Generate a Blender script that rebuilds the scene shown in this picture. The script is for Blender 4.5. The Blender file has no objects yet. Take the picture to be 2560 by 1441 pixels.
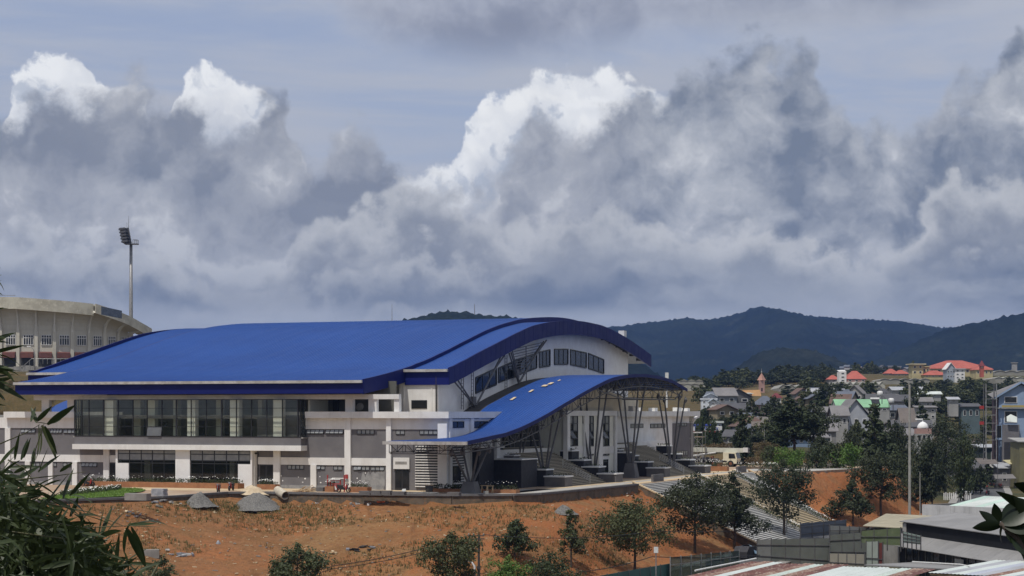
import bpy, bmesh, math, random
from mathutils import Vector, Matrix, noise
random.seed(11)
R = math.radians
scene = bpy.context.scene
C = scene.collection

# ------------------------------------------------------------------ camera
FOC, HOR, CAMZ = 5000.0, 1030.0, 9.0          # focal length and horizon row in pixels of the 2560 px wide photograph
cam_d = bpy.data.cameras.new('camera')
cam = bpy.data.objects.new('camera', cam_d)
C.objects.link(cam)
cam.location = (0, 0, CAMZ)
cam.rotation_euler = (R(90), 0, 0)
cam_d.sensor_width = 36.0
cam_d.lens = FOC / 2560 * 36.0
cam_d.shift_y = (HOR - 720.5) / 2560
cam_d.clip_start = 0.5
cam_d.clip_end = 30000
scene.camera = cam

# ------------------------------------------------------------------ exposure
scene.view_settings.view_transform = 'Standard'
scene.view_settings.look = 'None'
scene.view_settings.exposure = 0.38
scene.view_settings.gamma = 1.0
scene.view_settings.use_curve_mapping = False
scene.cycles.max_bounces = 6
scene.cycles.transparent_max_bounces = 12
scene.cycles.volume_bounces = 0
scene.cycles.use_denoising = True
scene.cycles.sample_clamp_indirect = 4.0

# ------------------------------------------------------------------ sun
SUN_AZ, SUN_EL = R(-145), R(63)               # azimuth from +Y towards +X; behind and left of the camera, high
sd = Vector((math.sin(SUN_AZ) * math.cos(SUN_EL), math.cos(SUN_AZ) * math.cos(SUN_EL), math.sin(SUN_EL)))
sun_d = bpy.data.lights.new('sun', 'SUN')
sun_d.energy = 2.45
sun_d.angle = R(0.53)
sun_d.color = (1.0, 0.95, 0.87)
sun = bpy.data.objects.new('sun', sun_d)
C.objects.link(sun)
sun.rotation_euler = (-sd).to_track_quat('-Z', 'Y').to_euler()
sun.location = (-60, -60, 150)

# ------------------------------------------------------------------ world: Nishita sky with cumulus
world = bpy.data.worlds.new('World')
scene.world = world
world.use_nodes = True


class NT:
    """small helper to write node trees as expressions"""
    def __init__(s, nt):
        s.nt = nt
        s.n = nt.nodes
        s.l = nt.links

    def put(s, sock, v):
        if isinstance(v, bpy.types.NodeSocket):
            s.l.new(v, sock)
        elif v is not None:
            if sock.type == 'RGBA' and len(v) == 3:
                v = (*v, 1)
            sock.default_value = v

    def m(s, op, a, b=None, c=None, clamp=False):
        x = s.n.new('ShaderNodeMath'); x.operation = op; x.use_clamp = clamp
        s.put(x.inputs[0], a); s.put(x.inputs[1], b)
        if c is not None: s.put(x.inputs[2], c)
        return x.outputs[0]

    def add(s, a, b): return s.m('ADD', a, b)
    def sub(s, a, b): return s.m('SUBTRACT', a, b)
    def mul(s, a, b): return s.m('MULTIPLY', a, b)

    def v(s, op, a, b=None, scale=None):
        x = s.n.new('ShaderNodeVectorMath'); x.operation = op
        s.put(x.inputs[0], a)
        if b is not None: s.put(x.inputs[1], b)
        if scale is not None: s.put(x.inputs['Scale'], scale)
        return x.outputs[0]

    def sep(s, a):
        x = s.n.new('ShaderNodeSeparateXYZ'); s.put(x.inputs[0], a); return x.outputs

    def comb(s, a, b, c):
        x = s.n.new('ShaderNodeCombineXYZ')
        for i, k in enumerate((a, b, c)): s.put(x.inputs[i], k)
        return x.outputs[0]

    def noise(s, vec, scale, detail=4, rough=0.5, dist=0.0, color=False):
        x = s.n.new('ShaderNodeTexNoise')
        s.put(x.inputs['Vector'], vec)
        x.inputs['Scale'].default_value = scale
        x.inputs['Detail'].default_value = detail
        x.inputs['Roughness'].default_value = rough
        x.inputs['Distortion'].default_value = dist
        return x.outputs['Color' if color else 'Fac']

    def voro(s, vec, scale, feature='F1', rnd=1.0):
        x = s.n.new('ShaderNodeTexVoronoi'); x.feature = feature
        s.put(x.inputs['Vector'], vec); x.inputs['Scale'].default_value = scale
        x.inputs['Randomness'].default_value = rnd
        return x.outputs['Distance']

    def smooth(s, x, lo, hi, a=0.0, b=1.0):
        k = s.n.new('ShaderNodeMapRange'); k.interpolation_type = 'SMOOTHSTEP'
        s.put(k.inputs[0], x); s.put(k.inputs[1], lo); s.put(k.inputs[2], hi); s.put(k.inputs[3], a); s.put(k.inputs[4], b)
        return k.outputs[0]

    def lin(s, x, lo, hi, a=0.0, b=1.0):
        k = s.n.new('ShaderNodeMapRange')
        s.put(k.inputs[0], x); s.put(k.inputs[1], lo); s.put(k.inputs[2], hi); s.put(k.inputs[3], a); s.put(k.inputs[4], b)
        return k.outputs[0]

    def mix(s, f, a, b):
        k = s.n.new('ShaderNodeMix'); k.data_type = 'RGBA'
        s.put(k.inputs[0], f); s.put(k.inputs[6], a); s.put(k.inputs[7], b)
        return k.outputs[2]

    def curve(s, x, pts):
        k = s.n.new('ShaderNodeFloatCurve'); s.put(k.inputs[1], x)
        cv = k.mapping.curves[0]
        k.mapping.use_clip = False
        for p in pts[2:]: cv.points.new(*p)
        for q, p in zip(cv.points, sorted(pts)):
            q.location = p; q.handle_type = 'AUTO'
        k.mapping.update()
        return k.outputs[0]


def sky_curve(w, x, pts):
    """profile of cloud tops: pts are (bearing, height) in photograph pixels; heights over the horizon in thousands"""
    t = [((px - 1280) / 1000 / 3.2 + 0.5, (HOR - py) / 1000) for px, py in pts]
    return w.curve(w.add(w.mul(x, 1 / 3.2), 0.5), t)


w = NT(world.node_tree)
w.n.clear()
tc = w.n.new('ShaderNodeTexCoord')
p = w.v('SCALE', tc.outputs['Generated'], scale=5.0)      # 1 unit = 0.2 rad
px_, py_, pz_ = w.sep(p)
sky = w.n.new('ShaderNodeTexSky')
sky.sky_type = 'NISHITA'
sky.sun_disc = False
sky.sun_elevation = SUN_EL
sky.sun_rotation = SUN_AZ
sky.altitude = 1500
sky.dust_density = 1.5
clear = w.mix(0.72, sky.outputs[0], (2.6, 2.98, 4.15))
# thin cirrus veil
cir = w.noise(w.v('MULTIPLY', p, (0.8, 0.8, 5.0)), 0.9, 6, 0.6, 0.6)
clear = w.mix(w.smooth(cir, 0.3, 0.62, 0.15, 1.0), clear, (3.75, 3.95, 4.45))
# domain warp shared by the cloud layers
w1 = w.v('SUBTRACT', w.noise(p, 3.0, 5, 0.55, color=True), (0.5, 0.5, 0.5))
w2 = w.v('SUBTRACT', w.noise(p, 11.0, 4, 0.6, color=True), (0.5, 0.5, 0.5))
warp = w.v('ADD', w.v('SCALE', w1, scale=0.20), w.v('SCALE', w2, scale=0.055))
q = w.v('ADD', p, warp)
qx, qy, qz = w.sep(q)
# billows: rounded bumps
b1 = w.voro(q, 9.0, 'SMOOTH_F1')
b2 = w.voro(q, 22.0, 'SMOOTH_F1')
bil = w.add(w.mul(b1, 0.09), w.mul(b2, 0.045))
fine = w.mul(w.sub(w.noise(p, 20, 6, 0.68), 0.5), 0.085)


def relief(scale, dz, detail=5, rough=0.55, src=None):
    src = src or q
    a = w.noise(src, scale, detail, rough)
    b = w.noise(w.v('ADD', src, (-dz * 0.5, 0.0, dz)), scale, detail, rough)
    return w.sub(a, b)                                     # > 0 where the density falls off upwards and to the left


def vrelief(scale, dz):
    a = w.voro(q, scale, 'SMOOTH_F1')
    b = w.voro(w.v('ADD', q, (-dz * 0.6, 0.0, dz)), scale, 'SMOOTH_F1')
    return w.sub(b, a)                                     # > 0 on the upper left side of each puff


vr = w.add(w.mul(vrelief(4.2, 0.07), 1.0), w.mul(vrelief(10.0, 0.03), 0.8))
# 1 high grey sheet
hb = sky_curve(w, qx, [(-300, -160), (500, -200), (800, -60), (880, 40), (960, 95), (1100, 130), (1250, 140), (1450, 120), (1700, 75), (1950, 60), (2250, 40), (2400, -20), (2600, -120), (2860, -150)])
hi_m = w.mul(w.smooth(w.sub(pz_, hb), -0.07, 0.06), w.smooth(pz_, 2.6, 1.6))
hi_c = w.mix(w.smooth(w.add(w.noise(q, 2.4, 5, 0.6), w.mul(relief(3, 0.1), 1.0)), 0.3, 0.75), (1.9, 2.1, 2.7), (3.5, 3.7, 4.3))
col = w.mix(w.mul(hi_m, 0.92), clear, hi_c)
# upper streaks of the same sheet, right
st = w.mul(w.smooth(w.noise(w.v('MULTIPLY', q, (0.7, 0.7, 3.2)), 1.6, 5, 0.6), 0.46, 0.68), w.smooth(px_, -0.2, 0.9))
col = w.mix(w.mul(st, 0.7), col, (4.0, 4.25, 4.8))

# 2 sunlit cumulus towers
t1 = sky_curve(w, qx, [(-300, 300), (30, 330), (75, 250), (95, 190), (140, 145), (190, 132), (240, 155), (275, 220), (330, 196), (365, 196), (410, 250), (462, 232), (490, 180), (560, 166), (630, 182), (690, 225), (725, 310), (770, 400), (850, 460), (960, 450), (1040, 395), (1090, 375), (1150, 285), (1210, 225), (1280, 180), (1360, 160), (1480, 158), (1570, 165), (1625, 195), (1670, 240), (1760, 330), (1900, 420), (1990, 360), (2060, 325), (2120, 330), (2170, 390), (2300, 420), (2400, 375), (2450, 385), (2560, 450), (2860, 400)])
e1 = w.sub(w.sub(w.add(t1, fine), bil), w.sub(pz_, 0.018))
m1 = w.smooth(e1, -0.008, 0.016)
r1 = relief(7, 0.05, 5, 0.55)
dep = w.smooth(w.add(e1, w.mul(w.sub(w.noise(q, 4, 4, 0.5), 0.5), 0.22)), 0.02, 0.26)
c1 = w.mix(w.m('ADD', dep, w.mul(vr, -0.55), clamp=True), (7.0, 7.1, 7.2), (3.7, 3.95, 4.5))
c1 = w.mix(w.smooth(r1, -0.015, -0.13, 0.0, 0.8), c1, (3.7, 4.1, 4.8))
c1 = w.mix(w.smooth(r1, 0.03, 0.15, 0.0, 0.45), c1, (7.4, 7.4, 7.3))
c1 = w.mix(w.smooth(w.sub(b2, 0.35), 0.0, 0.3, 0.0, 0.25), c1, (4.1, 4.4, 5.0))
c1 = w.mix(w.mul(w.smooth(e1, 0.12, 0.3), w.smooth(w.add(w.noise(q, 3.1, 5, 0.6), relief(3.5, 0.09)), 0.62, 0.36)), c1, (2.3, 2.6, 3.15))
col = w.mix(m1, col, c1)

# 3 shaded grey cumulus in front
t2 = sky_curve(w, qx, [(-300, 320), (0, 335), (90, 310), (170, 265), (250, 272), (320, 222), (350, 200), (400, 235), (470, 250), (515, 280), (555, 345), (610, 350), (655, 290), (695, 235), (730, 300), (775, 400), (840, 330), (890, 318), (950, 350), (1000, 470), (1080, 480), (1170, 490), (1235, 420), (1275, 335), (1330, 285), (1375, 300), (1420, 330), (1480, 285), (1545, 232), (1590, 210), (1640, 255), (1700, 215), (1780, 165), (1840, 130), (1890, 120), (1930, 155), (1980, 125), (2010, 130), (2035, 215), (2080, 275), (2140, 330), (2170, 292), (2240, 310), (2320, 265), (2350, 212), (2390, 235), (2440, 205), (2495, 128), (2525, 160), (2550, 290), (2620, 330), (2860, 300)])
e2 = w.sub(w.sub(w.add(t2, w.mul(fine, 1.4)), w.mul(bil, 1.2)), w.sub(pz_, 0.06))
m2 = w.smooth(e2, -0.03, 0.055)
r2 = relief(2.6, 0.12, 6, 0.55)
low = w.noise(w.v('ADD', q, (3.1, 0.0, 1.7)), 1.9, 6, 0.56)
sh = w.add(w.add(w.mul(low, 1.0), w.mul(r2, 1.7)), w.add(w.mul(relief(5.5, 0.06), 0.8), w.mul(relief(13, 0.03), 0.35)))
sh = w.lin(w.add(sh, w.mul(vr, 0.5)), 0.20, 0.84)
c2 = w.mix(sh, (1.35, 1.6, 2.05), (4.9, 5.0, 5.2))
c2 = w.mix(w.smooth(w.noise(p, 1.3, 3), 0.45, 0.62, 0.0, 0.35), c2, (2.6, 2.65, 2.95))
c2 = w.mix(w.smooth(sh, 0.75, 1.1, 0.0, 0.6), c2, (5.6, 5.7, 5.8))
col = w.mix(w.mul(m2, 0.94), col, c2)

# 4 further ranks of heaps lower down: lit crests over shaded bodies
def front(col, pts, crest, base, depth, gone, amount, off, ev=0.05, soft=0.05):
    t_ = sky_curve(w, qx, pts)
    e = w.sub(w.sub(w.add(t_, w.mul(fine, 1.4)), w.mul(bil, 1.5)), w.sub(pz_, ev))
    m_ = w.mul(w.smooth(e, -0.012, soft), w.smooth(e, gone, gone * 0.45))
    n_ = w.add(w.mul(vr, -0.2), w.mul(w.sub(w.noise(w.v('ADD', q, (off, 0.0, off * 1.7)), 3.0, 6, 0.58), 0.5), 0.95))
    k = w.smooth(w.add(e, w.mul(n_, depth * 1.6)), -0.01, depth)
    return w.mix(w.mul(m_, amount), col, w.mix(k, crest, base))


col = front(col, [(-300, 560), (0, 590), (60, 560), (140, 545), (180, 610), (280, 640), (360, 570), (430, 600), (560, 640), (700, 640), (760, 560), (850, 500), (950, 470), (1020, 410), (1075, 400), (1110, 440), (1180, 520), (1290, 540), (1420, 500), (1560, 490), (1700, 520), (1840, 530), (1900, 505), (1950, 520), (2010, 600), (2120, 600), (2250, 520), (2380, 420), (2480, 440), (2600, 480), (2860, 500)],
            (5.1, 5.15, 5.2), (2.1, 2.27, 2.6), 0.17, 0.42, 0.85, 2.2)
col = front(col, [(-300, 700), (0, 690), (150, 690), (330, 640), (480, 610), (620, 690), (700, 700), (760, 690), (880, 640), (1000, 590), (1130, 600), (1210, 640), (1300, 620), (1450, 600), (1600, 610), (1750, 640), (1860, 560), (1930, 540), (1990, 600), (2150, 650), (2300, 640), (2420, 600), (2560, 620), (2860, 640)],
            (4.9, 4.95, 5.0), (1.85, 2.05, 2.4), 0.14, 0.34, 0.8, 5.1)
col = front(col, [(-300, 780), (0, 790), (200, 780), (480, 770), (620, 735), (740, 740), (850, 770), (1000, 720), (1150, 740), (1300, 790), (1500, 800), (1800, 790), (2100, 800), (2560, 790), (2860, 790)],
            (5.3, 5.35, 5.4), (2.8, 2.95, 3.2), 0.09, 0.30, 0.8, 8.3)

# 5 flat bases and bright slot above the hills
str_ = w.noise(w.v('MULTIPLY', q, (1.0, 1.0, 4.5)), 1.25, 5, 0.55)
low_z = w.smooth(w.add(pz_, w.mul(w.sub(w.noise(p, 2, 4), 0.5), 0.3)), 0.43, 0.29)
c5 = w.mix(w.smooth(str_, 0.36, 0.64), (1.0, 1.3, 1.85), (3.7, 3.9, 4.2))
col = w.mix(w.mul(low_z, w.smooth(px_, -0.5, 0.5, 0.3, 0.72)), col, c5)
slot = w.smooth(w.add(pz_, w.mul(w.sub(w.noise(w.v('MULTIPLY', p, (1, 1, 3)), 2, 4), 0.5), 0.14)), 0.285, 0.22)
col = w.mix(w.mul(slot, 0.7), col, (4.2, 4.4, 4.75))
# towards the ground
col = w.mix(w.smooth(pz_, 0.02, -0.1), col, (2.2, 2.3, 2.4))
bg = w.n.new('ShaderNodeBackground')
w.put(bg.inputs[0], col)
bg.inputs[1].default_value = 0.1
out = w.n.new('ShaderNodeOutputWorld')
w.l.new(bg.outputs[0], out.inputs[0])
world.cycles.sampling_method = 'MANUAL'
world.cycles.sample_map_resolution = 1024

# ------------------------------------------------------------------ site frame of the hall: u along the long front, v into the depth
ANG = R(21.8)
UX, UY = math.cos(ANG), -math.sin(ANG)
VX, VY = math.sin(ANG), math.cos(ANG)
OX, OY = (875 - 1280) / FOC * 235, 235.0
ODU, ODV = OX * UX + OY * UY, OX * VX + OY * VY


def W(u, v, z=0.0):
    return Vector((OX + u * UX + v * VX, OY + u * UY + v * VY, z))


def UV(x, y):
    return ((x - OX) * UX + (y - OY) * UY, (x - OX) * VX + (y - OY) * VY)


# survey: the point of a plane of the site that a measured sight line meets
def onV(a, b, v):
    dx, s = (a - 1280) / FOC, (HOR - b) / FOC
    t = (v + ODV) / (dx * VX + VY)
    return t * (dx * UX + UY) - ODU, CAMZ + t * s


def onU(a, b, u):
    dx, s = (a - 1280) / FOC, (HOR - b) / FOC
    t = (u + ODU) / (dx * UX + UY)
    return t * (dx * VX + VY) - ODV, CAMZ + t * s


def onZ(a, b, z=0.0):
    dx, s = (a - 1280) / FOC, (HOR - b) / FOC
    t = (z - CAMZ) / s
    return t * (dx * UX + UY) - ODU, t * (dx * VX + VY) - ODV


def at(a, b, y):
    """world point on a sight line at the distance y"""
    return Vector(((a - 1280) / FOC * y, y, CAMZ + (HOR - b) / FOC * y))


# ------------------------------------------------------------------ mesh builder
class MB:
    def __init__(s):
        s.v = []; s.f = []; s.mi = []

    def quad(s, a, b, c, d, mi=0):
        n = len(s.v); s.v += [tuple(a), tuple(b), tuple(c), tuple(d)]; s.f.append((n, n + 1, n + 2, n + 3)); s.mi.append(mi)
        return s

    def poly(s, pts, mi=0):
        n = len(s.v); s.v += [tuple(q) for q in pts]; s.f.append(tuple(range(n, n + len(pts)))); s.mi.append(mi)
        return s

    def hexa(s, c, mi=0):
        """8 corners: bottom ring 0-3, top ring 4-7"""
        n = len(s.v); s.v += [tuple(q) for q in c]
        for f in ((3, 2, 1, 0), (4, 5, 6, 7), (0, 1, 5, 4), (1, 2, 6, 5), (2, 3, 7, 6), (3, 0, 4, 7)):
            s.f.append(tuple(n + i for i in f)); s.mi.append(mi)
        return s

    def box(s, x0, x1, y0, y1, z0, z1, mi=0):
        if x0 > x1: x0, x1 = x1, x0
        if y0 > y1: y0, y1 = y1, y0
        if z0 > z1: z0, z1 = z1, z0
        s.hexa([(x0, y0, z0), (x1, y0, z0), (x1, y1, z0), (x0, y1, z0), (x0, y0, z1), (x1, y0, z1), (x1, y1, z1), (x0, y1, z1)], mi)
        return s

    def prism(s, pts, z0, z1, mi=0):
        """vertical prism of a polygon (counter-clockwise)"""
        n = len(pts); k = len(s.v)
        s.v += [(q[0], q[1], z0) for q in pts] + [(q[0], q[1], z1) for q in pts]
        s.f.append(tuple(k + n - 1 - i for i in range(n))); s.mi.append(mi)
        s.f.append(tuple(k + n + i for i in range(n))); s.mi.append(mi)
        for i in range(n):
            j = (i + 1) % n
            s.f.append((k + i, k + j, k + n + j, k + n + i)); s.mi.append(mi)
        return s

    def extr(s, pts, d, mi=0):
        """polygon of 3D points swept along d"""
        n = len(pts); k = len(s.v); d = Vector(d)
        s.v += [tuple(q) for q in pts] + [tuple(Vector(q) + d) for q in pts]
        s.f.append(tuple(k + n - 1 - i for i in range(n))); s.mi.append(mi)
        s.f.append(tuple(k + n + i for i in range(n))); s.mi.append(mi)
        for i in range(n):
            j = (i + 1) % n
            s.f.append((k + i, k + j, k + n + j, k + n + i)); s.mi.append(mi)
        return s

    def tube(s, pts, r0, r1=None, n=8, mi=0, cap=True):
        if r1 is None: r1 = r0
        pts = [Vector(q) for q in pts]
        k = len(s.v); m = len(pts)
        ref = None
        for i, q in enumerate(pts):
            t = (pts[min(i + 1, m - 1)] - pts[max(i - 1, 0)])
            if t.length < 1e-9: t = Vector((0, 0, 1))
            t.normalize()
            if ref is None:
                ref = Vector((1, 0, 0)) if abs(t.x) < 0.9 else Vector((0, 1, 0))
            a = t.cross(ref)
            if a.length < 1e-6: a = t.cross(Vector((0.3, 1, 0.2)))
            a.normalize(); b = t.cross(a); ref = b.cross(t) if False else ref
            rr = r0 + (r1 - r0) * i / max(1, m - 1)
            for j in range(n):
                th = 2 * math.pi * j / n
                s.v.append(tuple(q + (a * math.cos(th) + b * math.sin(th)) * rr))
        for i in range(m - 1):
            for j in range(n):
                jj = (j + 1) % n
                s.f.append((k + i * n + j, k + i * n + jj, k + (i + 1) * n + jj, k + (i + 1) * n + j)); s.mi.append(mi)
        if cap:
            s.f.append(tuple(k + j for j in reversed(range(n)))); s.mi.append(mi)
            s.f.append(tuple(k + (m - 1) * n + j for j in range(n))); s.mi.append(mi)
        return s

    def bar(s, a, b, w, h=None, mi=0):
        """square bar from a to b"""
        h = h or w
        a, b = Vector(a), Vector(b); t = (b - a).normalized()
        x = t.cross(Vector((0, 0, 1)))
        if x.length < 1e-4: x = Vector((1, 0, 0))
        x.normalize(); y = x.cross(t)
        c = []
        for q in (a, b):
            c += [q - x * w / 2 - y * h / 2, q + x * w / 2 - y * h / 2, q + x * w / 2 + y * h / 2, q - x * w / 2 + y * h / 2]
        s.hexa(c, mi)
        return s

    def lathe(s, prof, cx=0, cy=0, n=16, mi=0):
        k = len(s.v)
        for r, z in prof:
            for j in range(n):
                th = 2 * math.pi * j / n
                s.v.append((cx + r * math.cos(th), cy + r * math.sin(th), z))
        for i in range(len(prof) - 1):
            for j in range(n):
                jj = (j + 1) % n
                s.f.append((k + i * n + j, k + i * n + jj, k + (i + 1) * n + jj, k + (i + 1) * n + j)); s.mi.append(mi)
        s.f.append(tuple(k + j for j in reversed(range(n)))); s.mi.append(mi)
        s.f.append(tuple(k + (len(prof) - 1) * n + j for j in range(n))); s.mi.append(mi)
        return s

    def grid(s, fn, nu, nv, mi=0):
        k = len(s.v)
        for i in range(nu + 1):
            for j in range(nv + 1):
                s.v.append(tuple(fn(i / nu, j / nv)))
        for i in range(nu):
            for j in range(nv):
                a = k + i * (nv + 1) + j
                s.f.append((a, a + nv + 1, a + nv + 2, a + 1)); s.mi.append(mi)
        return s

    def mesh(s, name, mats, smooth=False):
        me = bpy.data.meshes.new(name)
        me.from_pydata(s.v, [], s.f)
        for m in (mats if isinstance(mats, (list, tuple)) else [mats]):
            me.materials.append(m)
        if any(s.mi): me.polygons.foreach_set('material_index', s.mi)
        if smooth: me.polygons.foreach_set('use_smooth', [True] * len(me.polygons))
        me.update()
        return me

    def build(s, name, mats, parent=None, smooth=False):
        return put(name, s.mesh(name, mats, smooth), parent)


def put(name, me, parent=None, loc=None, rz=None):
    o = bpy.data.objects.new(name, me)
    C.objects.link(o)
    if parent is not None: o.parent = parent
    if loc is not None: o.location = loc
    if rz is not None: o.rotation_euler = (0, 0, rz)
    return o


def tag(o, label=None, cat=None, group=None, kind=None):
    if label: o['label'] = label
    if cat: o['category'] = cat
    if group: o['group'] = group
    if kind: o['kind'] = kind
    return o


def thing(name, label, cat, loc=(0, 0, 0), rz=0.0, group=None):
    o = put(name, None, None, loc, rz)
    o.empty_display_size = 0.3
    return tag(o, label, cat, group)


def site(name, label, cat, u, v, z=0.0, group=None, turn=0.0):
    """a thing set out square with the hall; its own x runs along u"""
    return thing(name, label, cat, W(u, v, z), -ANG + turn, group)


def dup(o, loc, rz=None, label=None, group=None, scale=None):
    c = o.copy(); C.objects.link(c)
    c.location = loc
    if rz is not None: c.rotation_euler = (0, 0, rz)
    if label: c['label'] = label
    if group: c['group'] = group
    if scale: c.scale = scale
    for ch in list(o.children):
        d = ch.copy(); C.objects.link(d); d.parent = c
        for g in list(ch.children):
            e = g.copy(); C.objects.link(e); e.parent = d
    return c


# ------------------------------------------------------------------ materials
def pmat(name, c1, c2=None, scale=1.0, rough=0.8, bump=0.0, bscale=None, metal=0.0, c3=None, streak=0.0, spec=0.5, lo=0.35, hi=0.65, coat=0.0, detail=5):
    """procedural paint, plaster, soil...: two or three colours mixed by noise, with optional run-off streaks and fine relief"""
    mt = bpy.data.materials.new(name); mt.use_nodes = True
    t = NT(mt.node_tree)
    b = t.n['Principled BSDF']
    co = t.n.new('ShaderNodeTexCoord').outputs['Object']
    f = t.noise(co, scale, detail, 0.6)
    c2 = c2 or tuple(min(1, k * 0.86) for k in c1)
    col = t.mix(t.smooth(f, lo, hi), c1, c2)
    if c3:
        col = t.mix(t.smooth(t.noise(co, scale * 3.7, 5, 0.65), 0.5, 0.72), col, c3)
    if streak:
        s_ = t.noise(t.v('MULTIPLY', co, (2.2, 2.2, 0.16)), 1.0, 5, 0.65)
        col = t.mix(t.smooth(s_, 0.5, 0.8, 0.0, streak), col, tuple(k * 0.45 for k in c1))
    t.put(b.inputs['Base Color'], col)
    r = t.lin(t.noise(co, scale * 2.3, 3), 0.2, 0.8, rough * 0.85, min(1, rough * 1.12))
    t.put(b.inputs['Roughness'], r)
    b.inputs['Metallic'].default_value = metal
    b.inputs['Specular IOR Level'].default_value = spec
    b.inputs['Coat Weight'].default_value = coat
    if bump:
        k = t.n.new('ShaderNodeBump'); k.inputs['Strength'].default_value = bump
        k.inputs['Distance'].default_value = 0.1
        t.put(k.inputs['Height'], t.noise(co, bscale or scale * 6, 6, 0.65))
        t.l.new(k.outputs[0], b.inputs['Normal'])
    return mt


def leafmat(name, c1, c2, rough=0.55, trans=0.25, scale=0.6):
    mt = bpy.data.materials.new(name); mt.use_nodes = True
    t = NT(mt.node_tree)
    b = t.n['Principled BSDF']
    co = t.n.new('ShaderNodeTexCoord').outputs['Object']
    oi = t.n.new('ShaderNodeObjectInfo').outputs['Random']
    f = t.add(t.smooth(t.noise(co, scale, 4, 0.6), 0.3, 0.7), t.mul(t.sub(oi, 0.5), 0.5))
    col = t.mix(f, c1, c2)
    t.put(b.inputs['Base Color'], col)
    b.inputs['Roughness'].default_value = rough
    b.inputs['Specular IOR Level'].default_value = 0.3
    tr = t.n.new('ShaderNodeBsdfTranslucent'); t.put(tr.inputs[0], col)
    mx = t.n.new('ShaderNodeMixShader'); mx.inputs[0].default_value = trans
    t.l.new(b.outputs[0], mx.inputs[1]); t.l.new(tr.outputs[0], mx.inputs[2])
    t.l.new(mx.outputs[0], t.n['Material Output'].inputs[0])
    return mt


def glass(name, tint, refl=0.12, alpha=0.75):
    """window pane: partly see-through, with a mirror part that grows towards grazing"""
    mt = bpy.data.materials.new(name); mt.use_nodes = True
    t = NT(mt.node_tree); t.n.remove(t.n['Principled BSDF'])
    tr = t.n.new('ShaderNodeBsdfTransparent'); t.put(tr.inputs[0], tint)
    gl = t.n.new('ShaderNodeBsdfGlossy'); gl.inputs['Roughness'].default_value = 0.03
    t.put(gl.inputs[0], (0.9, 0.95, 1.0))
    lw = t.n.new('ShaderNodeLayerWeight'); lw.inputs[0].default_value = 0.35
    mx = t.n.new('ShaderNodeMixShader')
    t.put(mx.inputs[0], t.add(t.mul(lw.outputs['Fresnel'], 0.4), refl))
    t.l.new(tr.outputs[0], mx.inputs[1]); t.l.new(gl.outputs[0], mx.inputs[2])
    t.l.new(mx.outputs[0], t.n['Material Output'].inputs[0])
    return mt


M = {}
M['white'] = pmat('white_plaster', (0.74, 0.735, 0.72), (0.66, 0.645, 0.62), 0.5, 0.9, 0.08, 9, streak=0.28)
M['white2'] = pmat('fresh_white_plaster', (0.78, 0.78, 0.77), (0.72, 0.71, 0.70), 0.7, 0.9, 0.05, 9)
M['cream'] = pmat('cream_plaster', (0.55, 0.49, 0.38), (0.48, 0.42, 0.32), 0.4, 0.9, 0.08, 8, streak=0.2)
M['grey_wall'] = pmat('grey_plaster', (0.165, 0.158, 0.163), (0.135, 0.13, 0.137), 0.35, 0.92, 0.06, 8, streak=0.12)
M['putty'] = pmat('patched_plaster', (0.30, 0.30, 0.30), (0.20, 0.20, 0.205), 1.1, 0.95, 0.1, 8)
M['dark_wall'] = pmat('charcoal_stone', (0.030, 0.029, 0.033), (0.024, 0.023, 0.027), 1.2, 0.75, 0.08, 8)
M['concrete'] = pmat('bare_concrete', (0.30, 0.29, 0.27), (0.22, 0.21, 0.195), 0.6, 0.95, 0.2, 10, streak=0.3)
M['concrete_dk'] = pmat('grey_render', (0.15, 0.145, 0.145), (0.12, 0.115, 0.115), 0.8, 0.95, 0.1, 8)
def roof_mat():
    mt = bpy.data.materials.new('blue_roof_sheet'); mt.use_nodes = True
    t = NT(mt.node_tree); b = t.n['Principled BSDF']
    co = t.n.new('ShaderNodeTexCoord').outputs['Object']
    x_, y_, z_ = t.sep(co)
    run = t.noise(t.v('MULTIPLY', co, (1.3, 0.035, 0.02)), 1.0, 5, 0.65)      # dust washed down the slope
    pat = t.noise(co, 0.07, 5, 0.6)
    c = t.mix(t.smooth(pat, 0.35, 0.65), (0.013, 0.064, 0.27), (0.011, 0.054, 0.235))
    c = t.mix(t.smooth(run, 0.45, 0.75, 0.0, 0.4), c, (0.028, 0.085, 0.28))
    c = t.mix(t.smooth(run, 0.42, 0.25, 0.0, 0.4), c, (0.008, 0.042, 0.19))
    lap = t.m('ABSOLUTE', t.sub(t.m('FRACT', t.mul(t.add(y_, t.mul(z_, 0.4)), 1 / 11.5)), 0.5))
    c = t.mix(t.smooth(lap, 0.488, 0.497, 0.0, 0.4), c, (0.007, 0.035, 0.16))  # end laps of the sheets
    pan = t.m('FLOOR', t.mul(x_, 1.0))
    wn = t.n.new('ShaderNodeTexWhiteNoise'); wn.noise_dimensions = '1D'; t.put(wn.inputs['W'], pan)
    c = t.mix(t.mul(wn.outputs['Value'], 0.22), c, (0.02, 0.08, 0.31))         # sheet to sheet
    t.put(b.inputs['Base Color'], c)
    t.put(b.inputs['Roughness'], t.lin(run, 0.2, 0.8, 0.4, 0.62))
    b.inputs['Specular IOR Level'].default_value = 0.28
    return mt


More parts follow.
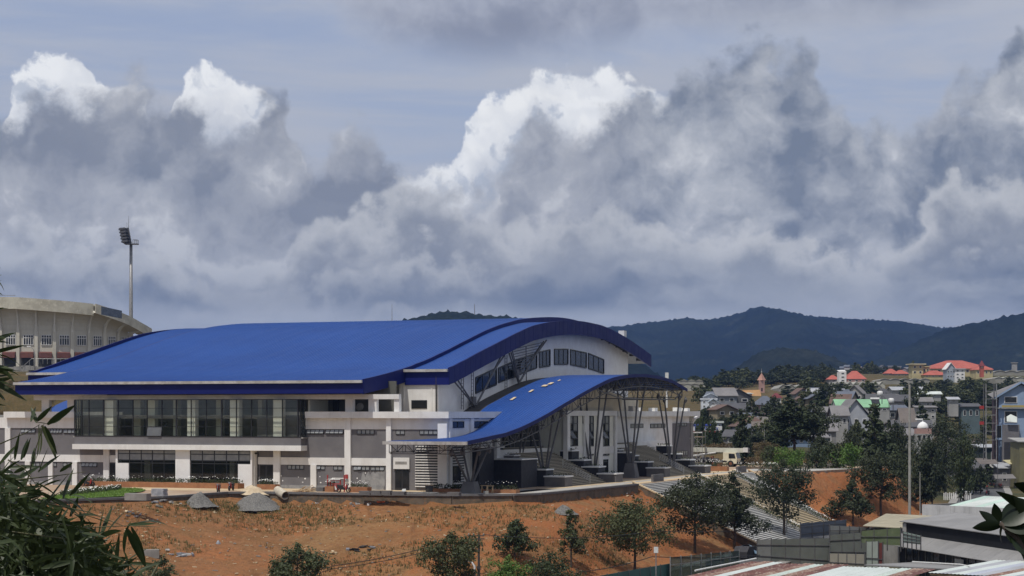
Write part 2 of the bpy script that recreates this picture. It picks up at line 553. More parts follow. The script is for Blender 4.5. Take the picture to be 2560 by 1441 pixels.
M['blue_roof'] = roof_mat()
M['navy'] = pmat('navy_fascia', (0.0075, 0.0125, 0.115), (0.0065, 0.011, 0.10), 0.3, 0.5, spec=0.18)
M['gutter'] = pmat('zinc_gutter', (0.58, 0.57, 0.55), (0.40, 0.38, 0.35), 0.8, 0.45, metal=0.35, streak=0.2)
M['frame'] = pmat('charcoal_aluminium', (0.018, 0.019, 0.021), (0.015, 0.016, 0.018), 2, 0.45)
M['steel'] = pmat('grey_steel', (0.125, 0.122, 0.125), (0.095, 0.092, 0.095), 2, 0.55, metal=0.2)
M['inox'] = pmat('stainless_rail', (0.62, 0.61, 0.58), (0.5, 0.49, 0.47), 4, 0.3, metal=0.7)
M['galv'] = pmat('galvanised_tube', (0.34, 0.34, 0.34), (0.22, 0.21, 0.20), 3, 0.5, metal=0.4)
M['glass'] = glass('clear_pane', (0.97, 0.985, 0.94), 0.01)
M['glass_dk'] = glass('tinted_pane', (0.62, 0.65, 0.63), 0.03)
M['pane'] = pmat('frosted_pane', (0.30, 0.31, 0.31), (0.24, 0.25, 0.26), 1.5, 0.12, spec=0.6)
M['pane_dk'] = pmat('dark_pane', (0.016, 0.018, 0.02), (0.03, 0.03, 0.03), 0.6, 0.1, spec=0.4)
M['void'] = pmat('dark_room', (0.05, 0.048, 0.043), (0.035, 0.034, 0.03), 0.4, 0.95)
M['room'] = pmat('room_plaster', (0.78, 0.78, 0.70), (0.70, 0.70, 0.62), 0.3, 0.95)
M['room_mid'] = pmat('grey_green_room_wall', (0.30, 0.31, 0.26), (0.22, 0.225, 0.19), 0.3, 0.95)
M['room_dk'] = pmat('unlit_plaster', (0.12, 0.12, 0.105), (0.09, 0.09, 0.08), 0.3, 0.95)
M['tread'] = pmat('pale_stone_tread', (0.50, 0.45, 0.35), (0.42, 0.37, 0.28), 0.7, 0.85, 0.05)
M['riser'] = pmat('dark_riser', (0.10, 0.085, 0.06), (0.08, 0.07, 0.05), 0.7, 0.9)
M['tread2'] = pmat('white_concrete_tread', (0.56, 0.56, 0.54), (0.46, 0.45, 0.42), 0.5, 0.9, 0.08)
M['tread3'] = pmat('yellow_stone_tread', (0.52, 0.43, 0.28), (0.45, 0.36, 0.22), 0.5, 0.9, 0.08)
M['terracotta'] = pmat('terracotta_brick', (0.34, 0.16, 0.075), (0.27, 0.12, 0.055), 1.4, 0.9, 0.15, 12, streak=0.2)
M['wood'] = pmat('raw_timber', (0.50, 0.36, 0.21), (0.40, 0.27, 0.15), 2, 0.8, 0.1)
M['ply'] = pmat('pale_plywood', (0.66, 0.54, 0.36), (0.55, 0.43, 0.27), 2, 0.8)
M['rust'] = pmat('rusty_iron', (0.20, 0.075, 0.035), (0.12, 0.05, 0.03), 1.2, 0.85, 0.1, c3=(0.30, 0.15, 0.09))
M['red'] = pmat('red_paint', (0.36, 0.035, 0.03), (0.30, 0.03, 0.028), 2, 0.5)
M['orange'] = pmat('orange_hose', (0.62, 0.13, 0.035), None, 2, 0.5)
M['black'] = pmat('black_rubber', (0.012, 0.012, 0.013), (0.02, 0.02, 0.02), 3, 0.6)
M['tarp_blue'] = pmat('blue_tarpaulin', (0.20, 0.36, 0.50), (0.45, 0.55, 0.62), 2.5, 0.5)
M['plastic_white'] = pmat('white_plastic', (0.72, 0.72, 0.70), (0.6, 0.6, 0.58), 3, 0.45)
M['sack'] = pmat('grey_sheet', (0.30, 0.31, 0.33), (0.14, 0.14, 0.16), 3, 0.5, 0.2)
M['bark'] = pmat('bark', (0.075, 0.058, 0.045), (0.045, 0.035, 0.028), 3, 0.95, 0.3, 14)
M['bark_grey'] = pmat('grey_bark', (0.16, 0.145, 0.125), (0.10, 0.09, 0.08), 3, 0.95, 0.3, 14)
M['post'] = pmat('weathered_concrete_post', (0.36, 0.35, 0.32), (0.27, 0.26, 0.24), 1.2, 0.95, 0.1, 8, streak=0.25)
M['postdk'] = pmat('dark_pole', (0.055, 0.05, 0.045), (0.04, 0.036, 0.033), 1.5, 0.9)
M['leaf_a'] = leafmat('leaf_dark_green', (0.042, 0.060, 0.026), (0.082, 0.100, 0.042), 0.5)
M['leaf_b'] = leafmat('leaf_olive', (0.058, 0.072, 0.028), (0.100, 0.110, 0.045), 0.55)
M['leaf_c'] = leafmat('leaf_bright', (0.065, 0.13, 0.022), (0.13, 0.21, 0.045), 0.55)
M['leaf_d'] = leafmat('leaf_deep', (0.032, 0.044, 0.023), (0.065, 0.078, 0.037), 0.6)
M['needle'] = leafmat('pine_needles', (0.026, 0.040, 0.020), (0.055, 0.070, 0.030), 0.7, 0.15)
M['bamboo_leaf'] = leafmat('bamboo_leaf', (0.030, 0.046, 0.017), (0.068, 0.090, 0.034), 0.42, 0.3, 3.0)
M['bamboo_pale'] = leafmat('pale_bamboo_leaf', (0.10, 0.12, 0.05), (0.15, 0.16, 0.075), 0.5, 0.35, 3.0)
M['bamboo_cane'] = pmat('bamboo_cane', (0.09, 0.085, 0.035), (0.05, 0.05, 0.02), 5, 0.5)
M['big_leaf'] = leafmat('waxy_leaf', (0.010, 0.018, 0.009), (0.020, 0.032, 0.014), 0.35, 0.08, 3.0)
M['flower'] = pmat('white_petals', (0.80, 0.80, 0.76), (0.7, 0.7, 0.66), 8, 0.7)
M['brush'] = leafmat('dry_brush', (0.15, 0.105, 0.055), (0.10, 0.085, 0.04), 0.8, 0.2, 0.2)
M['dry'] = leafmat('dry_grass', (0.21, 0.15, 0.065), (0.13, 0.12, 0.045), 0.8, 0.2, 0.2)
M['weed'] = leafmat('green_weed', (0.05, 0.075, 0.02), (0.10, 0.11, 0.035), 0.7, 0.2, 0.3)
M['lawn'] = pmat('mown_lawn', (0.115, 0.19, 0.028), (0.085, 0.15, 0.022), 0.7, 0.95, 0.4, 12)
M['gravel'] = pmat('grey_gravel', (0.20, 0.19, 0.175), (0.10, 0.097, 0.09), 6, 0.95, 0.7, 14, detail=8)
M['sand'] = pmat('pale_sand', (0.56, 0.46, 0.32), (0.46, 0.36, 0.24), 2, 0.95, 0.4, 12)
M['asphalt'] = pmat('asphalt', (0.085, 0.085, 0.088), (0.06, 0.06, 0.062), 0.6, 0.9, 0.1, 14)
M['pave'] = pmat('grey_paving', (0.42, 0.41, 0.385), (0.34, 0.33, 0.30), 0.22, 0.93, 0.08, 8, c3=(0.36, 0.30, 0.22))
M['pave_sand'] = pmat('sandy_paving', (0.60, 0.48, 0.31), (0.48, 0.36, 0.22), 0.3, 0.95, 0.1, 8, c3=(0.50, 0.33, 0.19))
M['site_dirt'] = pmat('trampled_site_dirt', (0.40, 0.31, 0.215), (0.33, 0.20, 0.12), 0.25, 0.96, 0.2, 6, c3=(0.40, 0.36, 0.31))
M['mason'] = pmat('mossy_masonry', (0.155, 0.12, 0.085), (0.085, 0.07, 0.05), 0.9, 0.96, 0.4, 7, c3=(0.22, 0.12, 0.065), streak=0.35)


def soil_mat():
    mt = bpy.data.materials.new('orange_clay_ground'); mt.use_nodes = True
    t = NT(mt.node_tree); b = t.n['Principled BSDF']
    co = t.n.new('ShaderNodeTexCoord').outputs['Object']
    big = t.noise(co, 0.035, 6, 0.6)
    mid = t.noise(co, 0.22, 6, 0.65, 0.4)
    fin = t.noise(co, 1.6, 6, 0.7)
    c = t.mix(t.smooth(mid, 0.35, 0.62), (0.37, 0.148, 0.060), (0.29, 0.145, 0.066))
    c = t.mix(t.smooth(big, 0.42, 0.6, 0.0, 0.85), c, (0.29, 0.175, 0.08))
    c = t.mix(t.smooth(t.noise(co, 0.075, 7, 0.7, 0.8), 0.48, 0.6, 0.0, 0.75), c, (0.215, 0.115, 0.048))
    c = t.mix(t.smooth(fin, 0.45, 0.68, 0.0, 0.85), c, (0.20, 0.095, 0.042))
    c = t.mix(t.smooth(t.noise(co, 0.5, 5, 0.7), 0.6, 0.75, 0.0, 0.7), c, (0.37, 0.135, 0.048))
    fr = t.n.new('ShaderNodeAttribute'); fr.attribute_name = 'fresh'
    c = t.mix(t.mul(fr.outputs['Fac'], t.smooth(t.noise(co, 0.3, 5, 0.65), 0.35, 0.6, 0.1, 0.75)), c, (0.35, 0.125, 0.046))
    spk = t.noise(co, 3.4, 3, 0.6)
    c = t.mix(t.smooth(spk, 0.66, 0.74, 0.0, 0.6), c, (0.34, 0.24, 0.13))
    c = t.mix(t.smooth(t.noise(co, 2.3, 4, 0.6), 0.62, 0.74, 0.0, 0.75), c, (0.075, 0.04, 0.02))
    # wheel ruts and washed-out runs down the bank
    ru = t.noise(t.v('ADD', t.v('MULTIPLY', co, (0.55, 0.07, 0.1)), t.v('SCALE', t.noise(co, 0.06, 3, color=True), scale=2.2)), 1.0, 5, 0.6)
    c = t.mix(t.smooth(ru, 0.56, 0.66, 0.0, 0.55), c, (0.16, 0.075, 0.032))
    c = t.mix(t.smooth(ru, 0.40, 0.30, 0.0, 0.45), c, (0.40, 0.20, 0.095))
    # which ground: clay near the works, grass and scrub further away
    at_ = t.n.new('ShaderNodeAttribute'); at_.attribute_name = 'cover'
    g = t.mix(t.smooth(t.noise(co, 0.11, 6, 0.65), 0.36, 0.62), (0.10, 0.085, 0.04), (0.055, 0.062, 0.028))
    g = t.mix(t.smooth(t.noise(co, 0.9, 5, 0.7), 0.5, 0.75, 0, 0.7), g, (0.17, 0.12, 0.06))
    c = t.mix(at_.outputs['Fac'], c, g)
    t.put(b.inputs['Base Color'], c)
    b.inputs['Roughness'].default_value = 0.97
    b.inputs['Specular IOR Level'].default_value = 0.15
    k = t.n.new('ShaderNodeBump'); k.inputs['Strength'].default_value = 1.0; k.inputs['Distance'].default_value = 0.6
    t.put(k.inputs['Height'], t.add(t.noise(co, 0.9, 8, 0.68), t.mul(t.noise(co, 5, 4, 0.6), 0.25)))
    t.l.new(k.outputs[0], b.inputs['Normal'])
    return mt


def forest_mat(name, c1, c2, c3, sc):
    mt = bpy.data.materials.new(name); mt.use_nodes = True
    t = NT(mt.node_tree); b = t.n['Principled BSDF']
    co = t.n.new('ShaderNodeTexCoord').outputs['Object']
    c = t.mix(t.smooth(t.noise(co, sc, 7, 0.62), 0.38, 0.64), c1, c2)
    c = t.mix(t.smooth(t.noise(co, sc * 2.6, 6, 0.7), 0.55, 0.75, 0.0, 0.8), c, c3)
    c = t.mix(t.smooth(t.voro(co, 0.085), 0.25, 0.75, 0.0, 0.55), c, tuple(k * 0.45 for k in c1))
    t.put(b.inputs['Base Color'], c)
    b.inputs['Roughness'].default_value = 1.0
    b.inputs['Specular IOR Level'].default_value = 0.0
    return mt


M['soil'] = soil_mat()
M['forest'] = forest_mat('far_forest', (0.008, 0.012, 0.009), (0.018, 0.024, 0.016), (0.05, 0.056, 0.038), 0.004)  # cloud shade over the hills is put into these dark colours
M['forest2'] = forest_mat('near_forest', (0.018, 0.024, 0.022), (0.028, 0.034, 0.030), (0.055, 0.060, 0.050), 0.01)  # bluish haze tint is put into the forest colour of the low hill

# ------------------------------------------------------------------ the land
TERRACE = [onZ(*q) for q in ((-420, 1262), (-60, 1259), (125, 1252), (310, 1246), (400, 1243), (455, 1240), (505, 1236), (565, 1232), (640, 1231), (800, 1234), (960, 1236.5), (1130, 1238), (1280, 1237.5), (1345, 1235), (1395, 1230.5), (1440, 1226), (1590, 1211.5))]
TERRACE += [(27.0, 81.0), (33.5, 83.0), (38.5, 104.0), (40.0, 118.0), (-120, 118), (-120, -30)]
TW = [(W(u, v).x, W(u, v).y) for u, v in TERRACE]


def inside(x, y, P):
    r = False; j = len(P) - 1
    for i in range(len(P)):
        if (P[i][1] > y) != (P[j][1] > y) and x < (P[j][0] - P[i][0]) * (y - P[i][1]) / (P[j][1] - P[i][1]) + P[i][0]: r = not r
        j = i
    return r


def edge_dist(x, y, P):
    d = 1e9; j = len(P) - 1
    for i in range(len(P)):
        ax, ay = P[j]; bx, by = P[i]; dx, dy = bx - ax, by - ay
        t = max(0, min(1, ((x - ax) * dx + (y - ay) * dy) / (dx * dx + dy * dy)))
        d = min(d, math.hypot(x - ax - t * dx, y - ay - t * dy)); j = i
    return d


def ss(x, a, b):
    t = max(0.0, min(1.0, (x - a) / (b - a))); return t * t * (3 - 2 * t)


def lerp(a, b, t): return a + (b - a) * t


def tab(x, T):
    if x <= T[0][0]: return T[0][1]
    for (a, fa), (b, fb) in zip(T, T[1:]):
        if x <= b: return fa + (fb - fa) * (x - a) / (b - a)
    return T[-1][1]


def fbm(x, y, s, n=4):
    r = 0; a = 1; t = 0
    for _ in range(n):
        r += a * noise.noise(Vector((x * s, y * s, 3.7))); t += a; a *= 0.5; s *= 2.1
    return r / t


STREET_Z = -7.7


def land(x, y, rough=True):
    """height of the ground"""
    u, v = UV(x, y)
    # valley floor with the street, then the town rising behind
    if 200 < y < 800 and x / y > 0.2: yk = y - 125 * ss(x / y, 0.2, 0.22) * (1 - ss(y, 540, 800))
    else: yk = y
    far_r = tab(yk, [(300, -7.7), (385, -6.8), (430, -3.0), (470, 1.5), (520, 5.5), (560, 8.2), (640, 10.8), (690, 12.0), (780, 14.6), (850, 18.0), (900, 21.3), (960, 26.0), (1050, 29), (1350, 31.0), (1800, 22.0), (3000, 5.0), (9000, 0.0)])
    far_l = tab(y, [(240, -1.0), (300, 0.0), (335, 6.5), (400, 12.5), (470, 18.5), (530, 20.5), (800, 21.0), (1500, 12.0), (3000, 5.0), (9000, 0.0)])
    k = x / max(y, 1.0)                                     # bearing
    side = ss(k, -0.14, 0.02)
    if y < 430: side = max(side, ss(u, 20, 44) * ss(430, y, y + 40) if u > 20 else side)
    far = lerp(far_l, far_r, side)
    # lower saddle of the town in the middle bearings
    far -= 5.0 * ss(y, 820, 1000) * ss(k, 0.03, 0.08) * ss(0.155, k, k + 0.05) * (1 if y < 1600 else 0)
    base = lerp(-7.7, far, ss(y, 235, 300)) if u > 42 or y < 235 else lerp(-7.7, far, ss(v, 60, 120))
    if y > 300 and u < 40:
        base = max(base, lerp(far, 1.6, ss(v, 112, 150) * ss(300, v, v + 80) * ss(u, -30, 5) * (1 - ss(u, 22, 34))))
    # the knoll the camera stands on
    base = lerp(5.6, base, ss(y, 16, 70)) if y < 70 else base
    ins = inside(x, y, TW)
    if ins:
        return -0.35
    d = edge_dist(x, y, TW)
    if d < 60 and v < 122:
        wall = lerp(.3, 1.0, ss(u, -9, -2)) if v < 24 else 0.05
        if v > 24: wall = lerp(1.0, 0.0, ss(v, 24, 27))
        sl = lerp(0.215, 0.50, ss(v, -8, 26)) if v < 80 else 0.95
        if u < -10: sl = 0.19
        w = -wall - sl * d
        low = base
        z = max(w, low) if low < -1 else lerp(w, low, ss(d, 2, 30))
        if u > 30 and v > -45 and z > -7.7: z = lerp(z, -7.75, ss(u, 30.5, 38.6) * (1 - ss(v, 9, 23)))
        if low >= -1 and v > 60 and u < 40: z = lerp(0.0, low, ss(d, 0.5, 25))
    else:
        z = base
    if rough:
        amp = 1.0 if (150 < y < 330) else 0.6
        on_street = 39.0 < u < 51.5
        if not on_street:
            a2 = min(1.0, d / 3.0)
            if 25.7 < v < 80.6 and 26.8 < u < 43.5: z -= 0.75
            z += a2 * amp * (0.55 * fbm(x, y, 0.11) + 0.22 * fbm(x + 40, y, 0.5, 3)) * (0.15 if (25.5 < v < 82 and 26 < u < 43) else 1.0)
    return z


# ground sheet: fine near the works, coarse to the horizon
def axis(spec):
    r = [spec[0][0]]
    for a, b, st in spec:
        n = max(1, int(round((b - a) / st)))
        r += [a + (b - a) * (i + 1) / n for i in range(n)]
    return r


gx = axis([(-9000, -1500, 1500), (-1500, -400, 110), (-400, -130, 18), (-130, -62, 4), (-62, 62, 0.85), (62, 140, 3), (140, 420, 12), (420, 1500, 90), (1500, 9000, 1500)])
gy = axis([(-300, 0, 60), (0, 80, 8), (80, 165, 5), (165, 262, 0.85), (262, 330, 2.2), (330, 560, 7), (560, 1400, 20), (1400, 3000, 120), (3000, 12000, 1500)])
g = MB()
cov = []; frs = []
for x in gx:
    for y in gy:
        g.v.append((x, y, land(x, y)))
        u, v = UV(x, y)
        c = ss(y, 330, 380)
        c = max(c, ss(u, 51, 54))
        c = max(c, 1 - ss(y, 90, 150))
        if u < -60 and v > 50: c = lerp(c, 0.85, ss(v, 60, 100))
        if 82 < v < 125 and 30 < u < 52: c = 0.0
        cov.append(c); frs.append(ss(u, 8, 26) * (1 - c))
ny = len(gy)
for i in range(len(gx) - 1):
    for j in range(ny - 1):
        a = i * ny + j
        g.f.append((a, a + ny, a + ny + 1, a + 1)); g.mi.append(0)
ground = g.build('ground', M['soil'], smooth=True)
at_ = ground.data.attributes.new('cover', 'FLOAT', 'POINT')
at_.data.foreach_set('value', cov)
at_ = ground.data.attributes.new('fresh', 'FLOAT', 'POINT')
at_.data.foreach_set('value', frs)
tag(ground, kind='structure')

# hills
def ridge(name, prof, D, x0, x1, y0, y1, base, amp, matr, nx, ny_, fall=600, seed=0.0, tree=7.0):
    h = MB()
    P = [((a - 1280) / FOC * D, CAMZ + (HOR - b) / FOC * D) for a, b in prof]

    def f(s, t):
        x = lerp(x0, x1, s); y = lerp(y0, y1, t)
        top = tab(x, P)
        up = ss(y, y0, D) ** 0.85 if y <= D else 1 - 0.6 * ss(y, D, D + fall)
        spur = fbm(x + seed, y * 0.55, 0.0016, 5)
        z = base + (top - base) * up
        away = min(1.0, abs(D - y) / 250.0)
        z -= amp * (abs(spur) * 1.4) * away * up
        z += tree * (abs(noise.noise(Vector((x / 11.0, y / 13.0, seed)))) * 1.1 + 0.5 * noise.noise(Vector((x / 5.0, y / 6.0, seed + 5))) - 0.4)
        return (x, y, z)
    h.grid(f, nx, ny_)
    return tag(h.build(name, matr, smooth=True), kind='structure')


ridge('far_hills', [(900, 900), (1300, 850), (1420, 832), (1490, 819), (1560, 813), (1600, 807), (1660, 801), (1718, 792), (1750, 799), (1800, 796), (1848, 783), (1885, 768), (1910, 764), (1946, 773), (2000, 786), (2080, 793), (2150, 797), (2250, 801), (2300, 809), (2370, 822), (2440, 830), (2560, 835), (2900, 830)],
      5200, 60, 1650, 3300, 5900, 8, 175, M['forest'], 330, 150, seed=2.0)
ridge('right_hill', [(2200, 900), (2300, 850), (2370, 820), (2420, 811), (2470, 801), (2520, 792), (2545, 783), (2580, 780), (2700, 760), (2900, 740)],
      3600, 640, 1250, 2700, 4100, 8, 70, M['forest'], 120, 90, seed=9.0)
ridge('summit_hill', [(700, 1000), (900, 860), (985, 808), (1015, 800), (1045, 793), (1085, 783), (1120, 779), (1160, 780), (1200, 787), (1260, 791), (1310, 795), (1380, 803), (1450, 822), (1560, 880), (1700, 990)],
      2600, -330, 260, 1900, 3000, 5, 30, M['forest'], 150, 90, fall=400, seed=17.0)
ridge('low_hill', [(1600, 990), (1760, 960), (1850, 915), (1900, 878), (1960, 867), (2020, 871), (2080, 893), (2130, 918), (2200, 950), (2300, 990)],
      2300, 130, 480, 1800, 2700, 4, 30, M['forest2'], 90, 70, seed=31.0)

# ------------------------------------------------------------------ terrace: slab with kerb, retaining wall, paving
def uvp(pts, z): return [W(u, v, z) for u, v in pts]


t = MB(); t.prism([(q[0], q[1]) for q in TW], -1.6, 0.0)
terrace = tag(t.build('terrace', M['site_dirt']), kind='structure')
# wall along the front edge, with a capping kerb
edge = TERRACE[1:17]
wl = MB(); kb = MB()
for (a, b) in zip(edge, edge[1:]):
    A, B = W(*a), W(*b); d = (B - A).normalized(); n = Vector((d.y, -d.x, 0))
    segs = max(1, int((B - A).length / 2.4))
    for i in range(segs):
        P, Q = A.lerp(B, i / segs), A.lerp(B, (i + 1) / segs)
        j = random.uniform(0, .03)
        wl.hexa([P - n * .1 + Vector((0, 0, -2.6)), P + n * (.32 + j) + Vector((0, 0, -2.6)), Q + n * (.32 + j) + Vector((0, 0, -2.6)), Q - n * .1 + Vector((0, 0, -2.6)),
                 P - n * .1 + Vector((0, 0, -.12)), P + n * (.26 + j) + Vector((0, 0, -.12)), Q + n * (.26 + j) + Vector((0, 0, -.12)), Q - n * .1 + Vector((0, 0, -.12))])
    kb.hexa([A - n * .25 + Vector((0, 0, -.12)), A + n * .4 + Vector((0, 0, -.12)), B + n * .4 + Vector((0, 0, -.12)), B - n * .25 + Vector((0, 0, -.12)),
             A - n * .25 + Vector((0, 0, .1)), A + n * .4 + Vector((0, 0, .1)), B + n * .4 + Vector((0, 0, .1)), B - n * .25 + Vector((0, 0, .1))])
rw = tag(wl.build('retaining_wall', M['mason']), 'low mossy masonry retaining wall along the terrace edge above the clay slope', 'wall')
kb.build('kerb', M['concrete_dk'], rw)
# wall footing ledge (pale strip at the wall's foot, right half)


def sheet(name, pts, z, m):
    s = MB(); s.poly(uvp(pts, z)); return tag(s.build(name, m), kind='structure')


sheet('driveway', [onZ(*q) for q in ((1120, 1236.6), (1282, 1236.2), (1345, 1233), (1395, 1228.8), (1440, 1224.6), (1592, 1210), (1612, 1206), (1640, 1201), (1540, 1209), (1400, 1222), (1240, 1226.5), (1130, 1229))], 0.012, M['pave'])
sheet('forecourt', [(21.3, -6), (23.2, -6), (23.4, 90), (21.1, 90)], 0.012, M['pave_sand'])
sheet('forecourt_road', [(23.45, 10), (26.6, 24), (26.7, 98), (23.45, 98)], 0.008, M['pave'])
sheet('side_path', [(23.0, 90.5), (33.4, 84), (38.2, 104), (24, 104)], 0.016, M['pave'])
sheet('stair_head', [(25.0, 26.2), (26.75, 26.2), (26.75, 80), (25.0, 80)], 0.018, M['pave_sand'])
sheet('front_path', [onZ(*q) for q in ((330, 1226), (690, 1228), (1100, 1233), (1100, 1226), (690, 1219), (330, 1217))], 0.010, M['pave_sand'])
# street along the foot of the slope, and the market street running away at the right
def road(name, pts, w_, z, kerb=True):
    L, Rr, K1, K2 = [], [], [], []
    for i, q_ in enumerate(pts):
        a, b = Vector(pts[max(0, i - 1)]), Vector(pts[min(len(pts) - 1, i + 1)])
        d = (b - a).normalized(); n = Vector((d.y, -d.x))
        c = Vector(q_); L.append(c - n * w_ / 2); Rr.append(c + n * w_ / 2); K1.append(c - n * (w_ / 2 + 1.4)); K2.append(c + n * (w_ / 2 + 1.4))
    s_ = MB()
    for i in range(len(pts) - 1): s_.quad((*Rr[i], z), (*Rr[i + 1], z), (*L[i + 1], z), (*L[i], z))
    tag(s_.build(name, M['asphalt']), kind='structure')
    s_ = MB()
    for A_, B_ in ((K1, L), (Rr, K2)):
        for i in range(len(pts) - 1):
            s_.hexa([(*A_[i], z - .1), (*B_[i], z - .1), (*B_[i + 1], z - .1), (*A_[i + 1], z - .1), (*A_[i], z + .14), (*B_[i], z + .14), (*B_[i + 1], z + .14), (*A_[i + 1], z + .14)])
    tag(s_.build('pavement', M['concrete']), kind='structure')


road('street', [W(47, -110).to_2d(), W(47, 40).to_2d(), W(47, 96).to_2d(), W(46, 118).to_2d()], 7.0, STREET_Z + .14)
road('market_street', [(62.5, 272), (95.5, 405), (118.5, 505), (127, 545)], 8.5, STREET_Z + .14)

# ------------------------------------------------------------------ the sports hall
hall = site('sports_hall', 'large white sports hall with a sweeping blue metal roof and grey wall panels', 'sports hall', 0, 0)
FV = -3.0                                                   # plane of the long front


def part(mb, name, m, parent=None, smooth=False): return mb.build(name, m, parent or hall, smooth)


def prof(T, n=60):
    """resampled smooth profile v -> z"""
    def cr(p0, p1, p2, p3, t): return 0.5 * (2 * p1 + (p2 - p0) * t + (2 * p0 - 5 * p1 + 4 * p2 - p3) * t * t + (3 * p1 - p0 - 3 * p2 + p3) * t ** 3)
    zs = [q[1] for q in T]; r = []
    v0, v1 = T[0][0], T[-1][0]
    for i in range(n + 1):
        v = v0 + (v1 - v0) * i / n
        k = max(0, min(len(T) - 2, next((j for j in range(len(T) - 1) if v <= T[j + 1][0]), len(T) - 2)))
        tt = (v - T[k][0]) / (T[k + 1][0] - T[k][0])
        p0 = zs[k - 1] if k > 0 else 2 * zs[k] - zs[k + 1]; p3 = zs[k + 2] if k + 2 < len(zs) else 2 * zs[k + 1] - zs[k]
        r.append((v, cr(p0, zs[k], zs[k + 1], p3, tt)))
    return r


MAIN_V = [(-5.35, 12.6), (-1.0, 13.12), (4.5, 13.86), (9.3, 14.7), (16.2, 16.1), (24.5, 18.0), (32.5, 19.8), (40.5, 21.1), (46.0, 21.75), (51.5, 22.15), (57.0, 22.4), (62.0, 22.45), (68, 22.2), (74, 21.6), (80, 20.6)]
EXT_V = [(5.75, 14.1), (8.25, 14.64), (15.0, 16.15), (20.5, 17.4), (26.25, 18.72), (33.3, 20.15), (41.8, 21.08), (50.5, 21.5), (56.9, 21.42), (62.4, 21.12), (69.6, 20.22), (76.5, 19.05), (83.7, 17.65)]
MP, EP = prof(MAIN_V, 64), prof(EXT_V, 48)
UL, UR, XL, XR = -43.0, 4.2, -49.0, 10.0


def ribbed(P, u0, u1, pitch=0.5, h=0.05, dz=0.0, Q=None):
    """profiled metal sheet: trapezoid ribs running down the slope"""
    s = MB(); us = []
    n = int(round((u1 - u0) / pitch)); st = (u1 - u0) / n
    for i in range(n):
        a = u0 + i * st
        us += [(a, 0), (a + st * .62, 0), (a + st * .72, h), (a + st * .9, h)]
    us.append((u1, 0))
    k = len(us)
    Q = Q or P
    for (v, z), (_, zq) in zip(P, Q):
        for u, d in us: s.v.append((u, v, lerp(z, zq, (u - u0) / (u1 - u0)) + d + dz))
    for i in range(len(P) - 1):
        for j in range(k - 1):
            s.f.append((i * k + j, i * k + j + 1, (i + 1) * k + j + 1, (i + 1) * k + j)); s.mi.append(0)
    return s


part(ribbed(MP, UL, UR), 'main_roof', M['blue_roof'])
ELOW = [(v, min(z, tab(v, MP) - .3)) for v, z in EP]
part(ribbed(ELOW, UR - .3, XR, dz=-.06, Q=EP), 'wing_roof', M['blue_roof'])
EPL = [(v, min(z, tab(v, MP) - .12)) for v, z in EP]
part(ribbed(EPL, XL, UL + .3, dz=-.06), 'wing_roof', M['blue_roof'])


def end_fascia(P, u, th=.18, drop=1.55, drop2=None, out=1, lip=.14):
    s = MB(); n = len(P)
    for i, (v, z) in enumerate(P):
        d = drop if drop2 is None else lerp(drop, drop2, i / (n - 1))
        for uu in (u, u + th * out):
            s.v += [(uu, v, z + lip), (uu, v, z - d)]
    for i in range(n - 1):
        a = i * 4; b = a + 4
        s.f += [(a + 2, a + 3, b + 3, b + 2), (a, b, b + 1, a + 1), (a, a + 2, b + 2, b), (a + 1, b + 1, b + 3, a + 3)]
        s.mi += [0] * 4
    s.f += [(0, 1, 3, 2), (n * 4 - 4, n * 4 - 2, n * 4 - 1, n * 4 - 3)]; s.mi += [0, 0]
    return s


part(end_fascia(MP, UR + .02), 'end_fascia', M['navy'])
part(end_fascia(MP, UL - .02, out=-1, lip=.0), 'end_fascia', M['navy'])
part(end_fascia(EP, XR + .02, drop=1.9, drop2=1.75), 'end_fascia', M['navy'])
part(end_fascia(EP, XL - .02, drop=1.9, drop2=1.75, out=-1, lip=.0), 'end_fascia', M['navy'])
# vertical seams of the cladding on the end fascia
s = MB()
for i in range(1, 48):
    v, z = EP[i]; s.box(XR + .2, XR + .212, v - .02, v + .02, z - 1.85, z + .1)
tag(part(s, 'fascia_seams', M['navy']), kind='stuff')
# eave fascias and gutters
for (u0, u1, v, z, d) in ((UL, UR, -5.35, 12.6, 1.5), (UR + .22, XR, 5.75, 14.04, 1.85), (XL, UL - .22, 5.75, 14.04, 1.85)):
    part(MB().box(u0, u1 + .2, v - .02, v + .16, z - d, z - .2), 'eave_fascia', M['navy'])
    s = MB()
    n = max(1, int((u1 - u0) / 2.6))
    for i in range(n):
        a, b = lerp(u0 - .2, u1 + .1, i / n), lerp(u0 - .2, u1 + .1, (i + 1) / n)
        s.box(a + .015, b - .015, v - .36, v - .03, z - .3, z + .02)
        s.box(a - .04, a + .04, v - .385, v - .03, z - .32, z + .03)
    part(s, 'gutter', M['gutter'])
# soffits under the roof edges
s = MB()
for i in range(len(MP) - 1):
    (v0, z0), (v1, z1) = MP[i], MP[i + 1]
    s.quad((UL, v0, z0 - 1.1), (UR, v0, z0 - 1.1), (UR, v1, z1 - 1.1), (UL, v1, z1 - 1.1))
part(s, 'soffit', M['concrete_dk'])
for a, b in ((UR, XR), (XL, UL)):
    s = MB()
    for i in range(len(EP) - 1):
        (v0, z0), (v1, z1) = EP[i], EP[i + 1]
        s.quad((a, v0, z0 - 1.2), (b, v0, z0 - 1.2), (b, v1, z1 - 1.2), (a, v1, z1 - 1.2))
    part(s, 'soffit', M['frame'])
# purlins showing below the wing soffit
s = MB()
for i in range(2, 47, 2):
    v, z = EP[i]; s.box(8.8, XR, v - .06, v + .06, z - 1.5, z - 1.22)
tag(part(s, 'purlins', M['steel']), kind='stuff')

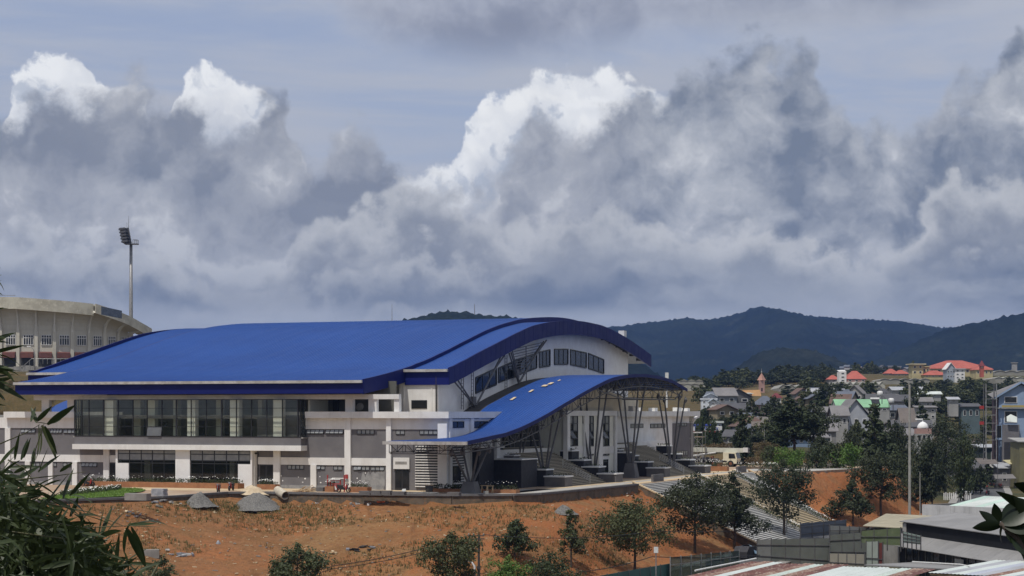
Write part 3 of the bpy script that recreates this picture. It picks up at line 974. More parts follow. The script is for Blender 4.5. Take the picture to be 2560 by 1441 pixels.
# ---- long front
uW0 = -52.0
uB0, uB1 = onV(187, 1050, -4.3)[0], onV(751, 1050, -4.3)[0]
uC = onV(1121, 1100, FV)[0]
zf = lambda px, y, v=FV: onV(px, y, v)[1]
# ground storey and first storey in grey plaster
uS0, uS1 = onV(290, 1170, -3.9)[0], onV(631, 1170, -3.9)[0]
part(MB().box(uW0, uS0 - .13, FV, FV + .35, 0, 8.3), 'front_wall', M['grey_wall'])
part(MB().box(uS1 + .13, uC, FV, FV + .35, 0, 8.3), 'front_wall', M['grey_wall'])
part(MB().box(uS0 - .125, uS1 + .125, FV, FV + .35, 4.0, 5.9), 'front_wall', M['grey_wall'])
zA, zB = 6.98, 8.3
part(MB().box(uW0, uB0 - .05, FV - .1, FV, zA, zB), 'wall_band', M['white']); part(MB().box(uB1 + .05, uC, FV - .1, FV, zA, zB), 'wall_band', M['white'])
part(MB().box(uW0, uS0 - .3, FV - .1, FV, 2.85, 3.72), 'wall_band', M['white']); part(MB().box(uS1 + .3, onV(976, 1150, FV)[0], FV - .1, FV, 2.80, 3.66), 'wall_band', M['white'])
part(MB().box(uB1 + .3, uC + .35, FV - .75, FV + 1.2, 8.27, 9.02), 'parapet', M['white'])
part(MB().box(onV(18, 1035, FV)[0], uB0 - .25, FV - .75, FV + 1.2, 8.27, 9.02), 'parapet', M['white'])
part(MB().box(uW0, uC, FV + .35, 6.0, 8.18, 8.6), 'terrace_roof', M['concrete'])
part(MB().box(2.5, uC - .3, FV + .6, 5.5, 8.62, 8.68), 'roof_gravel', M['sand'])
# columns standing proud
for a, b, z1 in ((12, 25, 6.98), (180, 192, 2.85), (861, 876, 8.27), (776, 790, 2.8), (965, 977, 8.27), (258, 272, 4.6), (683, 699, 4.6), (62, 74, 2.85), (120, 131, 2.85)):
    u0, u1 = onV(a, 1170, FV - .28)[0], onV(b, 1170, FV - .28)[0]
    part(MB().box(u0, u1, FV - .28, FV, 0, z1), 'column', M['white2'] if a == 965 else M['white'])
# plinth splash zone
part(MB().box(uS1 + .4, onV(960, 1200, FV)[0], FV - .06, FV - .002, 0, .42), 'plinth', M['putty']); part(MB().box(uW0, uS0 - .4, FV - .06, FV - .002, 0, .4), 'plinth', M['putty'])
# bare patched plaster area beside the scaffold
u0, u1 = onV(905, 1190, FV)[0], onV(962, 1190, FV)[0]
pp = MB(); pts = []
for i in range(15):
    a = i / 14; pts.append((lerp(u0, u1, a), FV - .012, .42 + (1.3 + .5 * math.sin(i * 2.1) * (1 - a) + .6 * a)))
pp.poly([(u0 - .3, FV - .012, .42), (u1, FV - .012, .42)] + list(reversed(pts)))
part(pp, 'plaster_patch', M['putty'])
s = MB()
for a, b in ((248, 1184), (262, 1192), (228, 1195), (703, 1190), (746, 1193), (763, 1197), (757, 1206), (800, 1192), (707, 1202), (802, 1207), (893, 1196), (900, 1202), (914, 1183), (1040, 1190), (233, 1187)):
    u, z = onV(a, b, FV)
    w_, h_ = random.uniform(.06, .15), random.uniform(.04, .11)
    s.poly([(u + w_ * math.cos(k) * random.uniform(.6, 1), FV - .018, z + h_ * math.sin(k)) for k in [i * .9 for i in range(7)]])
u0, z = onV(830, 1197, FV); s.box(u0, u0 + 1.6, FV - .02, FV - .014, z, z + .1)
tag(part(s, 'filler_spots', M['white2']), kind='stuff')

# ---- windows
PANE_ALT = [M['pane'], M['pane'], M['pane_dk']]


def strip_window(mb_u0, mb_u1, z0, z1, v, n, tilt=0.0, fr=.07, along='u', pane=None, deep=.09):
    """row of top-hung lights: one frame with its panes; along 'u' on a wall facing -v, along 'v' on a wall facing +u"""
    f = MB(); sgn = 1
    def P(a, d, z): return (a, v - d, z) if along == 'u' else (v + d, a, z)
    def bxx(a0, a1, d0, d1, za, zb, q):
        if along == 'u': q.box(a0, a1, v - d1, v - d0, za, zb)
        else: q.box(v + d0, v + d1, a0, a1, za, zb)
    bxx(mb_u0, mb_u1, .0, deep, z0, z0 + fr, f); bxx(mb_u0, mb_u1, .0, deep, z1 - fr, z1, f)
    w_ = (mb_u1 - mb_u0) / n
    for i in range(n + 1):
        c = mb_u0 + i * w_; bxx(max(mb_u0, c - fr / 2), min(mb_u1, c + fr / 2), .0, deep, z0 + fr, z1 - fr, f)
    bxx(mb_u0 + .02, mb_u1 - .02, .002, .012, z0 + .02, z1 - .02, f)
    fo = part(f, 'window', M['frame'])
    for i in range(n):
        a0, a1 = mb_u0 + i * w_ + fr / 2 + .01, mb_u0 + (i + 1) * w_ - fr / 2 - .01
        p = MB()
        tl = tilt if not isinstance(tilt, (list, tuple)) else tilt[i]
        h = z1 - z0 - 2 * fr
        d1 = .03 + math.sin(tl) * h; zb = z1 - fr - math.cos(tl) * h
        pts = [P(a0, d1, zb), P(a1, d1, zb), P(a1, .03, z1 - fr), P(a0, .03, z1 - fr)]
        if along == 'v': pts = [P(a1, d1, zb), P(a0, d1, zb), P(a0, .03, z1 - fr), P(a1, .03, z1 - fr)][::-1]
        p.extr(pts, (0, .015, 0) if along == 'u' else (-.015, 0, 0))
        p.build('pane', pane or M['pane'], fo)
    return fo


def win(a, b, c, d, n, tilt=0, v=FV, pane=None):
    u0, z1 = onV(a, c, v); u1, z0 = onV(b, d, v)
    return strip_window(u0, u1, z0, z1, v, n, tilt, pane=pane)


T1 = .35
win(53, 89, 1072.5, 1083, 4, T1); win(127, 156, 1072.5, 1083.5, 4, T1); win(160, 200, 1073, 1084, 4, T1)
win(767, 810, 1073.5, 1086, 4, T1 + .1); win(815, 859, 1073.5, 1086, 4, T1 + .1); win(893, 936, 1074, 1086.5, 4)
win(990, 1012, 1075, 1087, 2); win(1049, 1094, 1075, 1087, 4)
win(204, 243, 1156.5, 1168, 4, .3); win(158, 178, 1156, 1167, 2); win(124, 142, 1156, 1167, 2); win(70, 100, 1156, 1166, 3)
win(719, 760, 1162.5, 1174.5, 4); win(791.5, 813, 1164, 1175, 2, (.4, 0)); win(834, 856, 1164.5, 1176, 2)
win(884, 924, 1165, 1177, 4, (.25, .5, 0, 0)); win(927, 961, 1166, 1177.5, 3, (0, 0, .2))

# ---- glazed bay of the upper floor
bz0, bz1 = onV(470, 1091.5, -4.3)[1], 10.45
part(MB().box(uB0 - .05, uB1 + .05, -4.3, FV, bz0 - 1.0, bz0), 'bay_apron', M['grey_wall'])
part(MB().box(uB0 - .2, uB1 + .2, -4.55, FV, bz0 - 1.62, bz0 - 1.0), 'bay_ledge', M['white'])
BX = [187, 205, 222.5, 259, 296, 332.5, 368, 405, 441, 478, 516, 554, 591, 629, 667, 706, 745, 751]
US = [onV(a, 1050, -4.3)[0] for a in BX]
ZS = [bz0, onV(470, 1067, -4.3)[1], onV(470, 1043, -4.3)[1], onV(470, 1021, -4.3)[1], bz1]
bay = MB()
for i, u in enumerate(US):
    w_ = .15 if BX[i] in (187, 745, 259, 441, 554) else .085
    bay.box(u - w_ / 2, u + w_ / 2, -4.36, -4.22, bz0, bz1)
for k, z in enumerate(ZS):
    h_ = .09 if k in (0, 4) else .055
    bay.box(US[0], US[-1], -4.35, -4.23, z - h_ / 2, z + h_ / 2)
for v in (-3.9, -3.45, -3.0):
    bay.box(US[-1] - .05, US[-1] + .07, v - .05, v + .05, bz0, bz1); bay.box(US[0] - .07, US[0] + .05, v - .05, v + .05, bz0, bz1)
for z in ZS:
    bay.box(US[-1] - .02, US[-1] + .04, -4.3, -3.0, z - .03, z + .03); bay.box(US[0] - .04, US[0] + .02, -4.3, -3.0, z - .03, z + .03)
PGREY = pmat('grey_pane', (.13, .135, .14), None, 1, .2)
bayo = part(bay, 'glazed_bay', M['frame'])
for i in range(len(US) - 1):
    if US[i + 1] - US[i] < .6 and i > 2: continue
    for k in range(4):
        p = MB(); e = .05
        if (i, k) == (6, 0):                                # one tilted light
            p.extr([(US[i] + e, -4.5, ZS[0] + .06), (US[i + 1] - e, -4.5, ZS[0] + .06), (US[i + 1] - e, -4.29, ZS[1] - e), (US[i] + e, -4.29, ZS[1] - e)], (0, .02, 0))
            p.build('pane', PGREY, bayo); continue
        p.box(US[i] + e, US[i + 1] - e, -4.30, -4.285, ZS[k] + .03, ZS[k + 1] - .03)
        p.build('pane', M['glass'], bayo)
p = MB(); p.box(US[-1] - .01, US[-1] + .005, -4.25, -3.0, bz0, bz1); p.box(US[0] - .005, US[0] + .01, -4.25, -3.0, bz0, bz1); p.build('pane', M['glass'], bayo)
# room behind: floor, back wall, columns, bulkhead, doors
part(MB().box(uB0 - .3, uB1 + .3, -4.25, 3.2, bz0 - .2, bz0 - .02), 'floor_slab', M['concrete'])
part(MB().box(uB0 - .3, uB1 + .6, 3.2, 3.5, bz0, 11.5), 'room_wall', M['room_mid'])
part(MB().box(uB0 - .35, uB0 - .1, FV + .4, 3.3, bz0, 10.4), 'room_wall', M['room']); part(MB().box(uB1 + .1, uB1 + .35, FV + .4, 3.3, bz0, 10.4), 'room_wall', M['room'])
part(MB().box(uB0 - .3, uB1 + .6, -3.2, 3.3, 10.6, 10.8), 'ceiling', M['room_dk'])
s = MB(); s.box(uB0, uB0 + 5.6, -2.6, -2.3, 8.28, 9.0); s.box(onV(706, 1035, -2.5)[0], uB1, -2.6, -2.3, 8.28, 9.0)
part(s, 'bulkhead', M['white'])
for a, b, v in ((262, 283, -2.6), (333, 351, -.5), (368, 387, -1.6), (468, 488, -2.6), (433, 444, -.5), (575, 598, -2.6), (540, 553, -.5), (683, 706, -2.6), (645, 655, -.5)):
    u0, u1 = onV(a, 1050, v)[0], onV(b, 1050, v)[0]
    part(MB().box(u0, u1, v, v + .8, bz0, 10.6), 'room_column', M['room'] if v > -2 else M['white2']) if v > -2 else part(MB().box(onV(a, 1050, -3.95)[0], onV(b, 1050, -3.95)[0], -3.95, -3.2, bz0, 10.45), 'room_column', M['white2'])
for a, b, c, d in ((313, 332, 1046, 1092), (491, 511, 1053, 1092), (386, 418, 1055, 1066), (350, 361, 1045, 1092), (554, 573, 1000, 1092)):
    u0, z1 = onV(a, c, 3.1); u1, z0 = onV(b, d, 3.1)
    part(MB().box(u0, u1, 3.1, 3.19, max(bz0, z0), z1), 'door', M['frame'])
# ---- upper gallery: beam on short columns
part(MB().box(onV(85, 994, -3.3)[0], onV(998, 994, -3.3)[0], -3.35, -2.75, 10.45, 11.02), 'eave_beam', M['white'])
for a, b in ((104, 122), (168, 184), (863, 882), (921, 941), (985, 998)):
    u0, u1 = onV(a, 1015, -3.2)[0], onV(b, 1015, -3.2)[0]
    part(MB().box(u0, u1, -3.2, -2.6, 8.9, 10.45), 'gallery_column', M['white'])
part(MB().box(uB1 + .8, onV(990, 1015, 1.2)[0], 1.2, 1.4, 8.6, 12.6), 'gallery_wall', M['room_dk'])
part(MB().box(onV(832, 1015, 1.0)[0], onV(846, 1015, 1.0)[0], 1.0, 1.19, 8.6, 10.5), 'door', M['black'])
# dish-shaped lamp in the gallery opening
s = MB(); u_, z_ = onV(901, 1017, -1.0); s.lathe([(.05, -.12), (.3, -.05), (.46, .1), (.5, .22), (.47, .24)], n=14)
o = part(s, 'roof_fan', M['concrete'], smooth=True); o.location = (u_, -1.0, z_ - .1); o.rotation_euler = (R(70), 0, 0)

# ---- shop front under the bay
sv = -3.9
def su(a): return onV(a, 1165, sv)[0]
zt = bz0 - 1.62
for a, b, z0, z1 in ((290, 295, 0, zt), (439.5, 475.5, 0, zt), (627, 631, 0, zt), (295, 322.5, 0, onV(310, 1158, sv)[1]), (596, 627, 0, onV(610, 1161, sv)[1])):
    part(MB().box(su(a), su(b), sv - .1, sv + .25 if b - a < 40 else sv + .1, z0, z1), 'shop_pier', M['white2'])
for (x0, x1, cols, solid) in ((295, 439.5, [295, 324, 353, 381, 410, 439], 322.5), (475.5, 627, [476, 506, 536, 566, 597, 626], 596)):
    s = MB(); z_a, z_b, z_c = zt, onV(380, 1135, sv)[1], onV(380, 1151, sv)[1]
    us = [su(c) for c in cols]
    for u in us: s.box(u - .055, u + .055, sv - .02, sv + .08, z_c, z_a)
    for u in us[1:-1]: s.box(u - .03, u + .03, sv + .0, sv + .06, 0, z_c)
    for z in (z_a - .05, z_b, z_c, onV(380, 1158, sv)[1]): s.box(us[0], us[-1], sv - .015, sv + .075, z - .05, z + .05)
    fo = part(s, 'shop_window', M['frame'])
    for i in range(5):
        for za, zb in ((z_b + .05, z_a - .1), (z_c + .05, z_b - .05)):
            MB().box(us[i] + .06, us[i + 1] - .06, sv + .02, sv + .035, za, zb).build('pane', M['pane'], fo)
        a_, b_ = us[i], us[i + 1]
        MB().box(a_ + .04, b_ - .04, sv + .02, sv + .03, .05, z_c - .05).build('pane', M['glass_dk'], fo)
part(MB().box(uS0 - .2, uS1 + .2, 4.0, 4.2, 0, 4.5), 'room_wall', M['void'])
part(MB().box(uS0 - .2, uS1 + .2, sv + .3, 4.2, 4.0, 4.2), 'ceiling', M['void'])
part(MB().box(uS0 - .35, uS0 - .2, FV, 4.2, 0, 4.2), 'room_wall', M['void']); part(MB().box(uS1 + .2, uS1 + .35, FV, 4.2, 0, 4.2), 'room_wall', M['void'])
for a, b in ((361, 374), (574, 586)):
    part(MB().box(onV(a, 1170, -2.6)[0], onV(b, 1170, -2.6)[0], -2.6, -2.0, 0, 4.0), 'room_column', M['white'])
for u_ in (uS0 - .12, uS1 + .02):
    part(MB().box(u_, u_ + .1, sv + .26, FV + .34, 0, zt), 'shop_side', M['white'])
# side entrances left and right of the shop front
for a, b, c, d in ((274, 289, 1158, 1203), (650, 683, 1162, 1210)):
    u0, z1 = onV(a, c, FV); u1, z0 = onV(b, d, FV)
    s = MB(); s.box(u0, u1, FV - .07, FV - .003, 0.05, z1)
    fo = part(s, 'side_door', M['frame'])
    n = 1 if b - a < 20 else 2
    for i in range(n):
        MB().box(lerp(u0, u1, i / n) + .12, lerp(u0, u1, (i + 1) / n) - .12, FV - .085, FV - .072, .35, z1 - .15).build('pane', M['pane_dk'], fo)

# ---- right part of the front: fuse box, entrance recess, louvres
u_, z_ = onV(867, 1192, FV - .3)
part(MB().box(u_ - .16, u_ + .16, FV - .4, FV - .281, z_ - .24, z_ + .24), 'red_box', M['red'])
part(MB().box(u_ - .2, u_ + .2, FV - .38, FV - .281, z_ - .62, z_ - .34), 'meter_box', M['galv'])
u0, u1 = onV(985, 1190, FV)[0], onV(1025, 1190, FV)[0]
part(MB().box(u0, u1, FV - .2, FV - .004, 2.45, 3.75), 'door_head', M['white'])
part(MB().box(onV(990, 1150, FV)[0], onV(1019, 1150, FV)[0], FV - .215, FV - .202, 2.98, 3.3), 'door_sign_board', M['concrete'])
s = MB(); a0, a1 = onV(988, 1190, FV)[0], onV(1023, 1190, FV)[0]
s.box(a0, a1, FV - .06, FV - .004, 0, 2.45)
fo = part(s, 'double_door', M['frame'])
for i in range(2): MB().box(lerp(a0, a1, i / 2) + .1, lerp(a0, a1, (i + 1) / 2) - .08, FV - .08, FV - .062, .3, 2.3).build('pane', M['pane_dk'], fo)
part(MB().box(onV(1098, 1150, FV)[0], uC, FV - .45, FV - .003, 0, 7.7), 'corner_pier', M['white2'])
# louvre screen on the front
l0, l1 = onV(1040, 1150, FV)[0], onV(1097.5, 1150, FV)[0]
part(MB().box(l0, l1, FV - .04, FV - .004, .3, 5.2), 'louvre_backing', M['frame'])
q = MB(); q.hexa([(0, -.28, 0), (l1 - l0, -.28, 0), (l1 - l0, -.05, .0), (0, -.05, .0), (0, -.28, .13), (l1 - l0, -.28, .13), (l1 - l0, -.05, .13), (0, -.05, .13)])
lme = q.mesh('louvre', M['white'])
for i in range(16):
    put('louvre', lme, hall, (l0, FV, .42 + i * .305))

# ---- end wall of the near block (faces the entrance), over the canopy
vE = onU(1240, 1050, uC)[0]
part(MB().box(uC - .35, uC, FV + .35, vE, 0, 8.3), 'end_wall', M['white'])
part(MB().box(uC - 2, uC + .35, FV + 1.2, onU(1255, 1036, uC + .35)[0], 8.27, 9.02), 'parapet', M['white'])
part(MB().box(1.0, uC - .35, vE - .3, vE, 0, 8.3), 'end_wall', M['white'])
for a, b in ((1121, 1127), (1174, 1181), (1233, 1240)):
    v0, v1 = onU(a, 1060, uC)[0], onU(b, 1060, uC)[0]
    part(MB().box(uC, uC + .22, v0, v1, 0, 8.27), 'column', M['white'])
for a, b, c, d, n in ((1127.5, 1159, 1054, 1070, 2), (1181.5, 1218, 1053.5, 1070, 2)):
    v0, z1 = onU(a, c, uC); v1, z0 = onU(b, d, uC)
    strip_window(v0, v1, z0, z1, uC, n, along='v', pane=M['pane_dk'])
# louvres, slit window and pier of the end wall's ground floor
for a, b, k0, k1 in ((1128, 1160, 0, 15), (1183, 1224, 0, 15)):
    v0, v1 = onU(a, 1180, uC)[0], onU(b, 1180, uC)[0]
    part(MB().box(uC, uC + .04, v0, v1, .3, 5.0), 'louvre_backing', M['frame'])
    q = MB(); q.box(.05, .28, 0, v1 - v0, 0, .13); me = q.mesh('louvre', M['white'])
    for i in range(15):
        put('louvre', me, hall, (uC, v0, .42 + i * .305))
v0, z1 = onU(1127.5, 1167, uC); v1, z0 = onU(1146, 1204, uC)
part(MB().box(uC + .2, uC + .33, v0, v1, z0, z1), 'slit_window', M['pane_dk'])
v0, v1 = onU(1233, 1180, uC)[0], onU(1241, 1180, uC)[0]
part(MB().box(uC, uC + .5, v0, v1, 0, 6.5), 'pier', M['white2'])

# ---- arched end of the hall above the blocks
AU, AV0, AV1 = 8.65, 6.0, 77.0
s = MB()
pts = [(AU, AV0, 8.3), (AU, AV1, 8.3)] + [(AU, v, z - 1.25) for v, z in reversed(EP) if AV0 <= v <= AV1]
pts.insert(2, (AU, AV1, tab(AV1, EP) - 1.25)); pts.append((AU, AV0, tab(AV0, EP) - 1.25))
s.extr(pts, (-.35, 0, 0))
part(s, 'arched_wall', M['white2'])
a0 = onV(998, 1000, AV0)[0]
part(MB().box(a0, AU - .36, AV0 - .02, AV0 + .35, 8.3, 13.1), 'stair_tower_wall', M['white'])
part(MB().box(a0 - 1.0, a0 - .01, AV0 + .6, AV0 + .9, 8.3, 13.1), 'stair_tower_wall', M['white'])
s = MB(); b0, b1 = a0 + .55, AU - .75
s.box(b0, b1, AV0 - .09, AV0 - .022, 12.55, 12.7); s.box(b0, b0 + .12, AV0 - .09, AV0 - .022, 8.6, 12.55); s.box(b1 - .12, b1, AV0 - .09, AV0 - .022, 8.6, 12.55)
part(s, 'plaster_frame', M['white'])
u0, z1 = onV(1029, 1001, AV0); u1, z0 = onV(1068, 1022, AV0)
s = MB(); s.box(u0, u1, AV0 - .08, AV0 - .022, z0, z1); fo = part(s, 'window', M['frame'])
MB().box(u0 + .08, u1 - .08, AV0 - .1, AV0 - .082, z0 + .08, z1 - .08).build('pane', M['pane_dk'], fo)
part(MB().tube([(AU - .15, AV0 - .2, 8.6), (AU - .15, AV0 - .2, 13.2)], .09, n=8), 'downpipe', M['postdk'])
AW = [((1188, 945, 983), (1240, 921, 962)), ((1245, 921, 957), (1297, 898, 937)), ((1299, 897, 936), (1341, 884, 920)), ((1347, 881, 919), (1374, 875, 915)), ((1385, 874, 911), (1419, 873.5, 911)), ((1425, 875, 912), (1465, 883, 920)), ((1470, 884, 921), (1508.5, 900, 934))]
for (xa, ta, ba), (xb, tb, bb) in AW:
    A = [onU(xa, ba, AU), onU(xb, bb, AU), onU(xb, tb, AU), onU(xa, ta, AU)]
    s = MB()
    for i in range(4):
        P, Q = A[i], A[(i + 1) % 4]
        s.bar((AU + .05, P[0], P[1]), (AU + .05, Q[0], Q[1]), .16, .16)
    fo = part(s, 'window', M['frame'])
    p = MB()
    p.extr([(AU + .012, v, z) for v, z in A], (.03, 0, 0)); p.build('pane', M['pane_dk'], fo)
    s = MB()
    for k in (1, 2):
        q0 = (lerp(A[0][0], A[1][0], k / 3), lerp(A[0][1], A[1][1], k / 3)); q1 = (lerp(A[3][0], A[2][0], k / 3), lerp(A[3][1], A[2][1], k / 3))
        s.bar((AU + .06, *q0), (AU + .06, *q1), .07, .07)
    s.build('mullion', M['frame'], fo)
# steel V struts, ladders and louvre panel in front of the arched wall
PU = 9.45
def pu(a, b, du=0): v, z = onU(a, b, PU + du); return (PU + du, v, z)
for (A, B) in (((1187, 1016), (1138, 957)), ((1187, 1016), (1146, 953)), ((1190, 1014), (1237, 922)), ((1237, 922), (1252, 892)), ((1192, 1012), (1241, 918)), ((1241, 918), (1261, 889)), ((1296, 958), (1273, 884)), ((1298, 956), (1278, 882)), ((1297, 958), (1340, 886)), ((1299, 957), (1342, 884)), ((1340, 886), (1359, 854)), ((1343, 884), (1366, 851))):
    part(MB().tube([pu(*A), pu(*B)], .1, n=8), 'strut', M['steel'])
for (xa, ya), (xb, yb) in (((1156, 1024), (1156, 941)), ((1181, 1022), (1181, 931)), ((1265, 976), (1265, 888))):
    s = MB(); h_ = .34
    A, B = pu(xa, ya, -.3), pu(xb, yb, -.3)
    for d in (-h_, h_): s.tube([(A[0], A[1] + d, A[2]), (B[0], B[1] + d, B[2])], .045, n=6)
    n = int((B[2] - A[2]) / .42)
    for i in range(1, n): z = lerp(A[2], B[2], i / n); s.tube([(A[0], A[1] - h_, z), (A[0], A[1] + h_, z)], .03, n=6)
    part(s, 'ladder', M['steel'])
s = MB()
s.bar(pu(1296, 938, -.2), pu(1357, 857, -.2), .12)
for i in range(11):
    f = i / 10
    ya = lerp(938, 874, f); yb = lerp(933, 857, f); xb = lerp(1303, 1355, f); xa = lerp(1294, 1280, f)
    s.bar(pu(xa, ya, -.15), pu(xb, yb, -.15), .08)
s.bar(pu(1316, 956, -.2), pu(1315, 866, -.2), .1); s.bar(pu(1296, 938, -.2), pu(1280, 874, -.2), .1)
part(s, 'steel_louvre_panel', M['steel'])
for a, b in ((1295, 935), (1187, 1002)):
    q = pu(a, b, -.1); part(MB().box(q[0] - .4, q[0] + .0, q[1] - .5, q[1] + .5, q[2] - .5, q[2] + .5), 'gusset', M['concrete_dk'])

# ---- far block beyond the entrance
FB0, FB1 = 62.0, 98.0
FU = 12.0
part(MB().box(-20, FU, FB0, FB1, 0, 8.3), 'far_block', M['white'])
va, vb = onU(1590, 1030, FU + .4)[0], onU(1755, 1030, FU + 1.2)[0]
part(MB().box(-10, FU + .9, FB0 - 2, vb, 8.3, 9.1), 'parapet', M['white'])
v0, v1 = onU(1680, 1100, FU + .1)[0], FB1
part(MB().box(FU - .2, FU + .15, v0, v1 - .2, 0, 7.2), 'far_panel', M['grey_wall'])
v0, v1 = onU(1668, 1100, FU + .2)[0], onU(1679, 1100, FU + .2)[0]
part(MB().box(FU, FU + .3, v0, v1, 0, 8.3), 'column', M['white2'])
v0, v1 = onU(1727, 1100, FU + .2)[0], onU(1732.5, 1100, FU + .2)[0]
part(MB().box(FU - .3, FU + .25, v0, v1, 0, 7.2), 'column', M['concrete'])
# curved bracket under the far parapet with its slats
s = MB(); k = []
for i in range(10):
    th = i / 9 * math.pi / 2
    k.append((FB1 + .3 + 5.2 * (1 - math.cos(th)), 4.6 + 3.6 * math.sin(th)))
for uu in (FU - .1, FU - 6):
    for (va_, za), (vb_, zb_) in zip(k, k[1:]): s.bar((uu, va_, za), (uu, vb_, zb_), .4, .3)
part(s, 'curved_bracket', M['white'])
for i in range(4):
    v_, z_ = k[3 + i]; part(MB().box(FU - 6, FU - .1, v_ - .1, v_ + .1, z_ + .1, z_ + .45), 'bracket_slat', M['white'])
for a, b, c, d, n in ((1576, 1607, 1060, 1070, 3), (1625, 1662, 1060, 1070, 4)):
    v0, z1 = onU(a, c, FU); v1, z0 = onU(b, d, FU); strip_window(v0, v1, z0, z1, FU + .01, n, along='v')
for a, b, c, d, n in ((1686, 1719, 1129, 1139, 6), (1690, 1716, 1058, 1066, 4)):
    v0, z1 = onU(a, c, FU + .15); v1, z0 = onU(b, d, FU + .15); strip_window(v0, v1, z0, z1, FU + .16, n, along='v')
# balcony bands
v0, v1 = onU(1590, 1112, FU + 1.6)[0], onU(1663, 1112, FU + 1.6)[0]
for c, d, du in ((1103, 1118, 1.5), (1127, 1132, 1.7)):
    z1, z0 = onU(1630, c, FU + du)[1], onU(1630, d, FU + du)[1]
    part(MB().box(FU + .01, FU + du, v0 if c < 1110 else v0 + 4, v1, z0, z1), 'balcony', M['white2'])
part(MB().box(FU - 8, FU - 2, 70, 78, 9.1, 11.2), 'rooftop_room', M['cream'])
s = MB(); s.poly([(FU - 4, 58, 9.1), (FU - 4, 70, 9.1), (FU - 4, 59, 13.2), (FU - 4, 56, 13.2)]); 
part(MB().extr([(FU - 3, 58, 9.1), (FU - 3, 72, 9.1), (FU - 3, 61, 12.8), (FU - 3, 57, 12.8)], (-5, 0, 0)), 'sloping_wall', M['white'])
for a in (1590, 1605, 1640, 1700, 1722):
    v_ = onU(a, 1024, FU)[0]; part(MB().box(FU - 1.2, FU - .2, v_, v_ + random.uniform(.5, 1.6), 9.1, 9.1 + random.uniform(.3, .8)), 'roof_vent', random.choice([M['white'], M['concrete'], M['plastic_white']]))

# ---- entrance block between the two flights, glazing of the first floor
EU = 16.0
e0, e1 = onU(1417, 1100, EU)[0], onU(1541.5, 1100, EU)[0]
part(MB().box(FU - 1, EU - .5, e0 + .3, e1 - .3, 0, 12.2), 'entrance_block', M['room'])
part(MB().box(EU - .5, EU + .1, e0, e1 + .0, onU(1480, 1040, EU)[1], onU(1480, 1027.5, EU)[1]), 'entrance_beam', M['white2'])
for a, b in ((1417, 1424), (1460, 1471), (1495.5, 1505.5), (1537, 1541.5)):
    v0, v1 = onU(a, 1100, EU)[0], onU(b, 1100, EU)[0]
    part(MB().box(EU - .5, EU + .1, v0, v1, 0, onU(1480, 1040, EU)[1] - .003), 'entrance_pier', M['white2'])
for a, b in ((1424.5, 1459.5), (1471.5, 1495), (1506, 1536.5)):
    v0, v1 = onU(a, 1100, EU)[0], onU(b, 1100, EU)[0]
    zt_, zb_ = onU(a, 1040, EU)[1], onU(a, 1117, EU)[1]
    part(MB().box(EU - .49, EU - .12, v0, v1, zb_ - 1.0, zb_), 'spandrel', M['white'])
    w1 = v0 + (v1 - v0) * (.66)
    s = MB()
    for k in (0, .5, 1): vv = lerp(v0 + .08, w1, k); s.box(EU - .3, EU - .15, vv - .07, vv + .07, zb_, zt_)
    for k in range(5): zz = lerp(zb_ + .05, zt_ - .05, k / 4); s.box(EU - .3, EU - .15, v0 + .02, w1, zz - .06, zz + .06)
    fo = part(s, 'tall_window', M['frame'])
    for c in range(2):
        for k in range(4):
            A0, A1 = lerp(v0 + .08, w1, c / 2) + .09, lerp(v0 + .08, w1, (c + 1) / 2) - .09
            z0, z1 = lerp(zb_ + .05, zt_ - .05, k / 4) + .08, lerp(zb_ + .05, zt_ - .05, (k + 1) / 4) - .08
            p = MB()
            if (c, k) == (0, 1): p.extr([(EU + .35, A0, z0), (EU + .35, A1, z0), (EU - .2, A1, z1), (EU - .2, A0, z1)], (-.02, 0, 0)); p.build('pane', M['pane'], fo)
            else: p.box(EU - .26, EU - .24, A0, A1, z0, z1); p.build('pane', M['pane'] if (k == 3 or (c + k) % 3 == 0) else M['pane_dk'], fo)
    part(MB().box(EU - .49, EU - .2, w1, v1, 0, zt_), 'reveal_wall', M['room'])
    z1, z0 = onU(a, 1129, EU)[1], onU(a, 1140, EU)[1]
    strip_window(v0 + .1, w1, z0, z1, EU - .3, 2, along='v', deep=.15)
    part(MB().box(EU - .49, EU - .3, v0, w1, 0, zb_ - .9), 'spandrel', M['white'])
v0, z1 = onU(1507, 1142, EU); v1, _ = onU(1524, 1142, EU)
s = MB(); s.box(EU - .3, EU - .05, v0, v1, 0, z1); fo = part(s, 'entrance_door', M['white2'])
MB().box(EU - .06, EU - .03, v0 + .3, v1 - .4, .05, z1 - .4).build('door_leaf', M['pane_dk'], fo)
# raised wall above the beam, under the canopy
part(MB().box(FU - .5, FU, 12, 62, 4.4, 8.3), 'upper_wall', M['room'])
s = MB(); s.extr([(EU - .45, e0, 9.1), (EU - .45, e1 + 3.5, 9.1), (EU - .45, e1 + 3.5, 11.2), (EU - .45, 40, 12.5), (EU - .45, e0, 11.3)], (-.3, 0, 0)); part(s, 'gable_wall', M['cream'])
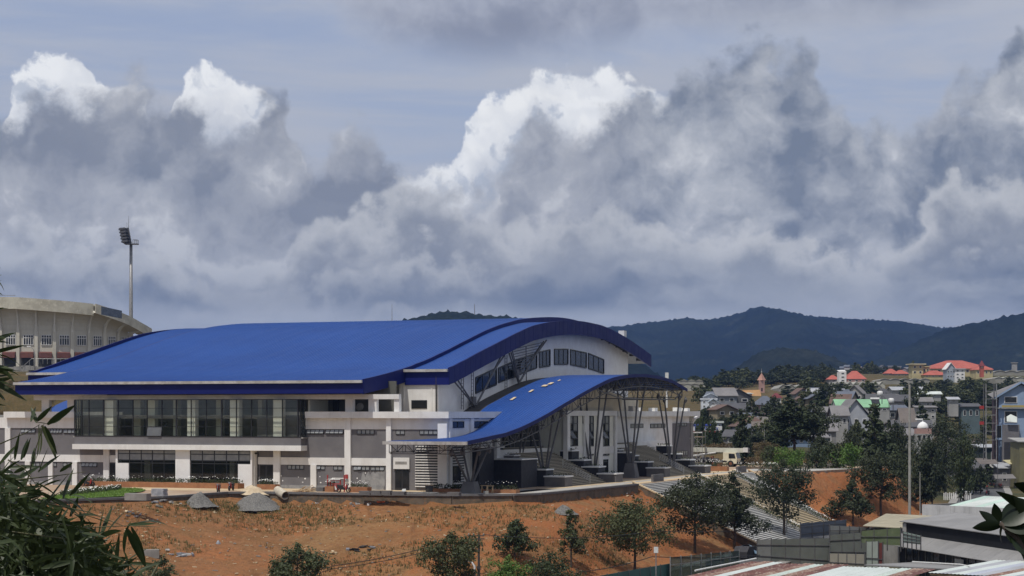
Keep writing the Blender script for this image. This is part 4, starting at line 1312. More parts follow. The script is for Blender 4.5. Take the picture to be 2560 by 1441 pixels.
# big glazing left of the entrance block
v0, z1 = onU(1290, 1040, FU); v1, z0 = onU(1402, 1117, FU)
v0 = 13.0; z1 = 8.3
s = MB()
for k in range(8): vv = lerp(v0, v1, k / 7); s.box(FU, FU + .12, vv - .07, vv + .07, z0, z1)
for k in range(5): zz = lerp(z0 + .05, z1, k / 4); s.box(FU, FU + .12, v0, v1, zz - .06, zz + .06)
fo = part(s, 'lobby_glazing', M['frame'])
for c in range(7):
    for k in range(4): MB().box(FU + .03, FU + .05, lerp(v0, v1, c / 7) + .08, lerp(v0, v1, (c + 1) / 7) - .08, lerp(z0, z1, k / 4) + .08, lerp(z0, z1, (k + 1) / 4) - .08).build('pane', M['pane_dk'], fo)
part(MB().box(uC - .2, FU + .02, vE - .5, FB0, 0, z0), 'base_wall', M['white'])
# blue roof of the far side entrance, seen through the upper gallery at the left end
s = MB(); q_ = [(onV(a, b, v), v) for a, b, v in ((112, 1036, 20), (174, 1036, 20), (174, 999, 30), (160, 1004, 29), (140, 1013, 26), (120, 1024, 22))]
s.extr([(p_[0], v, p_[1]) for p_, v in q_], (0, .1, -.15)); part(s, 'side_entrance_roof', M['blue_roof'])
# mirror block at the far left and the body of the hall
part(MB().box(UL + 1, UR - 1, 8, 76, 0, 12.4), 'hall_body', M['white'])
part(MB().box(-56, -44, 0, 40, 0, 8.1), 'left_block', M['white'])
o_ = part(MB().tube([(-18, 58, 22.3), (-18, 58, 25.2)], .05, .02, n=6), 'lightning_rod', M['galv'])
q = at(980, 806, 300); u_, v_ = UV(q.x, q.y); o_.location = (u_ + 18, v_ - 58, 0)
v_, z_ = onU(1552, 840, 9.2); part(MB().box(9.0, 9.9, v_ - .5, v_ + .6, z_ - .2, z_ + .75), 'roof_tank', M['white'])

# ------------------------------------------------------------------ foliage tools
def leaf_quad(mb, c, size, nrm=None, mi=0, asp=0.6):
    """one bent leaf of two quads"""
    c = Vector(c)
    n = Vector(nrm) if nrm else Vector((random.gauss(0, 1), random.gauss(0, 1), random.gauss(.35, .8)))
    n.normalize()
    a = n.cross(Vector((random.gauss(0, 1), random.gauss(0, 1), random.gauss(0, 1))))
    if a.length < 1e-3: a = n.cross(Vector((1, 0, 0.3)))
    a.normalize(); b = n.cross(a)
    s = size * random.uniform(.65, 1.3)
    k = len(mb.v)
    mb.v += [tuple(c - a * s * .5), tuple(c + b * s * asp * .5 + n * s * .05), tuple(c + a * s * .5 - n * s * .1), tuple(c - b * s * asp * .5 + n * s * .05)]
    mb.f.append((k, k + 1, k + 2, k + 3)); mb.mi.append(mi)


def bed_mesh(name, L, Wd, H, n, size, m, seed=0, flowers=0, fs=.11):
    """low planting that fills a rectangle; returns meshes of leaves and flowers"""
    rs = random.getstate(); random.seed(seed)
    a = MB(); b = MB()
    for _ in range(n):
        x, y = random.uniform(0, L), random.uniform(0, Wd)
        h = H * (.55 + .6 * abs(noise.noise(Vector((x * .9, y * .9, seed)))))
        leaf_quad(a, (x, y, random.uniform(.02, h)), size)
    for _ in range(flowers):
        x, y = random.uniform(0, L), random.uniform(0, Wd)
        if noise.noise(Vector((x * .45, y * .6, seed + 9))) < -.22: continue
        h = H * random.uniform(.75, 1.25)
        for _ in range(2): leaf_quad(b, (x + random.uniform(-.05, .05), y + random.uniform(-.05, .05), h), fs, (random.gauss(0, .5), random.gauss(-.4, .5), 1), asp=.9)
    random.setstate(rs)
    return a.mesh(name, m), b.mesh('flowers', M['flower'])


def planter(label, u, v, L, Wd, H, box_m, group=None, plants=M['leaf_a'], n=160, ph=.35, size=.16, flowers=60, cap=False, turn=0.0, z=0.0, cat='planter'):
    t_ = site('planter', label, cat, u, v, z, group, turn)
    MB().box(0, L, 0, Wd, 0, H).build('box', box_m, t_)
    if cap:
        c = MB(); c.box(-.1, L + .1, -.1, Wd + .1, H + .002, H + .16); c.build('coping', M['white2'], t_)
    a, b = bed_mesh('plants', L - .1, Wd - .1, ph, n, size, plants, seed=int(abs(u * 7 + v * 13)) % 97, flowers=flowers)
    o = put('plants', a, t_, (.05, .05, H + (.15 if cap else 0))); tag(o, kind='stuff')
    if flowers: o = put('flowers', b, t_, (.05, .05, H + (.15 if cap else 0))); tag(o, kind='stuff')
    return t_


# ------------------------------------------------------------------ entrance canopy
CAN_V = [(-14.16, 5.75), (-7.8, 6.2), (-1.25, 6.78), (8.24, 8.35), (18.5, 10.45), (25.8, 11.95), (33.5, 13.25), (41.7, 13.86), (50.4, 13.93), (59.6, 13.35), (66.9, 12.2)]
CP = prof(CAN_V, 44)
C0, C1 = 11.2, 21.0
CL = [(v, lerp(min(z, 5.8), z, ss(v, -3, 16))) for v, z in CP]   # the sheet dips along the block's corner
canopy = site('entrance_canopy', 'curved blue metal entrance canopy on fanned steel columns over the stairs', 'canopy', 0, 0)
ribbed(CL, C0, C1, .45, Q=CP).build('roof_sheet', M['blue_roof'], canopy)
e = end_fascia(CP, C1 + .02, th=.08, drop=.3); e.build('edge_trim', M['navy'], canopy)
s = MB()
for i in range(14, 44):
    (v0, z0), (v1, z1) = CL[i], CL[i + 1]
    s.quad((AU + .02, v0, z0 - .25), (C0, v0, z0 - .1), (C0, v1, z1 - .1), (AU + .02, v1, z1 - .25))
s.build('valley_gutter', M['postdk'], canopy)
v0, z0 = CP[0]
s = MB()
for i in range(4):
    a, b = lerp(C0 - .1, C1 + .1, i / 4), lerp(C0 - .1, C1 + .1, (i + 1) / 4)
    s.box(a + .01, b - .01, v0 - .3, v0 - .02, z0 - .3, z0 + .05)
s.build('gutter', M['gutter'], canopy)
zc = lambda v: tab(v, CP)
zu = lambda v, u: lerp(tab(v, CL), tab(v, CP), (u - C0) / (C1 - C0))
for uu in (C0 + .4, C1 - .5):                                # trusses along the wave
    s = MB(); n = 38; P = []
    for i in range(n + 1):
        v = lerp(v0 + .4, 66.2, i / n)
        dpt = .95 + .55 * math.sin(math.pi * i / n)
        P.append(((uu, v, zu(v, uu) - .22), (uu, v, zu(v, uu) - .22 - dpt)))
    for i in range(n):
        s.bar(P[i][0], P[i + 1][0], .1); s.bar(P[i][1], P[i + 1][1], .1)
        s.bar(P[i][0], P[i][1], .06); s.bar(P[i][i % 2], P[i + 1][1 - i % 2], .06)
    s.bar(P[n][0], P[n][1], .08)
    s.build('truss', M['steel'], canopy)
for i in range(11):                                         # cross trusses
    v = lerp(v0 + .5, 65.8, i / 10); s = MB(); z = zc(v) - .28
    zL = zu(v, C0) - .28; s.bar((C0 + .4, v, zL), (C1 - .4, v, z), .09); s.bar((C0 + .4, v, zL - 1.05), (C1 - .4, v, z - 1.05), .09)
    for k in range(6):
        a, b = lerp(C0 + .5, C1 - .5, k / 6), lerp(C0 + .5, C1 - .5, (k + 1) / 6)
        za, zb_ = zu(v, a) - .28, zu(v, b) - .28; s.bar((a, v, za if k % 2 else za - 1.05), (b, v, zb_ - 1.05 if k % 2 else zb_), .05); s.bar((b, v, zb_), (b, v, zb_ - 1.05), .05)
    s.build('cross_truss', M['steel'], canopy)
s = MB()
for i in range(46):
    v = lerp(v0 + .2, 66.4, i / 45); s.bar((C0, v, zu(v, C0) - .13), (C1, v, zc(v) - .13), .1, .12)
s.build('purlins', M['steel'], canopy)['kind'] = 'stuff'
s = MB()                                                    # straight tie frame at the far end
for uu in (C0 + .4, C1 - .5):
    s.bar((uu, 38.5, 10.75), (uu, 62.5, 10.75), .14); s.bar((uu, 27.5, 12.0), (uu, 38.5, 10.75), .12); s.bar((uu, 62.5, 10.75), (uu, 66, 11.9), .12)
    for v in range(40, 64, 4): s.bar((uu, v, 10.75), (uu, v - 2, zc(v - 2) - .9), .06); s.bar((uu, v, 10.75), (uu, v + 2, zc(v + 2) - .9), .06)
s.bar((C0 + .4, 38.5, 10.75), (C1 - .5, 38.5, 10.75), .12); s.bar((C0 + .4, 62.5, 10.75), (C1 - .5, 62.5, 10.75), .12)
s.build('tie_frame', M['steel'], canopy)


def tree_column(u, v, base, h, spread=1.5):
    s = MB()
    r0, r1 = .95, .62
    s.hexa([(u - r0, v - r0, base), (u + r0, v - r0, base), (u + r0, v + r0, base), (u - r0, v + r0, base), (u - r1, v - r1, base + h), (u + r1, v - r1, base + h), (u + r1, v + r1, base + h), (u - r1, v + r1, base + h)])
    p_ = s.build('pedestal', M['concrete_dk'], canopy)
    for du in (-1, 1):
        for dv in (-1, 1):
            s = MB()
            vt = v + dv * spread + (.35 if du > 0 else -.35); ut = u + du * spread
            top = zu(vt, ut) - 1.0
            s.tube([(u + du * .25, v + dv * .25, base + h), (ut, vt, top)], .135, .115, n=8)
            s.lathe([(.02, top - .95), (.2, top - .75), (.26, top - .5), (.2, top - .28), (.02, top - .1)], ut + 0, vt + 0, n=8)
            s.build('column', M['steel'], canopy)


for u, v, b, h in ((18.6, -7.6, 0, 1.3), (18.6, 15.4, 0, 2.0), (18.75, 48.0, 0, 2.0), (13.2, 20.0, .0, 2.4), (16.8, 38.0, 0, 1.3), (19.0, 66.0, 0, 1.7)):
    tree_column(u, v, b, h)
for a, b, w_, l_, rz in ((1283, 990, .5, 1.9, .4), (1328, 974, .45, 1.7, .5), (1362, 958, .9, 1.2, .2), (1377, 957, .7, 1.5, .1), (1398, 950, .35, 1.0, .3)):
    q = onU(a, b, 13.2 + (a - 1283) * .012); uu = 13.2 + (a - 1283) * .012; vv = q[0]
    sl = math.atan2(zc(vv + 1) - zc(vv - 1), 2)
    o = MB().box(-w_ * .35, w_ * .35, -l_ * .45, l_ * .45, 0, .04).build('board', M['ply']); o.location = W(uu, vv, zu(vv, uu) + .13)
    o.rotation_euler = (sl, 0, -ANG + .15 * rz)
    tag(o, {1283: 'pale board offcut lying lowest on the blue canopy near its wall edge', 1328: 'pale board offcut second lowest on the blue canopy', 1362: 'square pale board left lying near the crest of the blue canopy', 1377: 'longer pale board beside the square one near the canopy crest', 1398: 'small pale board highest up on the blue canopy'}[a], 'board', 'board offcuts left on the canopy')

# ------------------------------------------------------------------ entrance stairs: two flights with stepped planters
def flight(label, va, vb, m1):
    t_ = site('entrance_stairs', label, 'stairs', 0, 0)
    n = 28; ub, ut, H = 21.2, 12.4, 4.56
    L = vb - va; tr = (ub - ut) / n; rs = H / n
    q = MB(); q.box(-tr - .12, .035, 0, L, 0, rs * .35); me = q.mesh('step', m1)
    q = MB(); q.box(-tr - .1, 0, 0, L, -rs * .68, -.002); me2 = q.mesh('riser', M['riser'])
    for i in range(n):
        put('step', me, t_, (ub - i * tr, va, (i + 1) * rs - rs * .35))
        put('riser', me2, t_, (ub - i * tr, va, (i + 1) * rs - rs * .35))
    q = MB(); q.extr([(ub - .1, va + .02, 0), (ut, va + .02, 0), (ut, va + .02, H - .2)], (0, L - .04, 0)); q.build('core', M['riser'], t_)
    # rails up the middle of the lowest steps
    s = MB(); vm = va + L * .58
    for k in range(4):
        for dv in (0,):
            s.tube([(ub + .1, vm, .35 + k * .22), (ub - 3.6, vm, 2.2 + k * .22)], .035, n=6)
    for uu in (ub, ub - 1.8, ub - 3.6): z = (ub - uu) / (ub - ut) * H; s.tube([(uu, vm, z), (uu, vm, z + 1.1)], .045, n=6)
    s.build('handrail', M['inox'], t_)
    return t_


flight('wide entrance stairs nearest the photographer between black stepped planters', 16.2, 30.4, M['tread'])
flight('wide entrance stairs beyond the white doorway block, further from the photographer', 55.8, 71.0, M['tread'])


def step_planters(va, vb, outer, words, sides):
    for side in sides:
        lay = [(21.9, 1.15, 2.6), (19.4, 1.95, 2.2), (17.3, 2.8, 2.2), (15.0, 3.6, 2.2), (12.9, 4.6, 2.0)]
        if side == 'R': lay = [(22.6, 1.0, 2.5), (20.2, 1.85, 2.2), (18.2, 2.7, 2.0), (16.6, 3.9, 1.6)]
        for i, (u, h, l_) in enumerate(lay):
            v = va - outer + (.25 * i if side == 'L' else 0) if side == 'L' else vb + .05
            wd = outer - (.25 * i if side == 'L' else 0)
            planter('%s stepped planter with white coping on the %s of the %s entrance stairs' % (('lowest grey', 'second lowest black', 'middle black', 'second highest black', 'highest black')[i], 'left' if side == 'L' else 'right', words),
                    u - l_, v, l_, wd, h, M['concrete_dk'] if i == 0 else M['dark_wall'], 'stepped planters beside the entrance stairs', M['leaf_d'], 60, .4, .2, 0, True)


step_planters(16.2, 30.4, 2.7, 'nearer', 'LR')
step_planters(55.8, 71.0, 2.6, 'further', 'LR')
# dark plinth walls beside the flights
for label, u0, u1, v0, v1, h in (('tall black stone wall left of the nearer entrance stairs behind the steel column', 13.0, 18.4, 8.2, 13.4, 3.3), ('low black stone wall deep under the canopy at its dark left end', 12.6, 15.0, 3.4, 8.0, 4.8), ('black stone wall between the white doorway block and the further stairs', 13.2, 17.4, 50.3, 53.1, 3.3)):
    o = site('plinth_wall', label, 'wall', u0, v0)
    MB().box(0, u1 - u0, 0, v1 - v0, 0, h).build('body', M['dark_wall'], o)
    MB().box(-.08, u1 - u0 + .08, -.08, v1 - v0 + .08, h + .002, h + .14).build('coping', M['white2'], o)

# ------------------------------------------------------------------ outdoor stairs down to the street
big = site('outdoor_stairs', 'broad outdoor stairs of white treads down from the terrace to the street', 'stairs', 0, 0)
NS, S_U, S_H = 46, 27.05, -7.45
S_L = 15.3
trd, ris = S_L / NS, -S_H / NS
for va, vb, m1 in ((26.2, 51.2, M['tread2']), (52.8, 69.3, M['tread3']), (70.9, 80.4, M['tread2'])):
    q = MB(); q.box(-.2, trd, 0, vb - va, -.06, 0); me = q.mesh('step', m1)
    q = MB(); q.box(-.2, trd - .03, 0, vb - va, -.6, -.062); me2 = q.mesh('riser', M['concrete_dk'])  # risers coloured darker than the treads, shade of their faces included
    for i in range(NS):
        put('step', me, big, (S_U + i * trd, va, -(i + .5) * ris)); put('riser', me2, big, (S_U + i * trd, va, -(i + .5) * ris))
for va, vb in ((51.2, 52.8), (69.3, 70.9)):
    q = MB(); q.extr([(S_U - .3, va, .05), (S_U - .3, va, -1), (S_U + S_L, va, S_H - 1), (S_U + S_L, va, S_H + .25)], (0, vb - va, 0)); q.build('planting_strip', M['concrete'], big)
    a = MB(); b = MB()
    for _ in range(1500):
        f = random.random(); x = S_U + f * S_L; z = .15 + f * S_H; y = random.uniform(va - .35, vb + .35)
        h = .35 + .5 * abs(noise.noise(Vector((x * .8, va, 1))))
        leaf_quad(a, (x, y, z + random.uniform(0, h)), .2)
    for _ in range(150):
        f = random.random(); leaf_quad(b, (S_U + f * S_L, random.uniform(va, vb), .75 + f * S_H), .16, (0, -.4, 1), asp=.9)
    tag(a.build('shrubs', M['leaf_a'], big), kind='stuff'); tag(b.build('flowers', M['flower'], big), kind='stuff')
for va, m1 in ((25.45, M['pave_sand']), (80.5, M['pave_sand'])):
    q = MB(); q.extr([(S_U - .6, va, .25), (S_U - .6, va, -9), (S_U + S_L + .3, va, -9), (S_U + S_L + .3, va, S_H + .25)], (0, .6, 0)); q.build('side_wall', M['mason'], big)
    q = MB(); q.extr([(S_U - .65, va - .05, .262), (S_U + S_L + .35, va - .05, S_H + .262), (S_U + S_L + .35, va - .05, S_H + .4), (S_U - .65, va - .05, .4)][::-1], (0, .7, 0)); q.build('coping', m1, big)
# low wall stub at the head of the stairs
for label, v0, v1 in (('short grey brick wall at the head of the outdoor stairs, nearer one', 33.5, 38.0), ('short grey brick wall at the head of the outdoor stairs, further one', 74.0, 79.0)):
    o = site('low_wall', label, 'wall', 26.3, v0, 0, 'low walls at the stair head')
    for r_ in range(4):
        n = 6
        for i in range(n):
            a, b = lerp(0, v1 - v0, i / n), lerp(0, v1 - v0, (i + 1) / n)
            MB().box(0, .3, a + .015, b - .015, r_ * .24, r_ * .24 + .225).build('block', M['concrete_dk'], o)

# ------------------------------------------------------------------ planting along the front
planter('long terracotta planter with white flowers before the shop windows', onZ(228, 1215)[0], onZ(320, 1217)[1] - 1.5, 21.5, 1.5, .62, M['terracotta'], 'flower planters along the front', n=2200, ph=.62, flowers=150)
u, v = onZ(690, 1225); planter('short terracotta planter with white flowers right of the sand heap', u - 2.4, v - .2, 2.4, 1.1, .6, M['terracotta'], 'flower planters along the front', n=200, ph=.5, flowers=60)
u, v = onZ(812, 1230); planter('small terracotta planter left of the red gate frame', u, v, 1.1, 1.0, .62, M['terracotta'], 'flower planters along the front', n=120, ph=.7, flowers=50)
u, v = onZ(872, 1231); planter('terracotta planter with white flowers right of the red gate frame', u, v, 2.3, 1.1, .58, M['terracotta'], 'flower planters along the front', n=220, ph=.55, flowers=70)
u, v = onZ(858, 1219); planter('low flower bed of white blooms against the patched grey wall', u, v, 5.0, .8, .15, M['concrete'], 'flower planters along the front', n=380, ph=.55, flowers=110)
u, v = onZ(990, 1226); planter('dark leafy planting in front of the louvre screen', u, v, 9.0, 1.0, .2, M['terracotta'], 'flower planters along the front', M['leaf_d'], 620, .75, .22, 60)
u, v = onZ(1078, 1231); planter('long low brown planter at the corner below the canopy gutter', u, v, 10.2, 1.2, .4, M['terracotta'], 'flower planters along the front', M['leaf_d'], 700, .75, .22, 50)
u, v = onZ(1712, 1177); planter('terracotta planter of white flowers beside the crane truck', u, v - .5, 6.8, 1.2, .7, M['terracotta'], 'planters by the crane truck', n=420, ph=.9, flowers=120, size=.22)
u, v = onZ(1853, 1172); planter('low bed of white flowers right of the crane truck cab', u - .5, v - 1, 7.0, 2.2, .3, M['mason'], 'planters by the crane truck', n=400, ph=.6, flowers=140, size=.22)
for a, b in ((1729, 1180), (1799, 1176)):
    u, v = onZ(a, b); o = site('brick_post', 'red brick gate post %s' % ('at the left end of the flower planter by the far block' if a < 1750 else 'right of the flower planter, before the truck wheels'), 'post', u, v, 0, 'red brick posts by the truck')
    for r_ in range(6): MB().box(-.35, .35, -.35, .35, r_ * .2, r_ * .2 + .185).build('brick_course', M['rust'], o)
    MB().box(-.42, .42, -.42, .42, 1.2, 1.28).build('cap', M['concrete'], o)
# lawn with a flower bed at the roundabout, left
lp = [onZ(*q) for q in ((95, 1250), (160, 1238), (230, 1229), (300, 1222.5), (345, 1223.5), (365, 1227), (352, 1232), (312, 1236), (310, 1243), (225, 1247.5), (130, 1251))]
s = MB(); s.poly(uvp(lp, .11)); o = tag(s.build('lawn', M['lawn']), kind='structure')
gl = MB()
for _ in range(5200):
    a, b = random.uniform(95, 365), random.uniform(1223, 1251)
    u, v = onZ(a, b)
    if inside(u, v, lp):
        c = W(u, v, .11); h = random.uniform(.08, .22); d = random.uniform(-.06, .06)
        gl.poly([c + Vector((-.03, 0, 0)), c + Vector((.03, 0, 0)), c + Vector((d, d, h))])
M['blade'] = leafmat('grass_blade', (0.10, 0.18, 0.025), (0.15, 0.23, 0.04), .8, .3)
tag(gl.build('grass', M['blade']), kind='stuff')
fb = thing('flower_bed', 'bed of white flowers planted along the lawn on the left', 'flower bed', W(*onZ(175, 1240)))
a = MB(); b = MB(); c0 = fb.location
for _ in range(2600):
    f = random.random(); u, v = onZ(lerp(150, 303, f), lerp(1241, 1226, f) + random.uniform(-3.2, 3.2) * math.sin(math.pi * (f * .9 + .08)))
    q = W(u, v, .12) - c0; hh_ = .25 + .3 * random.random(); leaf_quad(a, q + Vector((0, 0, random.uniform(0, hh_))), .2)
    if random.random() < .075: leaf_quad(b, q + Vector((0, 0, hh_ + .05)), .14, (random.gauss(0, .4), random.gauss(-.5, .4), 1), asp=.9)
tag(a.build('plants', M['leaf_a'], fb), kind='stuff'); tag(b.build('flowers', M['flower'], fb), kind='stuff')

# ------------------------------------------------------------------ building materials and clutter on the terrace
def heap(name, label, cat, u, v, z, r, h, m, seed, squash=1.0, n=40):
    s = MB(); prof_ = 16
    k = []
    for i in range(prof_ + 1):
        f = i / prof_
        for j in range(n):
            th = 2 * math.pi * j / n
            rr = r * f * (1 + .22 * noise.noise(Vector((math.cos(th) * 1.3, math.sin(th) * 1.3, seed))))
            zz = h * (.5 + .5 * math.cos(math.pi * min(1, f * 1.02))) * (.93 + .07 * (1 - f)) + .09 * noise.noise(Vector((rr * math.cos(th) * 6, rr * math.sin(th) * 6, seed))) + .2 * h * noise.noise(Vector((rr * math.cos(th) * 1.6, rr * math.sin(th) * 1.6, seed))) * (1 - f * .6) - .25 * f * f
            s.v.append((rr * math.cos(th), rr * math.sin(th) * squash, zz))
    for i in range(prof_):
        for j in range(n):
            jj = (j + 1) % n
            s.f.append((i * n + j, i * n + jj, (i + 1) * n + jj, (i + 1) * n + j)); s.mi.append(0)
    o = s.build(name, m, None, True); o.location = W(u, v, z); o.rotation_euler.z = -ANG
    return tag(o, label, cat)


def ground_at(a, b, z_guess=-1.2):
    """point of the clay slope on a sight line"""
    lo, hi = 120.0, 300.0
    best = None
    y = 150.0
    while y < 470:
        q = at(a, b, y)
        if q.z <= land(q.x, q.y): return Vector((q.x, q.y, land(q.x, q.y)))
        y += .5
    return at(a, b, 220)


def gheap(name, label, cat, a, b, r, h, m, seed, sq=1.0, dy=0.0):
    q = ground_at(a, b); u, v = UV(q.x, q.y + dy)
    return heap(name, label, cat, u, v, land(q.x, q.y + dy) + .02, r, h, m, seed, sq)


gheap('gravel_heap', 'conical grey gravel heap left of the sunken pit below the terrace', 'gravel heap', 497, 1262, 2.2, 1.25, M['gravel'], 3)
gheap('gravel_heap', 'broad grey gravel heap beside the concrete pipe', 'gravel heap', 642, 1268, 3.7, 1.5, M['gravel'], 5)
gheap('gravel_heap', 'low flattened gravel heap on the clay slope left of the nearest stairs', 'gravel heap', 1410, 1283, 1.7, .75, M['gravel'], 8)
u, v = onZ(618, 1232); heap('sand_heap', 'pale sand heap on the terrace behind the gravel', 'sand heap', u, v + 1.2, 0, 2.3, .75, M['sand'], 7, .6)
u, v = onZ(757, 1231)
tp = site('timber_pile', 'loose pile of sawn timber offcuts before the grey wall', 'timber pile', u, v + .3)
for i in range(26):
    a = random.uniform(-1.2, 1.2); l_ = random.uniform(.9, 1.8)
    A = Vector((a - .5, random.uniform(-.5, .5), random.uniform(.02, .12))); th = random.uniform(-.7, .7)
    MB().bar(A, A + Vector((l_ * math.cos(th), .4 * math.sin(th), random.uniform(.2, .75) * (1 - abs(a) / 1.8))), .09, .05).build('plank', M['wood'] if i % 3 else M['ply'], tp)
# concrete pipe
q = ground_at(693, 1254)
pp = thing('concrete_pipe', 'pale concrete drain pipe lying at the edge of the gravel', 'pipe', q + Vector((0, 0, .6)), R(-38))
s = MB(); n = 20; L_ = 2.3
for i in range(n):
    a, b = 2 * math.pi * i / n, 2 * math.pi * (i + 1) / n
    for ro, fl in ((.62, 0), (.52, 1)):
        P = [(0 if k in (0, 1) else L_, ro * math.cos(t_), ro * math.sin(t_)) for k, t_ in ((0, a), (1, b), (2, b), (3, a))]
        s.poly(P if fl else P[::-1])
    for x in (0, L_): s.poly([(x, .52 * math.cos(a), .52 * math.sin(a)), (x, .62 * math.cos(a), .62 * math.sin(a)), (x, .62 * math.cos(b), .62 * math.sin(b)), (x, .52 * math.cos(b), .52 * math.sin(b))])
s.build('shell', pmat('pale_pipe_concrete', (.58, .52, .42), (.45, .40, .32), 1.2, .9, .1), pp)
pp.rotation_euler = (0, R(17), R(-52)); pp.scale = (.8, .8, .8)


def slabs(label, a, b, w_, d_, n, m=M['concrete'], th=.08, cat='stack', turn=0.0, name='slab_stack', dz=0):
    u, v = onZ(a, b); o = site(name, label, cat, u, v, dz, None, turn)
    z = 0
    for i in range(n):
        j = random.uniform(-.05, .05)
        MB().box(j, w_ + j, 0, d_, z, z + th * .93).build('slab', m, o); z += th
    return o


slabs('stack of grey paving slabs left of the small terracotta planter', 778, 1229, 1.5, .7, 6, M['concrete_dk'])
slabs('wide grey block stack, first right of the parked black motorbike', 897, 1237, 1.35, .6, 5, M['concrete_dk'])
slabs('second grey block stack in the row along the terrace edge', 926, 1237.5, 1.2, .6, 6, M['concrete_dk'])
slabs('third grey block stack in the row along the terrace edge', 950, 1237.8, 1.25, .6, 6, M['concrete_dk'])
slabs('fourth grey block stack, next to the long pipes', 977, 1238, 1.6, .6, 5, M['concrete_dk'])
slabs('pallet of grey slabs right of the bucket at the terrace edge', 1117, 1240, 1.4, .7, 5, M['concrete_dk'])
slabs('stack of pale grey boards behind the long concrete block at the lawn', 378, 1240, 1.5, .9, 7, pmat('bluish_slabs', (.34, .35, .38), (.22, .23, .26), 2, .8), .11)
o = slabs('long bare concrete block at the right end of the lawn', 311, 1251, 2.6, .9, 1, M['concrete'], .75, 'concrete block', name='concrete_block')
u, v = onZ(1003, 1236)
o = site('pipe_bundle', 'bundle of long zinc pipes along the terrace edge', 'pipes', u, v)
for i in range(8): MB().tube([(random.uniform(0, .5), .1 * (i % 4), .1 + .12 * (i // 4)), (4.4 + random.uniform(-.4, .3), .1 * (i % 4), .1 + .12 * (i // 4))], .05, n=6).build('pipe', M['galv'], o)
u, v = onZ(1073, 1236)
o = site('bucket', 'dark dented bucket with pale cement rim at the terrace edge', 'bucket', u, v)
MB().lathe([(.34, 0), (.4, .5), (.45, .95)], n=14).build('body', M['postdk'], o, True); MB().lathe([(.47, .955), (.5, 1.0), (.42, 1.02), (.3, .96)], n=14).build('rim', M['sand'], o, True)
# red gate frame
u, v = onZ(832, 1230)
o = site('gate_frame', 'small red steel gate frame standing between two terracotta planters', 'gate frame', u - .3, v)
for x in (0, 1.25, -.35, 1.75): MB().bar((x, 0, 0), (x, 0, 1.45 if x in (0, 1.25) else 1.9), .12).build('post', M['red'], o)
for z in (.9, 1.3): MB().bar((0, 0, z), (1.25, 0, z), .1).build('rail', M['red'], o)
MB().box(.2, 1.05, -.04, .04, .15, .8).build('panel', M['red'], o); MB().extr([(.35, -.06, .2), (.9, -.06, .2), (.62, -.06, .72)], (0, .015, 0)).build('marking', M['plastic_white'], o)
MB().box(-.05, 1.3, -.12, .12, 1.34, 1.44).build('cloth', M['plastic_white'], o)
# scaffold tower by the front wall
def scaffold(label, u, v, w_, d_, lifts, h, group=None, mat=M['galv']):
    o = site('scaffold', label, 'scaffold', u, v, 0, group)
    for x in (0, w_):
        for y in (0, d_): MB().tube([(x, y, 0), (x, y, lifts * h + .9)], .03, n=6).build('standard', mat, o)
    for k in range(lifts + 1):
        z = k * h + (.3 if k == 0 else 0)
        for y in (0, d_): MB().tube([(0, y, z), (w_, y, z)], .025, n=6).build('ledger', mat, o)
        for x in (0, w_): MB().tube([(x, 0, z), (x, d_, z)], .025, n=6).build('transom', mat, o)
        if k < lifts:
            MB().tube([(0, 0, z), (w_, 0, z + h)], .02, n=6).build('brace', mat, o); MB().tube([(w_, 0, z), (0, 0, z + h)], .02, n=6).build('brace', mat, o)
    MB().box(0, w_, .1, d_ - .1, lifts * h + .02, lifts * h + .07).build('deck', M['wood'], o)
    MB().tube([(0, 0, lifts * h + .85), (w_, 0, lifts * h + .85)], .025, n=6).build('guard_rail', mat, o)
    return o


u, v = onZ(924, 1221); scaffold('light steel scaffold tower against the patched front wall', u, v - .6, 1.9, 1.0, 2, 1.25)
u, v = onZ(1735, 1180); scaffold('tall steel scaffold tower at the corner of the far block', u, v, 1.3, 1.6, 4, 1.3)
for i, (a, b) in enumerate(((1205, 1233), (1219, 1234))):
    u, v = onZ(a, b); o = site('sawhorse', 'small wooden trestle %s beside the corner planter' % ('on the left' if i == 0 else 'on the right'), 'trestle', u, v, 0, 'trestles at the terrace edge')
    for x in (0, .6):
        MB().bar((x, -.25, 0), (x, 0, .8), .07).build('leg', M['wood'], o); MB().bar((x, .25, 0), (x, 0, .8), .07).build('leg', M['wood'], o)
    MB().bar((-.15, 0, .83), (.75, 0, .83), .09).build('beam', M['wood'], o)
# orange hose along the wall foot
pts = []
for a, b in ((712, 1246), (760, 1250), (820, 1253), (880, 1256.5), (930, 1257.5), (965, 1259), (1010, 1259), (1060, 1259.5), (1120, 1259), (1180, 1258), (1215, 1258)):
    q = ground_at(a, b); pts.append(q + Vector((0, 0, .12)))
o = MB().tube(pts, .06, n=6).build('hose', M['orange']); tag(o, 'orange hose running along the foot of the retaining wall', 'hose')
q = ground_at(955, 1260); pts = [q + Vector((.5 * math.cos(i * .7) * (1 + .1 * i / 8), .5 * math.sin(i * .7), .08 + .01 * i)) for i in range(20)]
o = MB().tube(pts, .05, n=6).build('hose', M['orange']); tag(o, 'coil of orange hose dropped at the foot of the retaining wall', 'hose')
